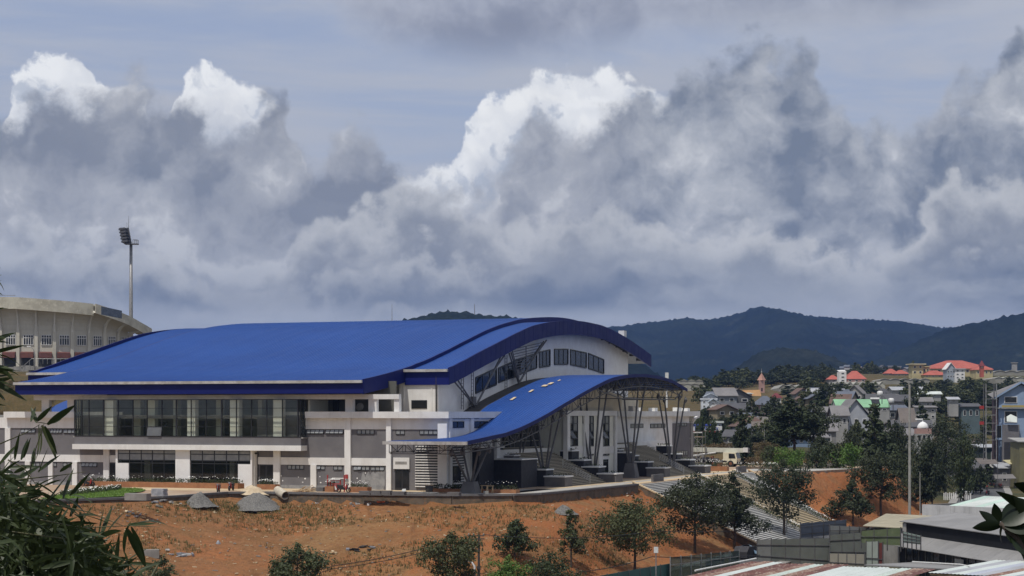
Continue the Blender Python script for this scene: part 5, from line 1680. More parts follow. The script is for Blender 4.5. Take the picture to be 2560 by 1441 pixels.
# rubble, sheets and blocks on the clay
def rubble(label, a, b, n, r, ms, cat='rubble', s0=.12, s1=.4):
    q = ground_at(a, b); o = thing('rubble', label, cat, q)
    for i in range(n):
        x, y = random.gauss(0, r), random.gauss(0, r * .6); z = land(q.x + x, q.y + y) - q.z
        w_, d_, h_ = random.uniform(s0, s1) * .7, random.uniform(s0 * .5, s1 * .5) * .7, random.uniform(.05, .22)
        th = random.uniform(0, 3); c_, s_ = math.cos(th), math.sin(th); tl = random.uniform(-.5, .6)
        P = [(x + c_ * i_ * w_ - s_ * j_ * d_, y + s_ * i_ * w_ + c_ * j_ * d_, z + k_ * h_ + .03 + tl * i_ * w_ * .5) for k_ in (0, 1) for i_, j_ in ((-1, -1), (1, -1), (1, 1), (-1, 1))]
        MB().hexa(P).build('piece', random.choice(ms), o)
    return o


PM = M['plastic_white']
rubble('scattered pale boards and cement bags on the clay beside the lawn kerb', 315, 1283, 14, 1.6, [M['ply'], M['wood'], M['sack'], M['concrete']])
rubble('tangle of bent sheets and laths below the terrace edge left of the gravel', 398, 1257, 12, 1.3, [M['wood'], M['sack'], M['concrete']], s1=.8)
rubble('dark broken crate with white slats beside the gravel heap', 440, 1262, 7, .5, [M['wood'], M['postdk'], PM], s1=.6)
rubble('white paper scraps below the masonry wall', 840, 1258, 14, 1.5, [PM, M['ply'], M['concrete']], s1=.3)
rubble('grey rubble pile at the foot of the wall beside the hose coil', 918, 1257, 34, 1.0, [M['concrete'], M['putty'], PM], s1=.34)
rubble('pale rubble spread right of the hose coil', 978, 1257, 14, .8, [M['concrete'], M['putty']], s1=.3)
rubble('white scraps on the clay bank below the road corner', 1560, 1230, 12, 1.6, [PM, M['ply'], M['concrete']], s1=.35)
rubble('dark tarpaulin and grey scrap on the low clay mound', 902, 1377, 9, .8, [M['postdk'], M['sack'], M['black']], s0=.3, s1=.8)
rubble('grey plastic sheeting crumpled on the clay near the bamboo', 455, 1392, 10, .9, [M['sack'], PM, M['sack']], s0=.2, s1=.7)
rubble('crossed pale laths stuck in the clay mound', 838, 1386, 5, .35, [M['ply'], M['wood']], s0=.06, s1=.7)
q = ground_at(378, 1392); o = thing('concrete_block', 'lone pale concrete cube half sunk in the clay near the bamboo', 'concrete block', q, R(8))
MB().box(-.75, .75, -.4, .4, -.2, .62).build('body', M['concrete'], o)
q = ground_at(546, 1362); o = heap('plastic_bag', 'small crumpled grey bag lying alone on the clay', 'bag', *UV(q.x, q.y), q.z, .4, .35, M['sack'], 12, n=9)
q = ground_at(1010, 1259); o = thing('chair', 'broken white plastic chair tipped over by the hose', 'chair', q, .4)
MB().box(-.25, .25, -.25, .25, .3, .36).build('seat', PM, o); MB().hexa([(-.25, .2, .36), (.25, .2, .36), (.25, .27, .36), (-.25, .27, .36), (.0, .5, .95), (.4, .5, .95), (.4, .56, .95), (.0, .56, .95)]).build('backrest', PM, o)
for x in (-.22, .22):
    for y in (-.22, .22): MB().bar((x, y, -.05), (x * .9, y * .9, .3), .05).build('leg', PM, o)
q = ground_at(1130, 1259); o = MB().box(-.28, .28, -.2, .2, 0, .4).build('carton', PM); o.location = q; tag(o, 'small white box lying at the hose below the wall', 'box')
q = ground_at(1215, 1250); o = MB().box(-.28, .28, -.25, .25, -.3, .75).build('concrete_post', M['concrete']); o.location = q; tag(o, 'stubby concrete footing post against the retaining wall', 'post')
# pale footing strip along the wall foot, right part
A = [W(*onZ(a, b, -1.0)) for a, b in ((1150, 1254), (1240, 1252), (1350, 1250))]
s = MB()
for P, Q in zip(A, A[1:]): s.bar(P + Vector((0, -.2, -1.02)), Q + Vector((0, -.2, -1.0)), .5, .25)
tag(s.build('wall_footing', M['concrete'], None), 'pale concrete footing strip exposed along the wall foot', 'footing')
# specks of wood and stone all over the clay
s = MB()
n = 0
while n < 1500:
    a, b = random.uniform(250, 1980), random.uniform(1262, 1440)
    if b < 1250 + max(0, (1400 - a)) * .0: continue
    y = 0
    q = None
    n += 1
    yy = random.uniform(176, 226); xx = (a - 1280) / FOC * yy
    if inside(xx, yy, TW) or edge_dist(xx, yy, TW) < 1.2: continue
    u, v = UV(xx, yy)
    if u > 37 or (25 < v < 81 and u > 26): continue
    z = land(xx, yy); w_ = random.uniform(.02, .065); l_ = w_ * random.uniform(1, 4.5); th = random.uniform(0, 6.3)
    c_, s_ = math.cos(th), math.sin(th); h_ = random.uniform(.03, .1); tl = random.uniform(-.4, .4) * l_
    P = [(xx + c_ * i_ * l_ - s_ * j_ * w_, yy + s_ * i_ * l_ + c_ * j_ * w_, z + .02 + k_ * h_ + i_ * tl * .4) for k_ in (0, 1) for i_, j_ in ((-1, -1), (1, -1), (1, 1), (-1, 1))]
    s.hexa(P, random.choice((0, 0, 1, 2)))
tag(s.build('wood_chips_and_stones', [M['ply'], M['concrete'], M['wood']]), kind='stuff')
# weeds and dry tufts
for nm, m_, cnt, thr in (('dry_tufts', 'dry', 5200, .02), ('green_weeds', 'weed', 2600, .16)):
    s = MB(); n = 0; tries = 0
    while n < cnt and tries < cnt * 8:
        tries += 1
        yy = random.uniform(172, 236); xx = random.uniform(-50, 34)
        if noise.noise(Vector((xx * .09, yy * .12, 2.2 if nm[0] == 'd' else 7.7))) < thr: continue
        u, v = UV(xx, yy)
        if inside(xx, yy, TW) or edge_dist(xx, yy, TW) < .9 or u > 37 or (25 < v < 81 and u > 26): continue
        n += 1; z = land(xx, yy)
        h = random.uniform(.12, .38)
        for k in range(4):
            th = random.uniform(0, 6.3); r_ = random.uniform(.05, .2); w_ = .035
            c = Vector((xx + random.gauss(0, .12), yy + random.gauss(0, .12), z - .03)); t_ = c + Vector((math.cos(th) * r_, math.sin(th) * r_, h * random.uniform(.6, 1.2)))
            sd_ = Vector((-math.sin(th), math.cos(th), 0)) * w_
            s.poly([c - sd_, c + sd_, t_ + sd_ * .3, t_ - sd_ * .3])
    tag(s.build(nm, M[m_]), kind='stuff')


# ------------------------------------------------------------------ motorbikes
def make_bike():
    t_ = thing('motorbike', 'x', 'motorbike')
    for x, nm in ((-.62, 'wheel'), (.62, 'wheel')):
        s = MB(); n = 16
        for i in range(n):
            a, b = 2 * math.pi * i / n, 2 * math.pi * (i + 1) / n
            for r0, r1 in ((.29, .2),):
                for y0, y1 in ((-.05, .05),):
                    s.hexa([(x + r1 * math.cos(a), y0, .29 + r1 * math.sin(a)), (x + r0 * math.cos(a), y0, .29 + r0 * math.sin(a)), (x + r0 * math.cos(a), y1, .29 + r0 * math.sin(a)), (x + r1 * math.cos(a), y1, .29 + r1 * math.sin(a)),
                            (x + r1 * math.cos(b), y0, .29 + r1 * math.sin(b)), (x + r0 * math.cos(b), y0, .29 + r0 * math.sin(b)), (x + r0 * math.cos(b), y1, .29 + r0 * math.sin(b)), (x + r1 * math.cos(b), y1, .29 + r1 * math.sin(b))])
        for i in range(5): a = 2 * math.pi * i / 5; s.bar((x, 0, .29), (x + .21 * math.cos(a), 0, .29 + .21 * math.sin(a)), .04, .03)
        s.build('wheel', M['black'], t_)
    MB().extr([(-.75, -.13, .5), (-.3, -.13, .35), (.2, -.13, .3), (.35, -.13, .5), (.0, -.13, .55), (-.2, -.13, .72), (-.8, -.13, .78)], (0, .26, 0)).build('body', M['black'], t_)
    MB().extr([(.32, -.16, .3), (.42, -.16, .35), (.55, -.16, .9), (.45, -.16, .95), (.3, -.16, .6)], (0, .32, 0)).build('leg_shield', M['red'], t_)
    MB().extr([(-.85, -.12, .78), (-.1, -.12, .72), (.0, -.12, .78), (-.3, -.12, .86), (-.85, -.12, .88)], (0, .24, 0)).build('seat', M['postdk'], t_)
    MB().tube([(.45, -.33, 1.0), (.5, 0, .98), (.45, .33, 1.0)], .025, n=6).build('handlebar', M['steel'], t_)
    MB().tube([(.64, 0, .3), (.48, 0, .95)], .04, n=6).build('fork', M['galv'], t_)
    MB().box(.52, .64, -.1, .1, .82, .98).build('headlight', M['pane'], t_)
    MB().box(-.98, -.86, -.06, .06, .62, .72).build('tail_light', M['red'], t_)
    return t_


bike0 = make_bike(); first = [bike0]
def bike(loc, rz, label, group=None):
    if first: b = first.pop(); b.location = loc; b.rotation_euler.z = rz
    else: b = dup(bike0, loc, rz)
    b['label'] = label
    if group: b['group'] = group
    elif 'group' in b: del b['group']
    return b


for a, b_, rz, l in ((546, 1232, -1.2, 'motorbike parked in front of the flower planter, left of the sand heap'), (578, 1227, -1.4, 'motorbike half hidden behind the sand heap by the planter'), (757, 1222, .2, 'dark motorbike behind the timber pile against the grey wall'), (859, 1232, -.1, 'black motorbike parked before the red gate frame'), (219, 1217, .3, 'motorbike at the left end of the long flower planter')):
    bike(W(*onZ(a, b_), 0), rz - ANG, l, 'motorbikes on the terrace')

# ------------------------------------------------------------------ crane truck beyond the hall
u, v = onZ(1826, 1167.5)
tk = site('crane_truck', 'white crane truck with its telescopic boom laid forward over the cab', 'crane truck', u, v)
MB().box(-11, -.2, -1.2, 1.2, .75, 1.05).build('chassis', M['postdk'], tk)
MB().box(-9.5, -2.3, -1.22, 1.22, 1.05, 1.35).build('deck', M['concrete_dk'], tk)
cabm = pmat('cream_truck_paint', (.72, .68, .52), (.66, .62, .47), 2, .4)
s = MB(); s.extr([(-.9, -1.2, .55), (1.35, -1.2, .55), (1.45, -1.2, 1.35), (1.15, -1.2, 2.35), (-.9, -1.2, 2.4)], (0, 2.4, 0)); cab_ = s.build('cab', cabm, tk)
s = MB(); s.extr([(.05, -1.225, 1.4), (1.2, -1.225, 1.4), (1.02, -1.225, 2.15), (.05, -1.225, 2.2)], (0, .02, 0)); s.build('side_window', M['pane_dk'], cab_)
s = MB(); s.quad((1.46, -1.05, 1.4), (1.46, 1.05, 1.4), (1.2, .98, 2.28), (1.2, -.98, 2.28)); s.extr([(1.462, -1.05, 1.4), (1.462, 1.05, 1.4), (1.19, .98, 2.28), (1.19, -.98, 2.28)], (.02, 0, .01)); s.build('windscreen', M['pane_dk'], cab_)
s = MB(); s.box(1.38, 1.5, -1.15, 1.15, .5, .8); s.build('bumper', M['black'], cab_)
for y in (-.9, .9): MB().box(1.42, 1.5, y - .16, y + .16, .9, 1.1).build('headlight', M['pane'], cab_)
MB().box(.3, .36, -1.5, -1.22, 1.6, 2.0).build('mirror', M['black'], cab_)
for x in (.35, -2.6, -4.0, -8.2, -9.5):
    for y in (-1.05, 1.05):
        s = MB(); n = 18
        w_ = s.lathe([(.0 + .2, -.16), (.52, -.16), (.54, -.1), (.54, .1), (.52, .16), (.2, .16)], n=n)
        o = s.build('wheel', M['black'], tk); o.location = (x, y, .54); o.rotation_euler = (R(90), 0, 0)
        q = MB().lathe([(.05, -.17), (.26, -.165), (.26, .165), (.05, .17)], n=12).build('hub', M['rust'], o)
s = MB(); s.hexa([(-12.5, -.38, 2.45), (2.2, -.3, 2.35), (2.2, .3, 2.35), (-12.5, .38, 2.45), (-12.5, -.38, 3.2), (2.2, -.3, 3.05), (2.2, .3, 3.05), (-12.5, .38, 3.2)]); bm_ = s.build('boom', pmat('ivory_boom_paint', (.60, .60, .52), (.52, .52, .45), 1.5, .5), tk)
for x in (-6.5, -4.2): MB().box(x - .08, x + .08, -.44, .44, 2.35, 3.24).build('boom_collar', cabm, bm_)
MB().box(2.21, 3.0, -.34, .34, 2.4, 3.15).build('boom_head', M['plastic_white'], bm_)
for k, z in enumerate((2.5, 2.9)): o = MB().lathe([(.06, -.08), (.28, -.08), (.28, .08), (.06, .08)], n=12).build('sheave', M['steel'], bm_); o.location = (2.95, .0, z); o.rotation_euler = (R(90), 0, 0)
MB().tube([(-7.8, -.2, 1.5), (-2.4, -.2, 2.35)], .17, n=10).build('lift_ram', M['plastic_white'], tk)
s = MB(); s.extr([(-9.4, -1.1, 1.36), (-6.8, -1.1, 1.36), (-7.3, -1.1, 2.6), (-9.2, -1.1, 2.6)], (0, 2.2, 0)); s.build('slewing_house', cabm, tk)
for i in range(5): MB().box(-6.2 + i * .8, -5.8 + i * .8, -1.15, -.6, 1.36, 1.6 + .15 * (i % 3)).build('tool_box', random.choice([M['steel'], M['rust'], M['concrete']]), tk)

# ------------------------------------------------------------------ stadium behind the hall, left
SX, SY, SR = (46 - 1280) / FOC * 612, 645.0, 33.2
stad = thing('stadium', 'beige concrete stadium with a curved overhanging rim behind the hall on the left', 'stadium', (SX, SY, 0))
STM = pmat('beige_concrete', (.60, .57, .49), (.52, .49, .41), .12, .95, .05, 3, streak=.35)
STR = pmat('pale_rib_concrete', (.72, .70, .63), (.64, .61, .54), .25, .95, .05, 3)
STD = pmat('weathered_rim_concrete', (.56, .53, .43), (.42, .39, .31), .25, .95, .05, 3, c3=(.64, .60, .50), streak=.3)
def sp(r, th, z): return (r * math.sin(th), -r * math.cos(th), z)
DT = R(9.3); NB = 15; T0 = -7
Z0 = 22.3
ths = [(T0 + i) * DT for i in range(NB + 1)]
def rim_top(th):
    d = math.degrees(th)
    return tab(d, [(-70, 44.5), (0, 43.9), (30, 42.6), (41.9, 42.0), (42, 41.1), (50, 40.3), (62, 37.5), (75, 35.2), (90, 33.0)])
for i in range(NB):
    a, b = ths[i], ths[i + 1]
    low = math.degrees(a) > 33
    Rr = 38.2 if low else 36.8
    zt = [rim_top(a + .001), rim_top(b - .001)]
    hgt = 2.9 if low else 3.6
    n = 3
    s = MB(); so = MB()
    for k in range(n):
        t0, t1 = lerp(a, b, k / n), lerp(a, b, (k + 1) / n); za, zb = lerp(*zt, k / n), lerp(*zt, (k + 1) / n)
        s.hexa([sp(Rr - .6, t0, za - hgt), sp(Rr, t0, za - hgt), sp(Rr, t1, zb - hgt), sp(Rr - .6, t1, zb - hgt), sp(Rr - .6, t0, za), sp(Rr, t0, za), sp(Rr, t1, zb), sp(Rr - .6, t1, zb)])
        m_ = 7
        for j in range(m_):
            def q(f, t_, z_): 
                w_ = math.pi / 2 * f
                return sp(lerp(SR, Rr - .3, 1 - math.cos(w_)), t_, lerp(Z0 + 11.8, z_ - hgt + .2, math.sin(w_)))
            so.quad(q(j / m_, t0, za), q(j / m_, t1, zb), q((j + 1) / m_, t1, zb), q((j + 1) / m_, t0, za))
        s.hexa([sp(SR - 14, t0, za - 1.5), sp(Rr - .6, t0, za - .6), sp(Rr - .6, t1, zb - .6), sp(SR - 14, t1, zb - 1.5), sp(SR - 14, t0, za - 1.2), sp(Rr - .6, t0, za - .3), sp(Rr - .6, t1, zb - .3), sp(SR - 14, t1, zb - 1.2)])
    s.build('rim_panel', STD, stad); so.build('vault', STM, stad)
    # rib and pier
    s = MB(); m_ = 9; w_ = .22
    for j in range(m_):
        def q2(f, off):
            g_ = math.pi / 2 * f; rr = lerp(SR + .5, Rr - .25, 1 - math.cos(g_)) + off * math.sin(g_) * .4; zz = lerp(Z0 + 9.8, zt[0] - hgt + .1, math.sin(g_)) - off
            return rr, zz
        (r0, z0), (r1, z1) = q2(j / m_, 0), q2((j + 1) / m_, 0)
        (r2, z2), (r3, z3) = q2(j / m_, -.7), q2((j + 1) / m_, -.7)
        da = w_ / SR
        s.hexa([sp(r0, a - da, z0), sp(r0, a + da, z0), sp(r1, a + da, z1), sp(r1, a - da, z1), sp(r2 - 1.0, a - da, z2), sp(r2 - 1.0, a + da, z2), sp(r3 - 1.0, a + da, z3), sp(r3 - 1.0, a - da, z3)])
    s.build('rib', STR, stad)
    s = MB(); da = .5 / SR; s.hexa([sp(SR - .2, a - da, 0), sp(SR + .9, a - da, 0), sp(SR + .9, a + da, 0), sp(SR - .2, a + da, 0), sp(SR - .2, a - da, min(Z0 + 14, zt[0] - 4)), sp(SR + .55, a - da, min(Z0 + 13, zt[0] - 5)), sp(SR + .55, a + da, min(Z0 + 13, zt[0] - 5)), sp(SR - .2, a + da, min(Z0 + 14, zt[0] - 4))]); s.build('pier', STM, stad)
    s = MB(); s.quad(sp(SR, a, 10), sp(SR, b, 10), sp(SR, b, zt[1] - 3), sp(SR, a, zt[0] - 3)); s.build('wall', STM, stad)
    # window and opening of the bay
    c0, c1 = lerp(a, b, .3), lerp(a, b, .84)
    s = MB(); z0, z1 = Z0 + 7.1, Z0 + 10.1
    for k in range(5):
        t_ = lerp(c0, c1, k / 4); d_ = .09 / SR; s.hexa([sp(SR, t_ - d_, z0), sp(SR + .18, t_ - d_, z0), sp(SR + .18, t_ + d_, z0), sp(SR, t_ + d_, z0), sp(SR, t_ - d_, z1), sp(SR + .18, t_ - d_, z1), sp(SR + .18, t_ + d_, z1), sp(SR, t_ + d_, z1)])
    for z in (z0, lerp(z0, z1, .72), z1): s.hexa([sp(SR, c0, z), sp(SR + .18, c0, z), sp(SR + .18, c1, z), sp(SR, c1, z), sp(SR, c0, z + .18), sp(SR + .18, c0, z + .18), sp(SR + .18, c1, z + .18), sp(SR, c1, z + .18)])
    f_ = s.build('window', M['white'], stad)
    for k in range(4):
        p_ = MB(); t0, t1 = lerp(c0, c1, k / 4) + .1 / SR, lerp(c0, c1, (k + 1) / 4) - .1 / SR
        p_.quad(sp(SR + .06, t0, z0 + .15), sp(SR + .06, t1, z0 + .15), sp(SR + .06, t1, z1), sp(SR + .06, t0, z1)); p_.build('pane', M['pane_dk'], f_)
    s = MB(); c0, c1 = lerp(a, b, .16), lerp(a, b, .86)
    s.quad(sp(SR + .08, c0, Z0 - 1), sp(SR + .08, c1, Z0 - 1), sp(SR + .08, c1, Z0 + 3.6), sp(SR + .08, c0, Z0 + 3.6)); s.build('doorway', M['void'], stad)
    s = MB(); s.hexa([sp(SR, c0, Z0 + 3.4), sp(SR + 1.3, c0, Z0 + 3.2), sp(SR + 1.3, c1, Z0 + 3.2), sp(SR, c1, Z0 + 3.4), sp(SR, c0, Z0 + 5.1), sp(SR + 1.3, c0, Z0 + 4.8), sp(SR + 1.3, c1, Z0 + 4.8), sp(SR, c1, Z0 + 5.1)]); s.build('awning', pmat('brown_red_awning', (.17, .062, .048), (.13, .05, .04), 1, .8) if i == 0 else bpy.data.materials['brown_red_awning'], stad)
# scoreboard on the rim and thin edge rail
s = MB(); q0 = at(253, 787, 600); q1 = at(304, 797, 603)
s.hexa([(q0.x - SX, q0.y - SY, q0.z), (q1.x - SX, q1.y - SY, q1.z), (q1.x - SX, q1.y - SY + .6, q1.z), (q0.x - SX, q0.y - SY + .6, q0.z), (q0.x - SX, q0.y - SY, q0.z + 2.5), (q1.x - SX, q1.y - SY, q1.z + 2.4), (q1.x - SX, q1.y - SY + .6, q1.z + 2.4), (q0.x - SX, q0.y - SY + .6, q0.z + 2.5)])
s.build('scoreboard', pmat('slate_board', (.07, .09, .13), (.04, .05, .07), .8, .5, c3=(.12, .14, .18)), stad)
s = MB()
for i in range(7): s.tube([sp(36.8, ths[i], rim_top(ths[i]) + .5), sp(36.8, ths[i + 1], rim_top(ths[i + 1] - .01) + .5)], .08, n=5)
s.build('rim_rail', M['galv'], stad)
# floodlight mast
q = at(327.5, 800, 640)
ms = thing('floodlight_mast', 'tall floodlight mast with a tilted bank of lamps beside the stadium', 'floodlight mast', (q.x, q.y, 20))
zt_ = at(327, 612, 640).z - 20
MB().tube([(0, 0, 0), (0, 0, zt_ * .5), (0, 0, zt_)], .72, .48, n=10).build('mast', M['galv'], ms, True)
s = MB(); s.box(-1.9, 2.3, -1.2, 1.2, zt_, zt_ + .28); s.build('platform', M['steel'], ms)
s = MB()
for x in (.8, 1.5, 2.2):
    for y in (-1.1, 1.1): s.bar((x, y, zt_ + .28), (x, y, zt_ + 1.5), .12)
s.bar((.8, -1.1, zt_ + 1.5), (2.2, -1.1, zt_ + 1.5), .1); s.bar((.8, 1.1, zt_ + 1.5), (2.2, 1.1, zt_ + 1.5), .1); s.build('guard_rail', M['steel'], ms)
MB().bar((0, 0, zt_ + .2), (-1.0, 0, zt_ + 5.4), .5).build('lamp_frame', M['steel'], ms)
lm_ = pmat('lamp_housing', (.10, .10, .11), (.07, .07, .08), 2, .5); lg = pmat('lamp_lens', (.35, .36, .38), (.25, .26, .28), 2, .2)
for r_ in range(5):
    z = zt_ + 1.0 + r_ * .98; x0 = -.35 - r_ * .2
    MB().bar((x0, -3.2, z), (x0, 3.2, z), .16).build('crossbar', M['steel'], ms)
    for k in range(6):
        y = -2.9 + k * 1.16
        s = MB(); s.hexa([(x0 - 2.2, y - .5, z - .55), (x0 - .2, y - .4, z - .3), (x0 - .2, y + .4, z - .3), (x0 - 2.2, y + .5, z - .55), (x0 - 2.0, y - .5, z + .12), (x0 - .2, y - .4, z + .3), (x0 - .2, y + .4, z + .3), (x0 - 2.0, y + .5, z + .12)])
        o = s.build('lamp', lm_, ms)
        MB().hexa([(x0 - 2.26, y - .44, z - .5), (x0 - 2.2, y - .44, z - .52), (x0 - 2.2, y + .44, z - .52), (x0 - 2.26, y + .44, z - .5), (x0 - 2.06, y - .44, z + .06), (x0 - 2.02, y - .44, z + .08), (x0 - 2.02, y + .44, z + .08), (x0 - 2.06, y + .44, z + .06)]).build('lens', lg, o)
MB().tube([(-.75, 0, zt_ + 5.2), (-.75, 0, zt_ + 9.2)], .09, .04, n=5).build('lightning_rod', M['steel'], ms); MB().tube([(-1.3, 0, zt_ + 5.2), (-1.3, 0, zt_ + 7.2)], .08, .04, n=5).build('aerial', M['steel'], ms)
# street lamp and stairs on the embankment
def lamp_post(label, base, h, arm, rz, mat=M['galv'], group=None):
    o = thing('street_lamp', label, 'street lamp', base, rz, group)
    MB().tube([(0, 0, 0), (0, 0, h * .8), (arm * .15, 0, h * .93), (arm * .55, 0, h), (arm, 0, h * 1.005)], .12, .055, n=8).build('pole', mat, o, True)
    MB().hexa([(arm - .05, -.13, h - .05), (arm + .75, -.1, h + .02), (arm + .75, .1, h + .02), (arm - .05, .13, h - .05), (arm - .05, -.1, h + .1), (arm + .75, -.06, h + .1), (arm + .75, .06, h + .1), (arm - .05, .1, h + .1)]).build('lamp_head', M['plastic_white'], o)
    return o


q = at(87, 955, 420); lamp_post('street lamp with a curved arm in front of the stadium', (q.x, q.y, land(q.x, q.y)), at(86, 867, 420).z - land(q.x, q.y), -1.6, 0)
q0 = at(62, 925, 470)
o = thing('steps_railing', 'concrete steps and metal railing climbing the embankment below the stadium', 'railing', (q0.x, q0.y, q0.z))
for i in range(9): MB().box(-1.5 + i * .3, 3 + i * .3, 0, .5, -5 + i * .55, -4.5 + i * .55).build('step', M['concrete'], o)
for i in range(12):
    x = -1 + i * 1.05; z = min(2.6, .3 + i * .9); MB().bar((x, 0, z - 1.2), (x, 0, z), .08).build('baluster', M['galv'], o)
MB().tube([(-1, 0, .3), (1.6, 0, 2.6), (10.6, 0, 2.6)], .07, n=6).build('rail', M['galv'], o)
q0 = at(0, 925, 468); s = MB()
for i in range(14):
    p0 = at(i * 14 - 8, 948, 470); p1 = at(i * 14 + 5.5, 948, 470); s2 = MB()
    top = at(0, 916 + 2 * math.sin(i), 470).z; s2.hexa([(p0.x, 470, top - 8), (p1.x, 470, top - 8), (p1.x, 471, top - 8), (p0.x, 471, top - 8), (p0.x, 470, top), (p1.x, 470, top), (p1.x, 471, top), (p0.x, 471, top)])
    if i == 0: rw2 = thing('embankment_wall', 'weathered concrete retaining wall below the stadium', 'wall', (0, 0, 0))
    s2.build('wall_panel', M['concrete'], rw2)

# ------------------------------------------------------------------ trees
def tree_mesh(seed, H, Rw, n_br, n_leaf, leaf, shape='cone', trunk_h=.22, matb=None, matl=None, up=.35, gap=.0, trunk_r=None):
    """tapered trunk with limbs, crown of leaf clumps carried by the limbs"""
    rs = random.getstate(); random.seed(seed)
    tr = MB(); cr = MB()
    r0 = trunk_r or H * .02
    bend = [Vector((random.gauss(0, .02) * H * f, random.gauss(0, .02) * H * f, H * .94 * f)) for f in (0, .25, .5, .75, 1)]
    tr.tube(bend, r0, r0 * .18, n=7)
    def on_trunk(f):
        k = min(3, int(f * 4)); return bend[k].lerp(bend[k + 1], f * 4 - k)
    cl = []
    for i in range(n_br):
        f = trunk_h + (1 - trunk_h) * ((i + random.random()) / n_br) ** .95
        if shape == 'cone': pr = (1 - f) ** .75 * 1.05 + .10
        elif shape == 'oval': pr = math.sin(math.pi * min(1, max(0.0, (f - trunk_h) / (1 - trunk_h) * .86 + .12))) ** .7
        else: pr = math.sin(math.pi * min(1, max(0.0, (f - trunk_h) / (1 - trunk_h) * .72 + .26))) ** .6
        L = Rw * pr * random.uniform(.62, 1.12)
        th = i * 2.39996 + random.uniform(-.5, .5)
        rise = up * L * random.uniform(.3, 1.3)
        p0 = on_trunk(min(.97, f * .95)); p1 = p0 + Vector((math.cos(th) * L, math.sin(th) * L, rise))
        pm_ = p0.lerp(p1, .5) + Vector((0, 0, L * .06))
        tr.tube([p0, pm_, p1], r0 * .34 * (1 - f * .6), r0 * .06, n=5)
        for g_ in (.45, .72, 1.0):
            if random.random() < gap: continue
            c = p0.lerp(p1, g_) + Vector((random.gauss(0, .07), random.gauss(0, .07), random.gauss(.03, .05))) * L
            cl.append((c, max(.3, L * random.uniform(.26, .42))))
    for k in range(3): cl.append((bend[-1] + Vector((random.gauss(0, .1), random.gauss(0, .1), random.uniform(-.3, .25))) * Rw * .4, Rw * .17))
    tot = sum(r ** 2 for _, r in cl)
    for c, r in cl:
        for _ in range(max(6, int(n_leaf * r * r / tot))):
            d = Vector((random.gauss(0, 1), random.gauss(0, 1), random.gauss(0, .75))); d.normalize()
            q_ = c + d * r * random.random() ** .45
            nn = d * .7 + Vector((random.gauss(0, .6), random.gauss(0, .6), .55 + random.gauss(0, .4)))
            leaf_quad(cr, q_, leaf, nn)
    random.setstate(rs)
    return tr.mesh('trunk', matb or M['bark']), cr.mesh('crown', matl or M['leaf_a'])


def tree_at(name, label, cat, meshes, loc, h0, H, w0, Wd, rz=0, group=None):
    o = thing(name, label, cat, loc, rz, group)
    put('trunk', meshes[0], o); put('crown', meshes[1], o)
    sz, sw = H / h0, Wd / w0
    o.scale = (sw, sw, sz)
    return o


# foreground trees, each its own mesh: (axis px, base py, top py, width px, distance or None, shape, leaf, kind words)
FT = [
    (1737, 1384, 1181, 172, None, 'oval', 'leaf_d', 'tall dark leafy tree in front of the left edge of the outdoor stairs', 3600, .30),
    (1835, 1373, 1177, 140, None, 'cone', 'leaf_d', 'dark tree with a forked trunk in front of the middle of the outdoor stairs', 3000, .30),
    (1587, 1430, 1241, 170, None, 'oval', 'leaf_b', 'broad olive tree on the clay bank beside the green sheet fence', 3400, .28),
    (1428, 1420, 1272, 100, None, 'cone', 'leaf_b', 'slender sparse young tree alone on the clay bank', 1100, .26),
    (1287, 1402, 1293, 112, None, 'cone', 'leaf_a', 'young bushy tree between the dark pole and the slender sapling', 1700, .26),
    (1135, 1462, 1322, 150, 178, 'oval', 'leaf_b', 'round leafy young tree left of the dark power pole', 2600, .26),
    (742, 1478, 1358, 150, 168, 'oval', 'leaf_a', 'bushy green tree top at the bottom edge left of the wires', 2600, .26),
    (405, 1475, 1385, 112, 164, 'oval', 'leaf_a', 'small bush at the bottom edge right of the bamboo', 1300, .22),
    (1268, 1475, 1388, 110, 170, 'round', 'leaf_c', 'bright green shrub at the bottom edge below the young bushy tree', 1700, .22),
    (1372, 1475, 1376, 140, 172, 'round', 'leaf_a', 'wide green shrub at the bottom edge left of the green sheet fence', 2000, .22),
    (1960, 1342, 1144, 150, None, 'oval', 'leaf_d', 'dark tree with drooping branches over the middle stair planting', 3000, .32),
    (2132, 1316, 1196, 112, None, 'cone', 'leaf_d', 'short dark tree before the orange bank, left of the tall one', 2200, .34),
    (2202, 1294, 1117, 140, None, 'oval', 'leaf_d', 'tall dark tree before the orange bank left of the concrete pole', 3200, .36),
    (2302, 1286, 1165, 90, None, 'oval', 'leaf_d', 'dark tree right of the concrete pole behind the tan roofed shed', 1800, .36),
    (2363, 1232, 1036, 150, 400, 'oval', 'leaf_d', 'large dark tree beside the street above the white picket fence', 3200, .42),
]
for i, (a, b, tp_, w_, Y, sh_, lf, lab, nl, ls) in enumerate(FT):
    if Y is None:
        q = ground_at(a, b); Y = q.y
    q = at(a, b, Y); z = land(q.x, q.y)
    ztop = at(a, tp_, Y).z; H = ztop - z; wd = w_ / FOC * Y / 2
    tm = tree_mesh(100 + i, H, wd, 34 if nl > 1500 else 22, int(nl * 2.1), ls, sh_, (.36 if a == 2363 else .26) if tp_ < 1300 else .16, M['bark'], M[lf], gap=.12 if nl > 1500 else .3)
    tree_at('tree', lab, 'tree', tm, (q.x, q.y, z - .1), H, H, wd, wd)

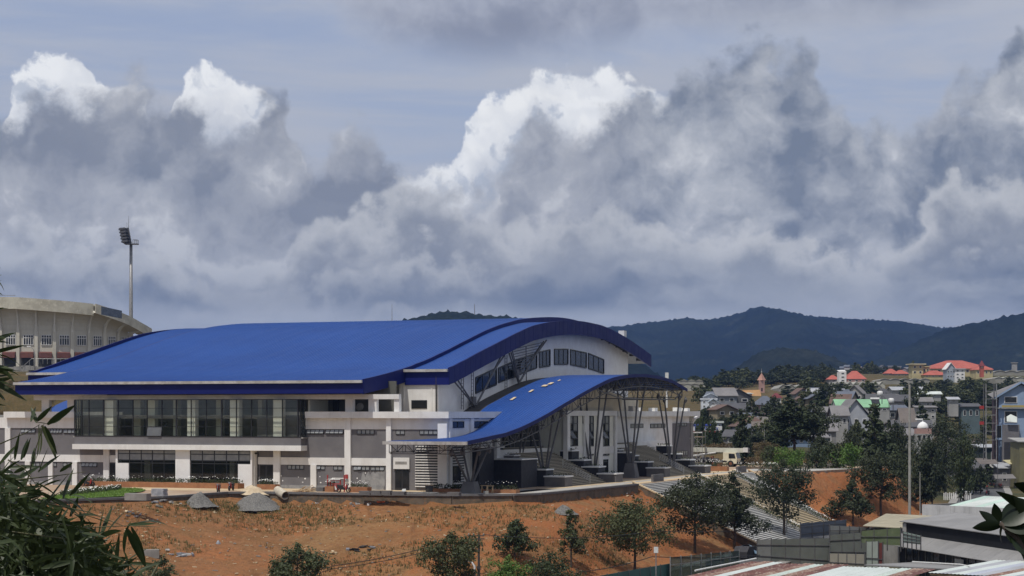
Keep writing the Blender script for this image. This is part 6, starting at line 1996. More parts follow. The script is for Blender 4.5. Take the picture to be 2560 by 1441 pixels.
# shared kinds for the rest
KIN = {
    'broad': (tree_mesh(301, 9, 3.6, 34, 4600, .42, 'oval', .2, M['bark'], M['leaf_d'], gap=.1), 9, 3.6),
    'broad2': (tree_mesh(302, 9, 3.4, 32, 4400, .42, 'round', .16, M['bark'], M['leaf_a'], gap=.1), 9, 3.4),
    'pine': (tree_mesh(303, 12, 3.4, 48, 5600, .5, 'cone', .18, M['bark'], M['needle'], up=.1, gap=.1), 12, 3.4),
    'pine2': (tree_mesh(304, 12, 3.0, 42, 4800, .5, 'oval', .3, M['bark'], M['needle'], up=.2, gap=.15), 12, 3.0),
    'bush': (tree_mesh(305, 3, 2.0, 22, 1300, .3, 'round', .05, M['bark'], M['leaf_c'], gap=.05), 3, 2.0),
    'bush_d': (tree_mesh(306, 3, 2.0, 22, 1300, .32, 'round', .05, M['bark'], M['leaf_a'], gap=.05), 3, 2.0),
    'brush': (tree_mesh(307, 2, 1.8, 18, 800, .28, 'round', .02, M['bark'], M['brush'], gap=.05), 2, 1.8),
    'far': (tree_mesh(308, 9, 3.3, 18, 640, .95, 'oval', .15, M['bark'], M['leaf_d']), 9, 3.3),
    'far2': (tree_mesh(309, 10, 2.8, 20, 640, .95, 'cone', .2, M['bark'], M['needle']), 10, 2.8),
    'far3': (tree_mesh(310, 6, 3.2, 16, 560, .9, 'round', .08, M['bark'], M['leaf_b']), 6, 3.2),
}


def kin(kind, a, b, tp_, w_, Y, label, group=None, cat='tree', name='tree'):
    """set a tree of a shared kind; b None: rooted on the land"""
    m_, h0, w0 = KIN[kind]
    q = at(a, b if b else 1030, Y); z = land(q.x, q.y, False)
    H = at(a, tp_, Y).z - z
    return tree_at(name, label, cat, m_, (q.x, q.y, z - .1), h0, max(1.0, H), w0, w_ / FOC * Y / 2, random.uniform(0, 6.2), group)


BGT = [
    ('pine', 2190, 1004, 150, 340, 'big dark pine standing between the grey gabled house and the concrete pole'),
    ('pine2', 1985, 990, 110, 360, 'tall dark pine left of the grey gabled house, taller of two'),
    ('broad', 2035, 1000, 95, 372, 'tall dark broadleaf just right of the tallest pine'),
    ('pine', 1857, 1018, 66, 350, 'dark conical pine standing behind the crane truck'),
    ('broad', 2062, 950, 50, 560, 'dark tree with a rounded crown before the plastic greenhouses'),
    ('pine', 1945, 1040, 70, 380, 'dark pine beside the steep roofed cabin'),
    ('broad', 2130, 1060, 60, 350, 'dark tree in front of the grey gabled house'),
    ('broad', 2245, 1040, 70, 350, 'dark leafy tree behind the concrete pole'),
    ('broad2', 2410, 1075, 70, 345, 'dark street tree left of the scaffold of the blue building'),
    ('broad', 2330, 1090, 90, 320, 'dark tree below the white dome'),
    ('broad', 2055, 1085, 60, 330, 'mid green conical tree on the bank behind the low wall'),
]
for k, a, tp_, w_, Y, lab in BGT: kin(k, a, None, tp_, w_, Y, lab)
for a, tp_, w_, Y, k, lab in ((1965, 1117, 60, 318, 'bush', 'bright green bush behind the side path, leftmost of the bright ones'), (1992, 1122, 50, 316, 'bush', 'bright green bush behind the side path, second of the bright ones'), (2122, 1108, 70, 318, 'bush', 'large bright green bush at the right end of the low wall'), (2040, 1120, 66, 317, 'bush_d', 'dark rounded bush behind the low wall, left of the conical tree'), (2080, 1105, 66, 319, 'bush_d', 'dark bush behind the low wall, between conical tree and bright bush'), (1925, 1112, 50, 320, 'bush_d', 'dark green bush right of the dry brush behind the crane truck'), (1780, 1048, 44, 400, 'bush_d', 'olive shrub growing behind the fuel station sign'), (1752, 1040, 40, 420, 'bush_d', 'dark shrub at the corner of the far block beside the fuel station')):
    kin(k, a, None, tp_, w_, Y, lab, 'bushes behind the side path', 'bush', 'bush')
for i in range(26):
    a = random.uniform(1738, 1935); Y = random.uniform(338, 400); q = at(a, 1100, Y)
    kin('brush', a, None, 1030 - FOC * (land(q.x, q.y, False) + random.uniform(1.0, 2.0) - 9) / Y, random.uniform(36, 60), Y, 'dry brown brush on the mound behind the crane truck', 'dry brush behind the crane truck', 'bush', 'brush')


def place(a):
    for lim, wd in ((1800, 'near the white villa'), (1850, 'left of the maroon pavilions'), (1915, 'just left of the pink spire'), (1965, 'right of the pink spire'), (2030, 'above the tall dark pines'), (2090, 'left of the narrow white house'), (2150, 'by the narrow white house'), (2215, 'right of the hipped red roof'), (2275, 'left of the concrete pole'), (2330, 'right of the concrete pole'), (2390, 'below the glass fronted gable'), (2450, 'below the huge red roof'), (9999, 'beside the steel stair frame')):
        if a < lim: return wd


def depth(Y, a, b): return ('nearer', 'middle', 'further')[min(2, int((Y - a) / (b - a) * 3))]


KW = {'far': 'dark rounded', 'far2': 'dark narrow', 'far3': 'low olive'}

# wood on the far rise and scattered town trees
for i in range(72):
    a = random.uniform(1768, 2085); Y = random.uniform(900, 1010)
    top = tab(a, [(1768, 955), (1800, 922), (1850, 916), (1900, 909), (2000, 908), (2060, 912), (2090, 935)]) + random.uniform(-2, 10) + (1010 - Y) * .22
    k = random.choice(('far', 'far2', 'far', 'far3')); kin(k, a, None, top, random.uniform(34, 62), Y, '%s tree in the %s rows of the wood %s' % (KW[k], depth(Y, 900, 1010), place(a)), 'trees of the wood behind the spire')
for i in range(9):
    a = random.uniform(1700, 1775); Y = random.uniform(925, 1040); k = random.choice(('far', 'far3')); kin(k, a, None, random.uniform(938, 950), random.uniform(26, 44), Y, '%s tree left of the wood above the plastic tunnels, %s row' % (KW[k], depth(Y, 925, 1040)), 'trees above the plastic tunnels')
for i in range(24):
    a = random.uniform(2020, 2330); Y = random.uniform(1050, 1250)
    k = random.choice(('far', 'far3', 'far2')); kin(k, a, None, random.uniform(900, 935), random.uniform(18, 34), Y, '%s tree on the skyline %s, %s row' % (KW[k], place(a), depth(Y, 1050, 1250)), 'trees around the red roofs')
for i in range(84):
    a = random.uniform(2300, 2560); Y = random.uniform(560, 860)
    q = at(a, 1000, Y); z = land(q.x, q.y, False)
    k = random.choice(('far', 'far3', 'far3')); kin(k, a, None, 1030 - FOC * (z + random.uniform(2.5, 6.5) - 9) / Y, random.uniform(30, 60), Y, '%s tree, %s overgrown slope, %s' % (KW[k], depth(Y, 560, 860), place(a)), 'trees on the overgrown slope')
for i in range(112):
    a = random.uniform(1745, 2470); Y = random.uniform(390, 800)
    if 1775 < a < 1965 and Y > 530: Y = random.uniform(400, 520)
    q = at(a, 1000, Y); z = land(q.x, q.y, False)
    k = random.choice(('far', 'far2', 'far3', 'far')); kin(k, a, None, 1030 - FOC * (z + random.uniform(3.5, 8) - 9) / Y, random.uniform(34, 66), Y, '%s tree among the %s town houses %s' % (KW[k], depth(Y, 390, 800), place(a)), 'trees between the town houses')
for i in range(44):
    a = random.uniform(-60, 135); Y = random.uniform(360, 430); q = at(a, 1000, Y); z = land(q.x, q.y, False)
    kin('brush', a, None, 1030 - FOC * (z + random.uniform(.5, 1.3) - 9) / Y, random.uniform(20, 40), Y, 'brown scrub on the embankment left of the hall', 'scrub on the embankment', 'bush', 'brush')

# ------------------------------------------------------------------ town
def house(label, a0, a1, yb, ye, yr, Y, wallm, roofm, turn=0.0, depth=None, kind='gable', win_n=2, rows=1, cat='house', name='house', group=None, axis='x', over=.5):
    """house between two sight lines; ye / yr rows of eave and ridge. axis x: ridge across the view, y: gable towards us"""
    q = at((a0 + a1) / 2, yb, Y); wd = (a1 - a0) / FOC * Y
    o = thing(name, label, cat, (q.x, q.y, q.z), turn, group)
    he = (yb - ye) / FOC * Y; hr = (yb - yr) / FOC * Y
    dp = depth or wd * .7
    w2 = wd / 2
    MB().box(-w2, w2, 0, dp, -4, he).build('wall', wallm, o)
    s = MB(); t_ = .18; ov = over
    if kind == 'gable' and axis == 'x':
        s.extr([(-w2 - ov, -ov, he - .1), (-w2 - ov, dp / 2, hr), (-w2 - ov, dp / 2, hr + t_), (-w2 - ov, -ov, he - .1 + t_)], (wd + 2 * ov, 0, 0)); s.extr([(-w2 - ov, dp + ov, he - .1), (-w2 - ov, dp + ov, he - .1 + t_), (-w2 - ov, dp / 2, hr + t_), (-w2 - ov, dp / 2, hr)], (wd + 2 * ov, 0, 0))
        g_ = MB(); g_.extr([(-w2, 0, he), (-w2, dp, he), (-w2, dp / 2, hr - .05)], (.2, 0, 0)); g_.extr([(w2 - .2, 0, he), (w2 - .2, dp, he), (w2 - .2, dp / 2, hr - .05)], (.2, 0, 0)); g_.build('gable', wallm, o)
    elif kind == 'gable':
        s.extr([(-w2 - ov, -ov, he - .1), (0, -ov, hr), (0, -ov, hr + t_), (-w2 - ov, -ov, he - .1 + t_)][::-1], (0, dp + 2 * ov, 0)); s.extr([(w2 + ov, -ov, he - .1), (w2 + ov, -ov, he - .1 + t_), (0, -ov, hr + t_), (0, -ov, hr)][::-1], (0, dp + 2 * ov, 0))
        g_ = MB(); g_.extr([(-w2, 0, he), (w2, 0, he), (0, 0, hr - .05)], (0, .2, 0)); g_.build('gable', wallm, o)
    elif kind == 'hip':
        k = min(w2 * .75, dp * .55)
        A = [(-w2 - ov, -ov, he), (w2 + ov, -ov, he), (w2 + ov, dp + ov, he), (-w2 - ov, dp + ov, he)]; B = [(-w2 + k, dp / 2, hr), (w2 - k, dp / 2, hr)]
        s.poly([A[0], A[1], B[1], B[0]]); s.poly([A[2], A[3], B[0], B[1]]); s.poly([A[1], A[2], B[1]]); s.poly([A[3], A[0], B[0]]); s.poly(A[::-1])
    elif kind == 'shed':
        s.hexa([(-w2 - ov, -ov, he), (w2 + ov, -ov, he), (w2 + ov, dp + ov, hr), (-w2 - ov, dp + ov, hr), (-w2 - ov, -ov, he + t_), (w2 + ov, -ov, he + t_), (w2 + ov, dp + ov, hr + t_), (-w2 - ov, dp + ov, hr + t_)])
    else:
        s.box(-w2 - ov, w2 + ov, -ov, dp + ov, he, he + .45)
    s.build('roof', roofm, o)
    for r_ in range(rows):
        for i in range(win_n):
            c = lerp(-w2, w2, (i + .5) / win_n); ww = wd / win_n * .22; zb = he * (r_ + .32) / rows; zt = he * (r_ + .78) / rows
            f = MB().box(c - ww, c + ww, -.09, -.003, zb, zt).build('window', M['white'], o)
            MB().box(c - ww * .8, c + ww * .8, -.12, -.092, zb + .12, zt - .12).build('pane', M['pane_dk'], f)
    return o


mats = {}
def pc(name, c, r=.8, **k):
    if name not in mats: mats[name] = pmat(name, c, tuple(x * .8 for x in c), .3, r, **k)
    return mats[name]


red_t = pc('red_roof_tiles', (.42, .105, .075), c3=(.36, .12, .09)); wht = M['white']; yel = pc('yellow_render', (.52, .45, .25)); gre = pc('grey_roof_sheet', (.20, .19, .19)); dk = pc('dark_roof_sheet', (.085, .085, .092)); mint = pc('mint_green_roof', (.24, .46, .27)); maroon = pc('maroon_roof', (.17, .03, .035)); pal = pc('pale_render', (.36, .355, .34)); pnk = pc('pink_render', (.44, .27, .235)); brn = pc('brown_grey_roof', (.15, .128, .115)); bluew = pc('sky_blue_render', (.27, .36, .51)); plas = pc('greenhouse_plastic', (.44, .43, .36), .5); plas2 = pc('old_greenhouse_plastic', (.30, .29, .25), .6); zinc = pc('zinc_sheet', (.40, .41, .43), .5); whs = pc('pale_sheet', (.62, .66, .62), .6)  # pale_render is darkened to carry the cloud shadow on the town

# villa, spire, pavilions
house('white villa with arched windows beside the end of the far block', 1754, 1792, 1022, 1000, 996, 560, pc('bright_blue_white', (.66, .69, .74)), pc('bright_blue_white', (.66, .69, .74)), kind='flat', win_n=3, rows=2, over=.2)
house('small upper gable of the white villa, blue grey, above its flat roof', 1763, 1790, 1000, 992, 985, 566, pc('bright_blue_white', (.66, .69, .74)), pc('pale_blue_roof', (.42, .47, .52)), kind='gable', axis='y', win_n=3)
house('white gabled porch in front of the villa half hidden by dark trees', 1774, 1792, 1022, 1006, 998, 545, wht, pc('pale_blue_roof', (.42, .47, .52)), kind='gable', axis='y', win_n=1, rows=2)
q = at(1904, 985, 830)
sp_ = thing('spire_tower', 'slender pink tower with a pointed spire and finial', 'tower', (q.x, q.y, q.z - 4))
MB().box(-1.1, 1.1, -1.1, 1.1, 0, at(0, 951, 830).z - q.z + 4).build('shaft', pnk, sp_)
h_ = at(0, 951, 830).z - q.z + 4
MB().lathe([(1.9, h_), (1.75, h_ + .2), (.12, h_ + 2.9)], n=4).build('spire', pc('salmon_spire', (.47, .26, .20)), sp_)
MB().lathe([(.12, h_ + 2.9), (.3, h_ + 3.3), (.1, h_ + 3.7), (.04, h_ + 4.9)], n=8).build('finial', pal, sp_)
for z in (2, 5): MB().box(-.3, .3, -1.13, -1.1, z, z + 1.4).build('slit', M['pane_dk'], sp_)
house('maroon pyramid roofed pavilion right of the pink spire', 1930, 1953, 1006, 995, 983, 690, wht, maroon, kind='hip', win_n=2)
house('low maroon roofed pavilion below the pink spire', 1906, 1926, 1008, 1001, 995, 680, wht, maroon, kind='hip', win_n=2)
house('long low pink walled hall left of the pink spire', 1800, 1880, 992, 985, 983, 780, pnk, whs, kind='shed', win_n=6)
house('low pink house with a maroon wall behind the white villa', 1792, 1818, 1006, 996, 990, 640, pnk, brn, win_n=2)
s = MB(); s.extr([at(1752, 1000, 790), at(1905, 1000, 790), at(1900, 975, 800), at(1840, 976, 800), at(1790, 979, 800), at(1760, 983, 800)], (0, 3, 0)); o = s.build('cut_bank', pc('ochre_cut_earth', (.42, .235, .095), .95, bump=.3, bscale=1.5)); tag(o, kind='structure')
# greenhouses
def greenhouse(label, a0, a1, n, yb, ye, yr, Y, m_, depth=30):
    q = at(a0, yb, Y); w_ = (a1 - a0) / FOC * Y / n
    o = thing('greenhouse', label, 'greenhouse', q)
    he, hr = (yb - ye) / FOC * Y, (yb - yr) / FOC * Y
    for i in range(n):
        MB().extr([(i * w_, 0, -3), (i * w_, 0, he), ((i + .5) * w_, 0, hr), ((i + 1) * w_, 0, he), ((i + 1) * w_, 0, -3)][::-1], (0, depth, -.5)).build('bay', m_ if i % 2 else plas2 if m_ is plas else m_, o)
        MB().extr([(i * w_ - .1, -.25, he), ((i + .5) * w_, -.25, hr + .12), ((i + 1) * w_ + .1, -.25, he), ((i + .5) * w_, -.25, hr - .25)][::-1], (0, .5, 0)).build('edge_sheet', m_, o)
    return o


greenhouse('row of peaked plastic greenhouses in front of the red roofed school', 2085, 2213, 8, 972, 963, 954, 850, plas)
greenhouse('second row of dull plastic greenhouses just below the peaked ones', 2078, 2205, 8, 980, 970, 962, 830, plas2)
greenhouse('wide dull greenhouses to the left near the dark round tree', 1948, 2050, 5, 982, 970, 961, 840, plas2)
greenhouse('long wavy greenhouse roof below the big red roof', 2200, 2325, 5, 962, 950, 946, 900, plas2)
greenhouse('flat pale greenhouse on the upper right edge of the slope', 2486, 2570, 3, 940, 930, 926, 980, plas2)
greenhouse('low pale greenhouses in the middle of the overgrown slope right', 2488, 2560, 4, 952, 946, 942, 900, plas)
greenhouse('long low plastic tunnel left of the wood', 1690, 1765, 4, 972, 962, 958, 858, plas)
greenhouse('upper pale plastic tunnels left of the wood, beyond the first row', 1700, 1758, 3, 962, 953, 950, 905, plas)
# school with red roofs etc.
house('red hipped roof building right of the narrow white house', 2117, 2166, 957, 948, 927, 900, pnk, red_t, kind='hip', win_n=3, depth=12, over=.3)
house('low red roofed wing left of the narrow white house', 2072, 2098, 957, 949, 938, 905, pal, red_t, kind='hip', win_n=1, depth=8)
house('narrow white house three storeys high between two red roofs', 2098, 2116, 957, 930, 926, 890, wht, wht, kind='shed', win_n=1, rows=3, depth=6, over=.05)
house('smaller red roof left of two, beyond dark trees', 2217, 2246, 940, 934, 922, 1000, pal, red_t, kind='hip', win_n=2, depth=10)
house('smaller red roof right of two, beyond dark trees', 2240, 2272, 942, 935, 925, 990, pal, red_t, kind='hip', win_n=2, depth=10)
house('huge red hipped roof building on the skyline at the right', 2322, 2480, 935, 922, 900, 960, yel, red_t, kind='hip', win_n=9, depth=26, over=.6)
house('lower red roofed wing in front of the huge red roof', 2310, 2372, 944, 938, 926, 935, yel, red_t, kind='hip', win_n=4, depth=12)
house('red roofed right wing of the building on the skyline', 2440, 2482, 938, 925, 912, 940, yel, red_t, kind='hip', win_n=4, depth=12)
house('dark conical turret roof on the right end of the huge red roof', 2451, 2460, 922, 916, 902, 930, red_t, maroon, kind='hip', win_n=1, depth=2)
house('yellow flat roofed tower left of the huge red roof', 2280, 2308, 938, 912, 909, 940, yel, pc('cream_slab', (.55, .5, .35)), kind='flat', win_n=2, rows=2, depth=8, over=1.2)
house('yellow block with a slab roof between tower and red wing', 2306, 2324, 936, 918, 914, 945, yel, yel, kind='flat', win_n=2, depth=6)
house('white gabled glass fronted house before the huge red roof', 2367, 2388, 948, 924, 908, 915, pc('grey_blue_glazing', (.33, .37, .42)), wht, axis='y', win_n=3, rows=2, depth=8)
house('narrow white annex with balconies right of the glass fronted gable', 2388, 2412, 949, 924, 920, 913, wht, zinc, kind='flat', win_n=2, rows=3, depth=6)
# middle town, individually seen
house('house with a bright mint green roof behind the grey gable', 2092, 2224, 1030, 1019, 1000, 500, pal, mint, win_n=5, depth=9, over=.2)
house('grey gabled house with a steep roof in front of the mint green roof', 2108, 2172, 1066, 1042, 1000, 470, pc('blue_grey_render', (.42, .44, .48)), gre, axis='y', win_n=3, rows=1, depth=14)
house('low front wing of the grey gabled house with white porch', 2084, 2120, 1066, 1040, 1016, 466, pal, gre, win_n=2, depth=7)
house('brown grey steep roof right of the big pine', 2260, 2291, 1084, 1078, 1022, 440, pal, brn, axis='x', win_n=1, depth=10)
house('steep grey roofed cabin behind the crane truck brush', 1908, 1932, 1112, 1095, 1046, 430, pc('olive_boards', (.25, .23, .17)), pc('tan_grey_roof', (.27, .25, .22)), axis='y', win_n=1, depth=9)
house('grey lean-to roof beside the steep roofed cabin', 1886, 1912, 1112, 1085, 1056, 436, pal, brn, kind='shed', win_n=2)
house('low long shed with a grey roof and blue wall behind the bright bushes', 1975, 2070, 1112, 1096, 1086, 420, pc('faded_blue_wall', (.22, .30, .42)), gre, kind='shed', win_n=5)
house('grey house with a plain roof right of the mint green roof', 2290, 2330, 1030, 1005, 995, 560, pal, gre, win_n=2, rows=2)
house('white flat house half hidden right of the concrete pole', 2292, 2340, 1050, 1020, 1016, 520, pal, gre, kind='shed', win_n=3, rows=2)
house('long pale roof on the slope right of the concrete pole', 2232, 2318, 980, 976, 968, 700, pal, zinc, win_n=5, depth=10)
house('long low warehouse roof under the overgrown slope', 2296, 2352, 992, 986, 980, 650, pal, whs, win_n=4)
house('grey long roof above the mint green roof', 2160, 2200, 992, 984, 974, 720, pal, gre, axis='y', win_n=2)
house('dark arched roof hall in the middle of the town', 2124, 2158, 992, 984, 972, 720, pal, dk, kind='hip', win_n=3)
house('teal roofed house far right before the scaffold', 2404, 2450, 1050, 1018, 1010, 560, pc('slate_teal', (.10, .14, .15)), dk, kind='shed', win_n=3)
house('white corrugated roof glinting left of the scaffold', 2372, 2396, 1006, 1000, 994, 560, pal, zinc, kind='shed', win_n=2)
# white dome and pink parapet
q = at(2307, 1072, 430); dm = thing('dome', 'small white dome with a finial on a pink parapet', 'dome', q)
MB().lathe([(1.15, 0), (1.25, .15), (1.15, .55), (.9, 1.0), (.5, 1.35), (.08, 1.5), (.05, 1.75)], n=18).build('dome_shell', M['white2'], dm, True)
MB().box(-1.6, 1.6, -1.2, 1.2, -1.1, -.02).build('parapet', pnk, dm); MB().box(-1.7, 1.7, -1.4, 1.4, -6, -1.12).build('base', pal, dm)
for x in (-1, 0, 1): MB().box(x - .25, x + .25, -1.45, -1.41, -2.4, -1.4).build('window', M['pane_dk'], dm)
MB().box(-1.3, .3, 1.25, 1.6, 1.9, 2.15).build('ridge_cap', M['white2'], dm)
for a, b, lab in ((2228, 1008, 'white and grey steel water tank on the mint green roof'), (2200, 990, 'bright white water tank on a steel stand among the town roofs')):
    q = at(a, b, 490); o = thing('water_tank', lab, 'water tank', q); w_ = .75
    t2 = MB().lathe([(.6, 0), (.72, .1), (.72, 1.0), (.4, 1.2)], n=12).build('tank', M['plastic_white'], o, True)
    for x in (-.5, .5):
        for y in (-.5, .5): MB().bar((x, y, -2), (x, y, 0), .09).build('leg', M['steel'], o)
q = at(2187, 1010, 488); o = thing('solar_heater', 'small solar water heater standing on the mint green roof', 'solar heater', q)
MB().tube([(-1.1, 0, 1.2), (1.1, 0, 1.2)], .3, n=10).build('drum', M['plastic_white'], o); MB().extr([(-1.0, 0, 1.1), (1.0, 0, 1.1), (1.0, -1.6, 0), (-1.0, -1.6, 0)], (0, 0, .08)).build('collector', M['pane_dk'], o)
# fuel station
FS = 455.0
q = at(1766, 1080, FS); fs = thing('fuel_station', 'white and blue fuel station canopy sign with lettering behind the brush', 'fuel station', (q.x, q.y, 0))
f0, f1 = at(1726, 1066, FS), at(1805, 1078, FS)
MB().box(f0.x - q.x, f1.x - q.x, 0, 9, f1.z, f0.z).build('canopy', M['plastic_white'], fs)
MB().box(f0.x - q.x - .1, f1.x - q.x - 2.0, -.06, 9.1, f0.z + .002, f0.z + .42).build('blue_band', pc('signal_blue', (.05, .08, .45), .4), fs)
MB().box(f0.x - q.x, f1.x - q.x + .1, -.05, 9, f1.z - .25, f1.z - .002).build('red_band', M['red'], fs)
MB().box(f0.x - q.x + .3, f1.x - q.x - .3, 3, 8, land(q.x, q.y), f1.z - .26).build('shop', M['grey_wall'], fs)
lx0 = at(1737, 1070, FS).x - q.x; lx1 = at(1748, 1070, FS).x - q.x
MB().box(lx0, lx1, -.04, -.003, f1.z + .05, f0.z - .05).build('emblem', pc('signal_blue', (.05, .08, .45), .4), fs)
MB().extr([(lx0 + .25, -.06, f1.z + .15), (lx1 - .15, -.06, f1.z + .5), (lx1 - .3, -.06, f0.z - .2), (lx0 + .45, -.06, f0.z - .35)], (0, .015, 0)).build('emblem_letter', M['orange'], fs)
cu = bpy.data.curves.new('lettering', 'FONT'); cu.body = 'PETROLIMEX'; cu.size = .82; cu.extrude = .02; cu.offset = .012
to = bpy.data.objects.new('lettering', cu); C.objects.link(to)
bpy.context.view_layer.update()
me = bpy.data.meshes.new_from_object(to.evaluated_get(bpy.context.evaluated_depsgraph_get())); bpy.data.objects.remove(to)
xs = [v_.co.x for v_ in me.vertices]; sc_ = (at(1796, 0, FS).x - at(1750, 0, FS).x) / (max(xs) - min(xs))
for v_ in me.vertices: v_.co.x = (v_.co.x - min(xs)) * sc_
me.materials.clear(); me.materials.append(pc('signal_blue', (.05, .08, .45), .4))
o = put('lettering', me, fs, (at(1750, 0, FS).x - q.x, -.03, f1.z + .28)); o.rotation_euler = (R(90), 0, 0)
house('pale blue kiosk with a flat roof right of the fuel station sign', 1784, 1804, 1072, 1058, 1055, 470, pc('pale_blue_kiosk', (.45, .52, .62)), whs, kind='flat', win_n=2, cat='kiosk', name='kiosk')
# infill houses of the dense quarters
WM = [pc('dim_render', (.33, .32, .30)), pc('shaded_render', (.24, .235, .23)), pc('grey_render_2', (.15, .148, .15)), pc('cool_render', (.24, .26, .29)), pc('ochre_render', (.26, .22, .15)), pc('faded_pink_render', (.30, .21, .19))]  # wall colours darkened: cloud shadow over the town is painted in
RM = [dk, gre, dk, brn, pc('slate_blue_sheet', (.12, .135, .17)), zinc, pc('rust_brown_sheet', (.13, .082, .065))]
RN = ['dark grey', 'grey', 'black', 'brown', 'slate blue', 'pale zinc', 'rust brown']
i = 0; used = []
while i < 60:
    a = random.uniform(1742, 2470); Y = random.uniform(430, 880)
    if (a < 1815 and Y < 620) or (1855 < a < 1985 and Y > 540) or (a < 2080 and Y > 640) or (a > 2225 and Y > 570) or (2070 < a and Y > 690): continue
    if any(abs(a - b) < 14 and abs(Y - c) < 30 for b, c in used): continue
    used.append((a, Y)); q = at(a, 1000, Y); z = land(q.x, q.y, False)
    yb = 1030 - FOC * (z - 9) / Y
    w_ = random.uniform(4.8, 8.8) * FOC / Y; h_ = random.uniform(2.2, 4.4) * FOC / Y; r_ = random.uniform(1.2, 2.6) * FOC / Y
    k = random.randrange(7)
    where = 'near the white villa' if a < 1830 else 'below the pink spire' if a < 1960 else 'left of the mint green roof' if a < 2090 else 'behind the mint green roof' if a < 2230 else 'right of the concrete pole' if a < 2350 else 'below the overgrown slope'
    house('%s roofed house %s, %s rows' % (RN[k], where, depth(Y, 430, 880)), a - w_ / 2, a + w_ / 2, yb, yb - h_, yb - h_ - r_, Y, WM[(k * 2 + i) % 6], RM[k], random.uniform(-.5, .5), None, random.choice(('gable', 'gable', 'hip', 'shed')), random.choice((2, 3)), 1 if h_ * Y / FOC < 3.4 else 2, axis=random.choice('xy'), group='%s roofed houses %s' % (RN[k], where))
    i += 1
for i in range(26):
    a = random.uniform(1742, 1850); Y = random.uniform(475, 545); q = at(a, 1000, Y); z = land(q.x, q.y, False)
    k = random.choice(('far', 'far2')); kin(k, a, None, random.uniform(1030, 1046) if a > 1795 else random.uniform(1020, 1040), random.uniform(24, 44), Y, '%s tree in the dark thicket before the villa, %s' % (KW[k], depth(Y, 430, 545)), 'thicket before the white villa')
# far roofs beyond the skyline, right of the wood
for i in range(26):
    a = random.uniform(2095, 2330); Y = random.uniform(1500, 1750); yb = random.uniform(921, 931)
    k = random.randrange(7); house('tiny %s roofed house in the hazy valley %s' % (RN[k], place(a)), a - 6, a + 6, yb, yb - 4, yb - 8, Y, random.choice(WM), RM[k], random.uniform(-.6, .6), None, 'gable', 1, axis=random.choice('xy'), group='houses in the hazy valley')
q = at(2535, 915, 1500); house('pale block with flat roof far away at the right edge', 2531, 2543, 918, 908, 907, 1400, pal, pal, kind='flat', win_n=2, rows=2)
# masts on the skyline
q = at(1186.5, 786, 2600); o = thing('radio_mast', 'thin radio mast on the wooded summit behind the hall roof', 'mast', (q.x, q.y, q.z - 6)); MB().tube([(0, 0, 0), (0, 0, 19)], .7, .4, n=5).build('pole', M['galv'], o)
q = at(1667, 1000, 620); o = thing('radio_mast', 'white and red telecom mast behind the curved canopy', 'mast', (q.x, q.y, land(q.x, q.y))); hh = at(1667, 932, 620).z - land(q.x, q.y); MB().tube([(0, 0, 0), (0, 0, hh)], .35, .2, n=6).build('pole', M['plastic_white'], o); MB().box(-.5, .5, -.5, .5, hh - 1.8, hh).build('antenna', M['plastic_white'], o)

# ------------------------------------------------------------------ blue building with scaffolds, right
YB = 450.0
def bx0(a): return at(a, 0, YB).x
q = at(2510, 1030, YB); bb = thing('blue_building', 'sky blue building with a steep grey gable and yellow balcony band at the right edge', 'building', (q.x, YB, 0), R(-11))
zz = lambda b: at(0, b, YB).z
x0, x1 = bx0(2498) - q.x, bx0(2600) - q.x
MB().box(x0, x1, 0, 12, -8, zz(992)).build('wall', bluew, bb)
xm = bx0(2552) - q.x
s = MB(); s.extr([(x0, 0, zz(992)), (x1, 0, zz(992)), (xm, 0, zz(962))], (0, .3, 0)); s.build('gable', bluew, bb)
for sg, xa in ((1, x0 - 1.2), (-1, x1 + 1.2)):
    s = MB(); P = [(xa, -.7, zz(998)), (xm, -.7, zz(957)), (xm, -.7, zz(957) + .25), (xa, -.7, zz(998) + .25)]
    s.extr(P if sg < 0 else P[::-1], (0, 13, 0)); s.build('roof', gre, bb)
    s = MB(); s.bar((xa, -.8, zz(998) + .1), (xm, -.8, zz(957) + .1), .12, .4); s.build('bargeboard', bluew, bb)
s = MB(); s.extr([(x0 - 1.0, -.1, zz(998)), (x0 - 2.2, 9, zz(986)), (xm, 9, zz(955)), (xm, -.1, zz(958))], (0, 0, .1)); s.build('roof_side', gre, bb)
for c, d in ((992, 1008), (1028, 1057)):
    s = MB(); s.box(bx0(2511) - q.x, bx0(2542) - q.x, -.12, -.003, zz(d), zz(c)); f = s.build('window', wht, bb)
    MB().box(bx0(2512.5) - q.x, bx0(2540.5) - q.x, -.15, -.122, zz(d) + .12, zz(c) - .12).build('pane', M['pane_dk'], f)
MB().box(bx0(2486) - q.x, x1, -1.0, .1, zz(1022), zz(1019.5)).build('balcony_slab', pal, bb)
MB().box(bx0(2504) - q.x, x1, -1.05, -.9, zz(1019), zz(1013.5)).build('balcony_band', pc('ochre_band', (.42, .33, .12)), bb)
MB().box(bx0(2486) - q.x, x0 - .003, 3, 11, -8, zz(1000)).build('stair_side', pc('maroon_wall', (.10, .05, .06)), bb)
MB().box(bx0(2504) - q.x, bx0(2545) - q.x, -4.0, -.2, -8, zz(1062)).build('annex', M['grey_wall'], bb)
s = MB(); s.extr([(bx0(2514) - q.x, -5, zz(1054)), (bx0(2538) - q.x, -5, zz(1056)), (bx0(2539) - q.x, -4.2, zz(1044)), (bx0(2524) - q.x, -4.2, zz(1037)), (bx0(2514) - q.x, -4.2, zz(1043))], (0, .3, .1)); s.build('awning', whs, bb)
MB().box(bx0(2508) - q.x, bx0(2548) - q.x, -4.2, -.1, -8, zz(1105)).build('lower_annex', M['dark_wall'], bb)
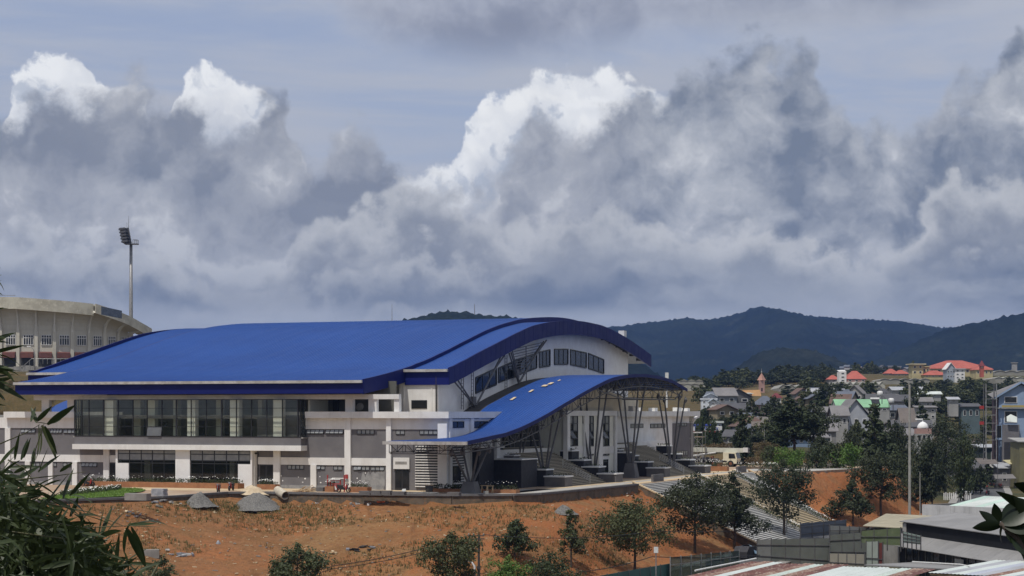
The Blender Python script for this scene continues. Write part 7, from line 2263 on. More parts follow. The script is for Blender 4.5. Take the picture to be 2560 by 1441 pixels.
for a, c, d in ((2488, 1063, 1097),):
    s = MB(); s.box(bx0(a) - q.x, bx0(2508) - q.x, -2.5, -2.3, zz(1100), zz(1062)); f = s.build('window', bluew, bb); MB().box(bx0(a + 2) - q.x, bx0(2502) - q.x, -2.54, -2.51, zz(1094), zz(1064)).build('pane', M['pane_dk'], f)
o = thing('steel_frame', 'tall bare steel stair frame left of the blue building', 'steel frame', (bx0(2457), YB - 3, 0))
wd = bx0(2483) - bx0(2457)
for x in (0, wd):
    for y in (0, 2.2): MB().bar((x, y, -8), (x, y, zz(960)), .2).build('post', M['galv'] if y == 0 else M['steel'], o)
for b in (979, 998, 1018, 1038, 1058, 1078, 1100):
    MB().bar((0, 0, zz(b)), (wd, 0, zz(b)), .14).build('beam', M['galv'], o); MB().box(.2, wd - .2, .3, 2, zz(b) - .05, zz(b) + .05).build('landing', M['postdk'], o)
for a, b in ((2447, 1019), (2447, 1058)): MB().box(at(a - 6, 0, YB).x - bx0(2457), at(a + 5, 0, YB).x - bx0(2457), -.05, .1, zz(b + 4), zz(b - 4)).build('red_panel', M['red'], o)
house('dark narrow building below the steel stair frame', 2452, 2512, 1206, 1120, 1114, 470, pc('dark_green_shopfront', (.035, .05, .04)), zinc, kind='shed', win_n=3, rows=2, depth=8)
house('olive louvred shed at the right edge beside the street', 2549, 2600, 1222, 1106, 1098, 432, pc('olive_boards_2', (.19, .175, .09)), pal, kind='shed', win_n=1, depth=8)
house('grey house front with pale doors on the left side of the street', 2426, 2452, 1188, 1160, 1152, 520, pal, gre, kind='shed', win_n=2, depth=6)
house('small shop with a torn awning right of the parked motorbikes', 2500, 2545, 1218, 1172, 1160, 440, M['grey_wall'], zinc, kind='shed', win_n=2, depth=6)
for i, (a, b, w_, lab) in enumerate(((2482, 1170, 30, 'grey market awning on the left over the street stalls'), (2504, 1164, 32, 'large pale market awning over the street stalls'), (2545, 1155, 30, 'yellowish market awning at the right edge of the street'), (2512, 1192, 26, 'low dark market awning nearest the motorbikes'), (2470, 1155, 24, 'small brown market awning furthest up the street'))):
    Y = 452 - i * 6; q = at(a, b, Y); wd = w_ / FOC * Y
    o = thing('awning', lab, 'awning', (q.x, q.y, 0), random.uniform(-.3, .3), 'market awnings')
    MB().hexa([(-wd, -1, q.z - .5), (wd, -1, q.z - .4), (wd, 2, q.z + .4), (-wd, 2, q.z + .3), (-wd, -1, q.z - .42), (wd, -1, q.z - .32), (wd, 2, q.z + .48), (-wd, 2, q.z + .38)]).build('sheet', [whs, pal, pc('yellow_sheet', (.55, .5, .3)), gre, brn][i], o)
    for x in (-wd * .9, wd * .9): MB().bar((x, -.8, STREET_Z), (x, -.8, q.z - .4), .08).build('post', M['steel'], o)

# ------------------------------------------------------------------ street life
SZ = STREET_Z + .125
def street(a, b): return onZ(a, b, SZ)
car = site('parked_car', 'white car driving on the street behind the white pickets', 'car', *street(2419, 1238), SZ, None, R(90))
s = MB(); s.extr([(-2.0, -.8, .3), (2.0, -.8, .3), (2.1, -.8, .75), (1.0, -.8, .85), (.45, -.8, 1.4), (-1.4, -.8, 1.42), (-1.95, -.8, .9)], (0, 1.6, 0)); s.build('body', M['plastic_white'], car)
s = MB(); s.extr([(.98, -.7, .9), (.98, .7, .9), (.5, .66, 1.34), (.5, -.66, 1.34)], (.04, 0, .03)); s.extr([(-1.3, -.815, .95), (.75, -.815, .92), (.4, -.815, 1.32), (-1.2, -.815, 1.34)], (0, .012, 0)); s.extr([(-1.98, -.66, .95), (-1.98, .66, .95), (-1.5, .62, 1.36), (-1.5, -.62, 1.36)][::-1], (-.04, 0, .03)); s.build('windows', M['pane_dk'], car)
for x in (-1.25, 1.3):
    for y in (-.78, .78): o = MB().lathe([(.1, -.1), (.31, -.1), (.31, .1), (.1, .1)], n=14).build('wheel', M['black'], car); o.location = (x, y, .31); o.rotation_euler = (R(90), 0, 0)
for y in (-.6, .6): MB().box(2.08, 2.13, y - .15, y + .15, .58, .72).build('headlight', M['pane'], car)
for i in range(30):
    a = random.uniform(2444, 2512); b = 1196 + (a - 2444) * .36 + random.uniform(-5, 9)
    u, v = street(a, b); bike(W(u, v, SZ), -ANG + random.uniform(-.5, .6), 'motorbike in the crowded parking row along the street', 'motorbikes parked along the street')
u, v = street(2468, 1238); rb = bike(W(u, v, SZ), -ANG - 1.9, 'motorbike with a rider in dark clothes crossing the street')
# rider: one skinned figure
me = bpy.data.meshes.new('body'); J = [(0, 0, .85), (0.02, 0, 1.15), (.06, 0, 1.38), (.08, 0, 1.5), (.1, 0, 1.66), (.05, .2, 1.36), (.22, .27, 1.12), (.46, .24, 1.0), (.05, -.2, 1.36), (.22, -.27, 1.12), (.46, -.24, 1.0), (.28, .14, .8), (.2, .17, .36), (.34, .17, .32), (.28, -.14, .8), (.2, -.17, .36), (.34, -.17, .32)]
E_ = [(0, 1), (1, 2), (2, 3), (3, 4), (2, 5), (5, 6), (6, 7), (2, 8), (8, 9), (9, 10), (0, 11), (11, 12), (12, 13), (0, 14), (14, 15), (15, 16)]
RR = [.17, .17, .17, .07, .11, .08, .06, .045, .08, .06, .045, .1, .065, .05, .1, .065, .05]
me.from_pydata(J, E_, []); me.materials.append(pmat('dark_jacket', (.02, .02, .025), (.035, .03, .03), 4, .8))
rd = put('person', me, None, W(u, v, SZ), -ANG - 1.9); tag(rd, 'rider in dark clothes sitting on the motorbike on the street', 'person')
sk = rd.modifiers.new('skin', 'SKIN'); sk.use_smooth_shade = True
for vv, r_ in zip(me.skin_vertices[0].data, RR): vv.radius = (r_, r_)
me.skin_vertices[0].data[0].use_root = True
sb_ = rd.modifiers.new('sub', 'SUBSURF'); sb_.levels = 1; sb_.render_levels = 1
hm = MB().lathe([(.02, -.06), (.13, -.02), (.145, .06), (.11, .15), (.03, .19)], n=12).build('helmet', M['red'], rd, True); hm.location = (.1, 0, 1.66)
# white pickets
u, v = street(2360, 1249); pf = site('picket_fence', 'white picket fence beside the street below the large dark tree', 'fence', u, v, STREET_Z)
L_ = (2421 - 2360) / FOC * at(0, 0, W(u, v).y).y / .93
for i in range(15):
    x = i * L_ / 14; MB().box(x - .09, x + .09, 0, .08, 0, 1.35 + .12 * (i % 2)).build('picket', M['white'], pf)
for z in (.45, 1.1): MB().box(0, L_, .082, .14, z, z + .1).build('rail', M['concrete'], pf)

# ------------------------------------------------------------------ sheds and fences, bottom right
GZ = STREET_Z
def frame(label, name, cat, org, dx, dy):
    o = thing(name, label, cat, (org[0], org[1], 0), math.atan2(dy, dx)); return o


wave_cache = {}
def corr(name, L_, Wd_, m_, parent, loc, pitch=.28, h=.035, vertical=False):
    """corrugated sheet: waves across local x, length along y (or up z)"""
    s = MB(); n = max(2, int(L_ / pitch) * 2)
    for i in range(n + 1):
        x = L_ * i / n; d = h if i % 2 else 0
        for k in (0, 1): s.v.append((x, d, Wd_ * k) if vertical else (x, Wd_ * k, d))
    for i in range(n): s.f.append((2 * i, 2 * i + 2, 2 * i + 3, 2 * i + 1)); s.mi.append(0)
    return put(name, s.mesh(name, m_), parent, loc)


dgr = pc('dark_corrugated', (.05, .052, .057), .6); lgr = pc('grey_sheet_roof', (.26, .255, .25), .7, streak=.3); tan = pc('tan_sheet_roof', (.38, .34, .24), .8, streak=.25)
# dark shed: x local runs towards the photographer along its long wall
A, B = at(2259, 1305, 209), at(2259, 1305, 209)
ds = frame('long grey shed with a ribbed dark upper wall and lean-to roof at the lower right', 'shed', 'shed', (40.9, 209), 5.7, -27.0)
L_ = 36.0                                                  # local y points away from the road side (to the right, +), camera sees the -y face... wall faces local -y
for i in range(20):
    z = -3.75 + i * .0635
    MB().hexa([(0, -.02 - .0, z), (L_, -.02, z), (L_, .1, z), (0, .1, z), (0, -.06, z + .03), (L_, -.06, z + .03), (L_, .1, z + .06), (0, .1, z + .06)]).build('cladding_board', dgr, ds)
s = MB(); s.box(0, L_, .11, 11, GZ, -3.76); s.build('wall', M['void'], ds)
s = MB(); s.hexa([(-.3, -.3, -2.5), (L_, -.3, -2.5), (L_, 6, -1.65), (-.3, 6, -1.65), (-.3, -.3, -2.42), (L_, -.3, -2.42), (L_, 6, -1.57), (-.3, 6, -1.57)]); s.build('roof', lgr, ds)
s = MB(); s.hexa([(-.3, 6.01, -1.65), (L_, 6.01, -1.65), (L_, 12, -2.6), (-.3, 12, -2.6), (-.3, 6.01, -1.57), (L_, 6.01, -1.57), (L_, 12, -2.52), (-.3, 12, -2.52)]); s.build('roof', lgr, ds)
s = MB(); s.box(0, .2, .11, 11, -3.75, -2.5); s.build('end_wall', dgr, ds)
for i in range(12):
    a, b = -.9 + i * 3.1, -.9 + (i + 1) * 3.1 - .03
    MB().hexa([(a, -1.9, -4.85), (b, -1.9, -4.85), (b, .0, -3.78), (a, .0, -3.78), (a, -1.9, -4.8), (b, -1.9, -4.8), (b, .0, -3.73), (a, .0, -3.73)]).build('lean_to_sheet', lgr, ds)
for i in range(22):
    x = .2 + i * 1.65; MB().bar((x, -.5, GZ), (x, -.5, -4.2), .1).build('post', M['galv'], ds)
    if i < 21: MB().box(x + .08, x + 1.55, -.46, -.43, GZ + .05, -5.0).build('dark_panel', M['pane_dk'] if i % 3 else M['dark_wall'], ds)
for x, z in ((14.0, -5.3), (26.0, -5.6)): MB().box(x, x + 2.0, -.62, -.56, z - .75, z).build('blank_board', M['plastic_white'], ds)
MB().box(.05, .95, -.12, -.065, -3.5, -2.6).build('round_notice_board', pal, ds)
# tan roofed shed behind
ts = thing('shed', 'tan sheet roofed shed behind the green tarpaulin screen', 'shed', (0, 0, 0))
P = [at(2157, 1316, 224), at(2253, 1322, 217), at(2372, 1293, 238), at(2215, 1286, 240)]
s = MB()
for i in range(9):
    f0, f1 = i / 9, (i + .97) / 9
    a0, a1, b0, b1 = P[0].lerp(P[1], f0), P[0].lerp(P[1], f1), P[3].lerp(P[2], f0), P[3].lerp(P[2], f1)
    s2 = MB(); s2.hexa([a0, a1, b1, b0, a0 + Vector((0, 0, .07)), a1 + Vector((0, 0, .07)), b1 + Vector((0, 0, .07)), b0 + Vector((0, 0, .07))]); s2.build('roof_sheet', tan, ts)
s = MB(); s.prism([(P[0].x + .5, P[0].y + .4), (P[1].x - .3, P[1].y + .4), (P[2].x - .4, P[2].y - .4), (P[3].x + .4, P[3].y - .4)], GZ, -4.2); s.build('wall', M['concrete'], ts)
# white wall building with mint roof
P0, P1 = at(2305, 1300, 262), at(2482, 1302, 254)
wb = thing('workshop', 'white stained concrete wall building with pale mint roof behind the sheds', 'building', (P0.x, P0.y, 0), math.atan2(P1.y - P0.y, P1.x - P0.x))
lw_ = (P1 - P0).length; zt = at(0, 1262, 262).z
MB().box(0, lw_ + 3, 0, .3, GZ, zt).build('wall', pmat('stained_white_wall', (.55, .55, .56), (.46, .46, .47), .5, .95, .08, 8, streak=.75), wb)
MB().box(0, .3, .301, 12, GZ, zt).build('side_wall', M['concrete'], wb)
for i in range(8): MB().hexa([(3.5 + i * 1.3, .4, zt - .2), (4.77 + i * 1.3, .4, zt - .2), (4.77 + i * 1.3, 9, zt + .9), (3.5 + i * 1.3, 9, zt + .9), (3.5 + i * 1.3, .4, zt - .12), (4.77 + i * 1.3, .4, zt - .12), (4.77 + i * 1.3, 9, zt + .98), (3.5 + i * 1.3, 9, zt + .98)]).build('roof_sheet', whs if i % 3 else pc('mint_sheet', (.52, .66, .58)), wb)
# screens and mesh fences
def screen(label, P, Q, zb, zt0, zt1, n, m_, rails=2, cat='screen', name='screen', postm=None, lattice=False):
    """panels between posts from P to Q (world xy)"""
    P, Q = Vector((P.x, P.y, 0)), Vector((Q.x, Q.y, 0)); d = Q - P; L_ = d.length
    o = thing(name, label, cat, P, math.atan2(d.y, d.x))
    for i in range(n):
        a, b = L_ * i / n + .04, L_ * (i + 1) / n - .04; za, zb_ = lerp(zt0, zt1, i / n), lerp(zt0, zt1, (i + 1) / n)
        MB().hexa([(a, 0, zb), (b, 0, zb), (b, .03, zb), (a, .03, zb), (a, 0, za), (b, 0, zb_), (b, .03, zb_), (a, .03, za)]).build('panel', m_[i % len(m_)], o)
    for i in range(n + 1): x = L_ * i / n; MB().bar((x, .0, zb - .6), (x, .0, lerp(zt0, zt1, i / n) + .08), .09).build('post', postm or M['steel'], o)
    for k in range(rails): z0 = lerp(zb, zt0, (k + .5) / rails); z1 = lerp(zb, zt1, (k + .5) / rails); MB().bar((0, -.06, z0), (L_, -.06, z1), .06).build('rail', postm or M['steel'], o)
    return o


blu = pc('slate_blue_sheet_2', (.105, .125, .165), .6); gme = pc('grey_mesh', (.17, .175, .165), .8); gm2 = pc('dull_olive_mesh', (.115, .125, .11), .8); grn = pc('green_tarpaulin', (.105, .135, .065), .7, c3=(.15, .17, .10)); teal = pc('teal_sheet', (.045, .12, .105), .6); glz = glass('dusty_glass', (.42, .5, .5), .14)
zb = lambda b, Y: at(0, b, Y).z
screen('slate blue sheet screen at the foot of the outdoor stairs', at(2001, 0, 232), at(2115, 0, 240), zb(1345, 232), zb(1309, 232), zb(1300, 240), 4, [blu], 2)
screen('pale mesh screen above the fence between blue sheet and green tarpaulin', at(2074, 0, 222), at(2172, 0, 226), zb(1340, 222), zb(1314, 222), zb(1319, 226), 4, [pc('pale_mesh', (.27, .27, .25), .8)], 1)
screen('long dark mesh fence below the outdoor stairs', at(1893, 0, 224), at(2075, 0, 214), GZ, zb(1349, 224), zb(1346, 214), 5, [gme, gm2, gm2, gm2, gm2], 2)
screen('olive mesh fence beside the pale green panel wall', at(2075, 0, 213), at(2166, 0, 208), GZ, zb(1338, 213), zb(1331, 208), 3, [gm2], 3)
screen('row of pale wall panels under the olive mesh', at(2074, 0, 210), at(2162, 0, 206), GZ, zb(1384, 210), zb(1386, 206), 4, [pc('dull_plaster_panel', (.30, .28, .23), .9)], 1)
screen('sagging green tarpaulin screen left of the grey shed', at(2153, 0, 207), at(2252, 0, 202), zb(1357, 207), zb(1328, 207), zb(1320, 202), 3, [grn], 1)
screen('pale green sheet panels beside the rusty door', at(2166, 0, 206), at(2196, 0, 204), GZ, zb(1355, 206), zb(1354, 204), 2, [pc('pale_green_sheet', (.33, .37, .33), .7)], 1)
screen('narrow rusty red door leaf beside the grey shed', at(2197, 0, 204), at(2207, 0, 203.5), GZ, zb(1358, 204), zb(1358, 203), 1, [pc('rusty_red_door', (.13, .03, .025), .8)], 1, 'door', 'door')
screen('light green ribbed sheet leaning under the shed corner', at(2258, 0, 201), at(2302, 0, 198), zb(1357, 201), zb(1330, 201), zb(1340, 198), 4, [pc('light_green_sheet', (.26, .33, .29), .6)], 3)
screen('long teal green sheet fence along the street at the bottom edge', at(1430, 0, 172), at(1676, 0, 191), GZ - 1, zb(1452, 172), zb(1409, 191), 9, [teal, pc('teal_sheet_2', (.05, .14, .115), .6)], 1, 'fence', 'sheet_fence')
screen('glazed fence of dusty panes above the street, right of the teal sheets', at(1676, 0, 190), at(1848, 0, 206), GZ, zb(1394, 190), zb(1377, 206), 7, [glz], 2, 'fence', 'glass_fence', M['galv'])
# car under a blue tarpaulin
q = at(1870, 1392, 226); o = thing('covered_car', 'dark car with a blue tarpaulin draped over it beside the glazed fence', 'car', (q.x, q.y, GZ), R(60))
s = MB(); s.extr([(-2.2, -.85, .3), (2.2, -.85, .3), (2.2, -.85, .85), (1.1, -.85, .95), (.4, -.85, 1.55), (-1.6, -.85, 1.55), (-2.2, -.85, 1.0)], (0, 1.7, 0)); s.build('body', M['dark_wall'], o)
s = MB()
for i in range(8):
    f = i / 8; g_ = (i + 1) / 8
    s.quad((-.4 + .1 * math.sin(i * 2), -1.0 + 2 * f, 1.66 - .9 * abs(2 * f - 1) ** 4 + .06 * (i % 2)), (-.4 + .1 * math.sin((i + 1) * 2), -1.0 + 2 * g_, 1.66 - .9 * abs(2 * g_ - 1) ** 4 + .06 * ((i + 1) % 2)), (.7, -1.0 + 2 * g_, 1.5 - .9 * abs(2 * g_ - 1) ** 4), (.7, -1.0 + 2 * f, 1.5 - .9 * abs(2 * f - 1) ** 4))
s.build('tarpaulin', M['tarp_blue'], o)
for x in (-1.4, 1.4): q2 = MB().lathe([(.1, -.1), (.33, -.1), (.33, .1), (.1, .1)], n=12).build('wheel', M['black'], o); q2.location = (x, -.82, .33); q2.rotation_euler = (R(90), 0, 0)
# rusty roofs in front
def strip_roof(label, org, az, La, Lb, z, cols, fall=.06, w_=1.05):
    o = thing('shed', label, 'shed', (org[0], org[1], 0), R(90) - az - R(90))
    # local y runs along azimuth az, local x to its right
    x = 0; i = 0
    while x < Lb:
        ln = La * random.uniform(.94, 1.02); m_ = cols[i % len(cols)]
        n = 6; s = MB()
        for k in range(n):
            xa, xb = x + (w_ - .015) * k / n, x + (w_ - .015) * (k + 1) / n; h_ = .05 if k % 2 else 0.0
            s.quad((xa, random.uniform(-.3, .1) if k == 0 else -.1, z + h_), (xb, -.1, z + (.05 - h_)), (xb, ln, z + (.05 - h_) + fall * ln), (xa, ln, z + h_ + fall * ln))
        s.build('roof_sheet', m_, o); x += w_; i += 1
    MB().box(.3, Lb - .3, .3, La - .6, GZ - .5, z - .05).build('wall', M['concrete_dk'], o)
    MB().box(.2, Lb - .2, .1, La - .3, z - .2, z - .06).build('rafters', M['wood'], o)
    return o


ru = pmat('rust_red_sheet', (.16, .06, .045), (.10, .042, .035), .5, .8, c3=(.38, .30, .24), streak=.3); ru2 = pmat('faded_rust_sheet', (.30, .20, .15), (.16, .07, .05), .7, .8, c3=(.45, .40, .34)); mt_ = pmat('pale_mint_sheet', (.52, .60, .54), (.45, .52, .47), .5, .6, c3=(.40, .42, .36)); mt2 = pmat('white_mint_sheet', (.58, .63, .60), (.52, .57, .54), .5, .6)
Pz = -5.0
o1 = at(1690, 1436, 14 * 5000 / 406)
strip_roof('rusty striped shed roof with mint sheets at the bottom edge', (o1.x - 3.0, o1.y - 5.0), R(30.5), 22.0, 17.0, Pz - .55, [ru, ru2, mt2, ru, ru, ru2, mt_, ru2, ru, mt2, mt2, mt2, mt2, mt2, mt_, ru2, ru], .028)
o2 = at(2285, 1412, 14 * 5000 / 382)
strip_roof('pale zinc shed roof at the bottom right corner', (o2.x - 1.5, o2.y - 13.0), R(38), 14.0, 12.0, Pz + .3, [mt2, zinc, mt2, pc('lavender_sheet', (.45, .48, .55), .5), zinc, ru2], .02)
s = thing('lean_to_roof', 'flat grey lean-to roof between the rusty roof and the grey shed', 'roof', (0, 0, 0))
P = [at(2160, 1412, 190), at(2420, 1425, 176), at(2440, 1418, 188), at(2280, 1406, 199)]
MB().hexa([p_ - Vector((0, 0, .1)) for p_ in P] + P).build('sheet', lgr, s)
MB().tube([at(2281, 1413, 184) + Vector((0, 0, .3)), at(2400, 1420, 178) + Vector((0, 0, .3)), at(2425, 1425, 174) + Vector((0, 0, .3))], .06, n=6).build('white_pipe', M['plastic_white'], s)
o = MB().tube([at(1738, 1427, 186), at(1890, 1397, 196)], .09, n=8).build('pipe', M['plastic_white']); tag(o, 'long white pipe lying across the top edge of the rusty roof', 'pipe')

# ------------------------------------------------------------------ poles and wires
def pole(label, a, b, tp_, Y, r_=.14, m_=None, name='utility_pole'):
    q = at(a, b, Y); z = min(q.z, land(q.x, q.y)); o = thing(name, label, 'pole', (q.x, q.y, z)); h_ = at(a, tp_, Y).z - z
    MB().tube([(0, 0, 0), (0, 0, h_)], r_, r_ * .7, n=8).build('shaft', m_ or M['post'], o); return o, h_


o, h_ = pole('tall thin concrete pole before the dark trees at the right', 2274, 1282, 962, 262, .2)
MB().bar((-.5, 0, h_ - .2), (.5, 0, h_ - .2), .08).build('crossarm', M['steel'], o)
o, h_ = pole('dark wooden power pole with a crossarm at the bottom edge', 1197, 1460, 1336, 190, .13, M['postdk'])
for z in (h_ - .15, h_ - .45): MB().bar((-1.0, 0, z), (.55, 0, z), .1).build('crossarm', M['postdk'], o)
for x in (-.95, -.5, .45): MB().lathe([(.05, h_ - .1), (.07, h_ + .02), (.03, h_ + .1)], x, 0, n=8).build('insulator', M['concrete'], o)
MB().box(-.18, .18, -.3, -.14, h_ - 3.4, h_ - 3.0).build('junction_box', M['postdk'], o)
pT = at(1197, 1337, 190)
def wire(label, pts, r_=.022, sag=.3):
    P = []
    for a, b in zip(pts, pts[1:]):
        for i in range(12):
            f = i / 12; q_ = a.lerp(b, f); q_.z -= sag * 4 * f * (1 - f); P.append(q_)
    P.append(pts[-1]); o = MB().tube(P, r_, n=5).build('wire', M['black']); tag(o, label, 'wire')


wire('upper wire running left and down from the dark power pole', [pT + Vector((-.9, 0, -.05)), at(835, 1415, 176), at(500, 1480, 165)], .035)
wire('lower wire running left and down from the dark power pole', [pT + Vector((-.5, 0, -.4)), at(830, 1423, 176), at(500, 1490, 165)], .03)
wire('wire running right from the dark power pole over the clay bank', [pT + Vector((.45, 0, 0)), at(1640, 1328, 196), at(2100, 1300, 215)], .03, .5)
wire('sagging thick cable over the teal fence', [at(1195, 1475, 190), at(1455, 1430, 195), at(1630, 1392, 205), at(1900, 1388, 215)], .04, .2)
o, h_ = pole('slim pole with a white box at the teal fence', 1640, 1470, 1372, 186, .07, M['galv'])
MB().box(-.2, .2, -.12, .12, h_ - .4, h_ + .15).build('box', M['plastic_white'], o)
q = at(1186, 1470, 184); lamp_post('street lamp with a curved white arm at the bottom edge left of the power pole', (q.x, q.y, land(q.x, q.y)), at(1140, 1400, 184).z - land(q.x, q.y), -1.75, 0, M['plastic_white'])
for a, b, tp_, Y, lab in ((1967, 1340, 1247, 262, 'thin grey pole beside the drooping tree at the stairs'), (1911, 1130, 1062, 415, 'thin concrete pole in front of the steep roofed cabin'), (2300, 1280, 1180, 300, 'thin leaning pole among the dark trees right')):
    pole(lab, a, b, tp_, Y, .08)
o, h_ = pole('leaning work lamp pole before the dry brush', 1743, 1128, 1083, 345, .06, M['galv'], 'work_lamp'); MB().box(-.9, .9, -.1, .1, h_, h_ + .15).build('lamp_bar', M['plastic_white'], o)
# low wall behind the side path
lo_ = thing('low_wall', 'low grey wall behind the side path under the bright bushes', 'wall', (0, 0, 0))
for i in range(12):
    a, b = at(2008 + i * 9.2, 1170, 322), at(2008 + (i + 1) * 9.2 - .4, 1170, 322)
    MB().box(a.x, b.x, a.y, a.y + .4, -.5, at(0, 1158, 322).z + 8.999 * 0).build('wall_block', M['concrete'], lo_)

# ------------------------------------------------------------------ near plants on the knoll
def blade(L_, w_, bend, fold=.15, n=7, droop=0.0):
    """lance leaf along +x, bent downwards"""
    s = MB(); P = []
    x = z = 0.0; th = 0.0
    for i in range(n + 1):
        f = i / n
        wd = w_ * (math.sin(math.pi * min(1, f * .94 + .06)) ** .8) * (1 - f * .35) if i < n else 0.001
        P.append((x, wd, z)); th -= bend / n * (.5 + f); x += L_ / n * math.cos(th); z += L_ / n * math.sin(th)
    for x, wd, z in P: s.v += [(x, -wd / 2, z + wd * fold), (x, 0, z), (x, wd / 2, z + wd * fold)]
    for i in range(n):
        a = i * 3; s.f += [(a, a + 3, a + 4, a + 1), (a + 1, a + 4, a + 5, a + 2)]; s.mi += [0, 0]
    return s


BL = [blade(.20, .029, b_).mesh('leaf', M['bamboo_leaf'], True) for b_ in (.25, .7, 1.2, .05)]
BLP = [blade(.20, .034, b_).mesh('leaf', M['bamboo_pale'], True) for b_ in (.3, .8)]


def leaf_dir(o, d, roll=0.0):
    d = Vector(d).normalized()
    q_ = d.to_track_quat('X', 'Z'); o.rotation_mode = 'QUATERNION'
    from mathutils import Quaternion
    o.rotation_quaternion = q_ @ Quaternion((1, 0, 0), roll)


bam = thing('bamboo', 'clump of dark bamboo with pointed leaves at the left edge in front of the slope', 'bamboo', (-2.75, 11.0, 5.2))
def bl(a, b, Y): return at(a, b, Y) - Vector(bam.location)


for i in range(7):
    x = -.35 + i * .12; tpz = 3.0 + random.uniform(-.4, .3)
    MB().tube([(x, random.uniform(-.3, .3), 0), (x + .04, 0, tpz * .5), (x + .18, 0, tpz * .8), (x + .26 + .03 * i, .05, tpz * .95)], .02, .006, n=6).build('cane', M['bamboo_cane'], bam, True)
for tw in (((0, 1110), (60, 1085), (100, 1062)), ((60, 1230), (90, 1120), (110, 1060)), ((120, 1260), (220, 1280), (315, 1318)), ((40, 1200), (140, 1190), (215, 1180)), ((100, 1300), (200, 1320), (320, 1315), (400, 1318)), ((30, 1330), (180, 1350), (300, 1400)), ((20, 1150), (60, 1170), (110, 1240))):
    MB().tube([bl(a, b, 11) for a, b in tw], .0045, .0015, n=5).build('twig', M['bamboo_cane'], bam)
# single leaves: (base px, tip px, kind)
LV = [((92, 1058), (78, 1020), 3), ((78, 1055), (88, 1018), 3), ((88, 1056), (128, 1018), 3), ((118, 1062), (185, 1015), 3), ((120, 1060), (152, 1048), 3), ((90, 1058), (122, 1066), 1), ((104, 1064), (149, 1140), 'p'), ((112, 1066), (140, 1132), 0), ((100, 1066), (108, 1132), 'p'), ((96, 1062), (100, 1146), 'p'),
      ((38, 1150), (47, 1085), 3), ((52, 1150), (70, 1100), 3), ((60, 1145), (75, 1098), 3), ((82, 1165), (86, 1122), 3), ((95, 1180), (146, 1140), 3), ((98, 1182), (118, 1122), 3), ((110, 1215), (150, 1200), 3), ((158, 1248), (181, 1176), 3), ((175, 1240), (222, 1186), 3), ((160, 1245), (214, 1295), 1), ((170, 1240), (228, 1265), 1), ((200, 1280), (208, 1322), 1),
      ((205, 1305), (235, 1262), 3), ((246, 1348), (258, 1275), 3), ((252, 1345), (279, 1268), 3), ((265, 1335), (306, 1284), 3), ((232, 1352), (238, 1318), 3), ((316, 1320), (358, 1418), 0), ((328, 1318), (365, 1412), 0), ((320, 1312), (385, 1309), 3), ((320, 1316), (412, 1320), 1), ((240, 1350), (322, 1340), 1), ((225, 1375), (310, 1352), 3), ((250, 1345), (200, 1310), 0), ((190, 1290), (250, 1300), 1), ((190, 1320), (240, 1330), 3), ((150, 1180), (180, 1158), 3), ((10, 1190), (60, 1210), 1), ((5, 1185), (28, 1225), 1), ((0, 1180), (45, 1200), 1)]
for A_, B_, k in LV:
    Y = 11 + random.uniform(-.25, .25); p0, p1 = bl(*A_, Y), bl(*B_, Y + random.uniform(-.15, .15))
    d = p1 - p0; ln = d.length / .2
    me = random.choice(BLP) if k == 'p' else BL[k]
    o = put('leaf', me, bam, p0); leaf_dir(o, d + Vector((0, 0, .35 * d.length if k == 1 else .12 * d.length if k == 0 else 0)), random.uniform(-1.2, 1.2)); o.scale = (ln * 1.08, max(1.0, ln * 1.25), ln)
n = 0
while n < 250:
    a, b = random.uniform(-40, 345), random.uniform(1120, 1470)
    lim = tab(a, [(-40, 1120), (20, 1150), (60, 1190), (100, 1215), (150, 1240), (210, 1290), (270, 1350), (330, 1400), (345, 1430)])
    if b < lim + random.uniform(-10, 40): continue
    n += 1; Y = random.uniform(10.7, 11.8); p0 = bl(a, b, Y)
    th = random.choice((random.gauss(.1, .5), random.gauss(-.5, .6), random.gauss(2.6, .7), random.gauss(.9, .4)))
    o = put('leaf', random.choice(BL), bam, p0); leaf_dir(o, (math.cos(th), random.gauss(0, .5), math.sin(th)), random.uniform(-1.5, 1.5)); k = random.uniform(.6, 1.15); o.scale = (k, k * random.uniform(.8, 1.3), k)
s = MB()
for _ in range(3200):                                       # the dense heart of the clump
    a, b = random.uniform(-60, 300), random.uniform(1180, 1490)
    if b < tab(a, [(-60, 1180), (60, 1235), (120, 1275), (200, 1330), (300, 1420)]) + random.uniform(0, 60): continue
    c = bl(a, b, random.uniform(11.1, 12.2)); th = random.uniform(-2.2, 1.2); d = Vector((math.cos(th), random.gauss(0, .5), math.sin(th))).normalized() * random.uniform(.09, .2)
    w_ = d.cross(Vector((random.gauss(0, .3), 1, random.gauss(0, .5)))).normalized() * random.uniform(.011, .019)
    s.poly([c, c + d * .35 + w_, c + d, c + d * .35 - w_])
tag(s.build('inner_leaves', M['bamboo_leaf'], bam), kind='stuff')
bt = thing('bamboo', 'fringe of pointed dark leaves reaching in at the left edge above the bamboo clump', 'bamboo', (-2.95, 10.6, 5.2))
MB().tube([(.0, 0, 0), (.05, 0, 3), (.12, 0, 4.6)], .02, .006, n=6).build('cane', M['bamboo_cane'], bt)
for _ in range(62):
    b = random.uniform(640, 1010); a = -75 + random.uniform(-10, 20) + (30 if 880 < b < 960 else 0); p0 = at(a, b, 10.6 + random.uniform(-.2, .2)) - Vector(bt.location)
    th = random.gauss(-.15, .75); o = put('leaf', random.choice(BL), bt, p0); leaf_dir(o, (math.cos(th), random.gauss(0, .35), math.sin(th)), random.uniform(-1.5, 1.5)); k = random.uniform(.7, 1.2) * (.8 if b < 800 else 1.05); o.scale = (k, k * 1.1, k)
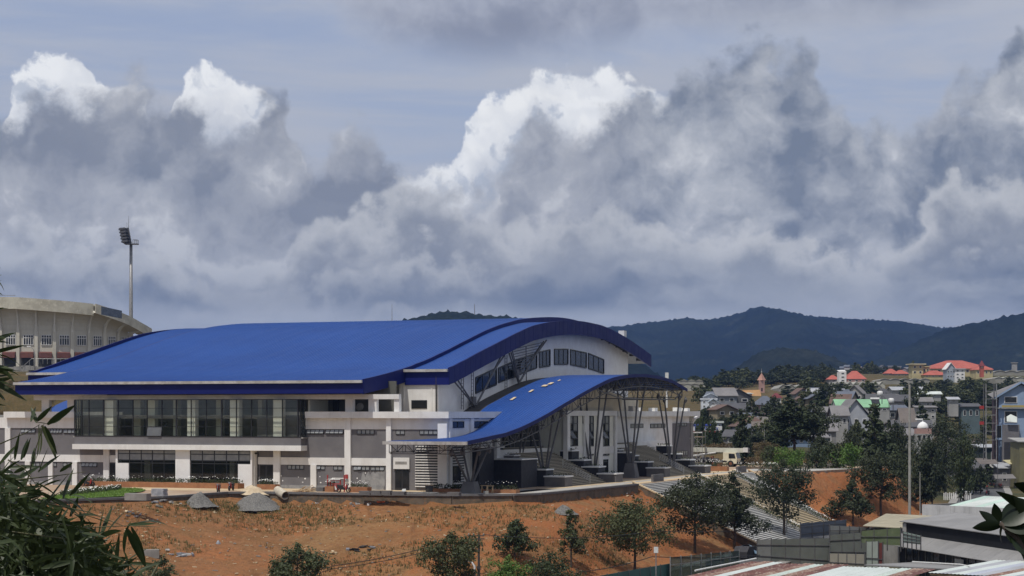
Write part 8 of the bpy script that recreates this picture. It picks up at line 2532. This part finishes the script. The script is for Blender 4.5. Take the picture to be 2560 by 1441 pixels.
# waxy plant bottom right
wp = thing('waxy_plant', 'dark broad leaved plant leaning in at the lower right corner', 'plant', (2.15, 8.0, 5.3))
def wl_(a, b, Y=8.0): return at(a, b, Y) - Vector(wp.location)


MB().tube([(.25, 0, 0), (.16, 0, 2.0), wl_(2585, 1420), wl_(2540, 1345), wl_(2500, 1308)], .03, .009, n=8).build('stem', M['bark'], wp, True)
MB().tube([wl_(2585, 1420), wl_(2600, 1330), wl_(2590, 1270)], .02, .01, n=7).build('stem', M['bark'], wp, True)
for A_, B_, w_, bend in (((2505, 1314), (2425, 1329), .055, .3), ((2500, 1311), (2441, 1281), .045, .15), ((2497, 1306), (2481, 1257), .048, .2), ((2508, 1316), (2494, 1358), .062, .5), ((2505, 1308), (2595, 1262), .12, .3), ((2515, 1320), (2610, 1375), .13, .3), ((2595, 1290), (2476, 1238), .05, .35), ((2610, 1240), (2528, 1212), .07, .2), ((2510, 1312), (2610, 1312), .13, .2), ((2530, 1335), (2580, 1400), .1, .4), ((2600, 1300), (2520, 1252), .08, .3), ((2560, 1360), (2610, 1430), .11, .2)):
    p0, p1 = wl_(*A_), wl_(*B_); d = p1 - p0; L_ = d.length
    me = blade(L_ * 1.03, w_, bend, .12, 9).mesh('leaf', M['big_leaf'], True)
    o = put('leaf', me, wp, p0); leaf_dir(o, d + Vector((0, -.02, L_ * bend * .5)), random.uniform(-.6, .6) + R(70))

# ------------------------------------------------------------------ haze over the valley
hz = MB().box(-9600, 9600, -400, 12600, -14, 420)
hm_ = bpy.data.materials.new('haze'); hm_.use_nodes = True
t = NT(hm_.node_tree); t.n.remove(t.n['Principled BSDF'])
pv = t.n.new('ShaderNodeVolumePrincipled'); t.put(pv.inputs['Color'], (.27, .47, 1.0)); pv.inputs['Density'].default_value = 0.000075; pv.inputs['Anisotropy'].default_value = .3
t.l.new(pv.outputs[0], t.n['Material Output'].inputs['Volume'])
ho = hz.build('haze', hm_); tag(ho, kind='stuff')

# ------------------------------------------------------------------ tell look-alikes apart by their order from left to right
ORD = ['leftmost', 'second from left', 'third from left', 'fourth from left', 'fifth from left', 'sixth from left', 'seventh from left', 'eighth from left']
same = {}
for o in scene.objects:
    if o.parent is None and 'label' in o.keys() and o.get('group'): same.setdefault((o['group'], o['label']), []).append(o)
for (g_, l_), os_ in same.items():
    if not 1 < len(os_) <= 9: continue
    os_.sort(key=lambda o: o.location.x / o.location.y)
    for i, o in enumerate(os_):
        tx = 'rightmost' if i == len(os_) - 1 else ORD[i]
        new = '%s, %s' % (l_, tx)
        if len(new.replace(',', ' ').split()) <= 16: o['label'] = new
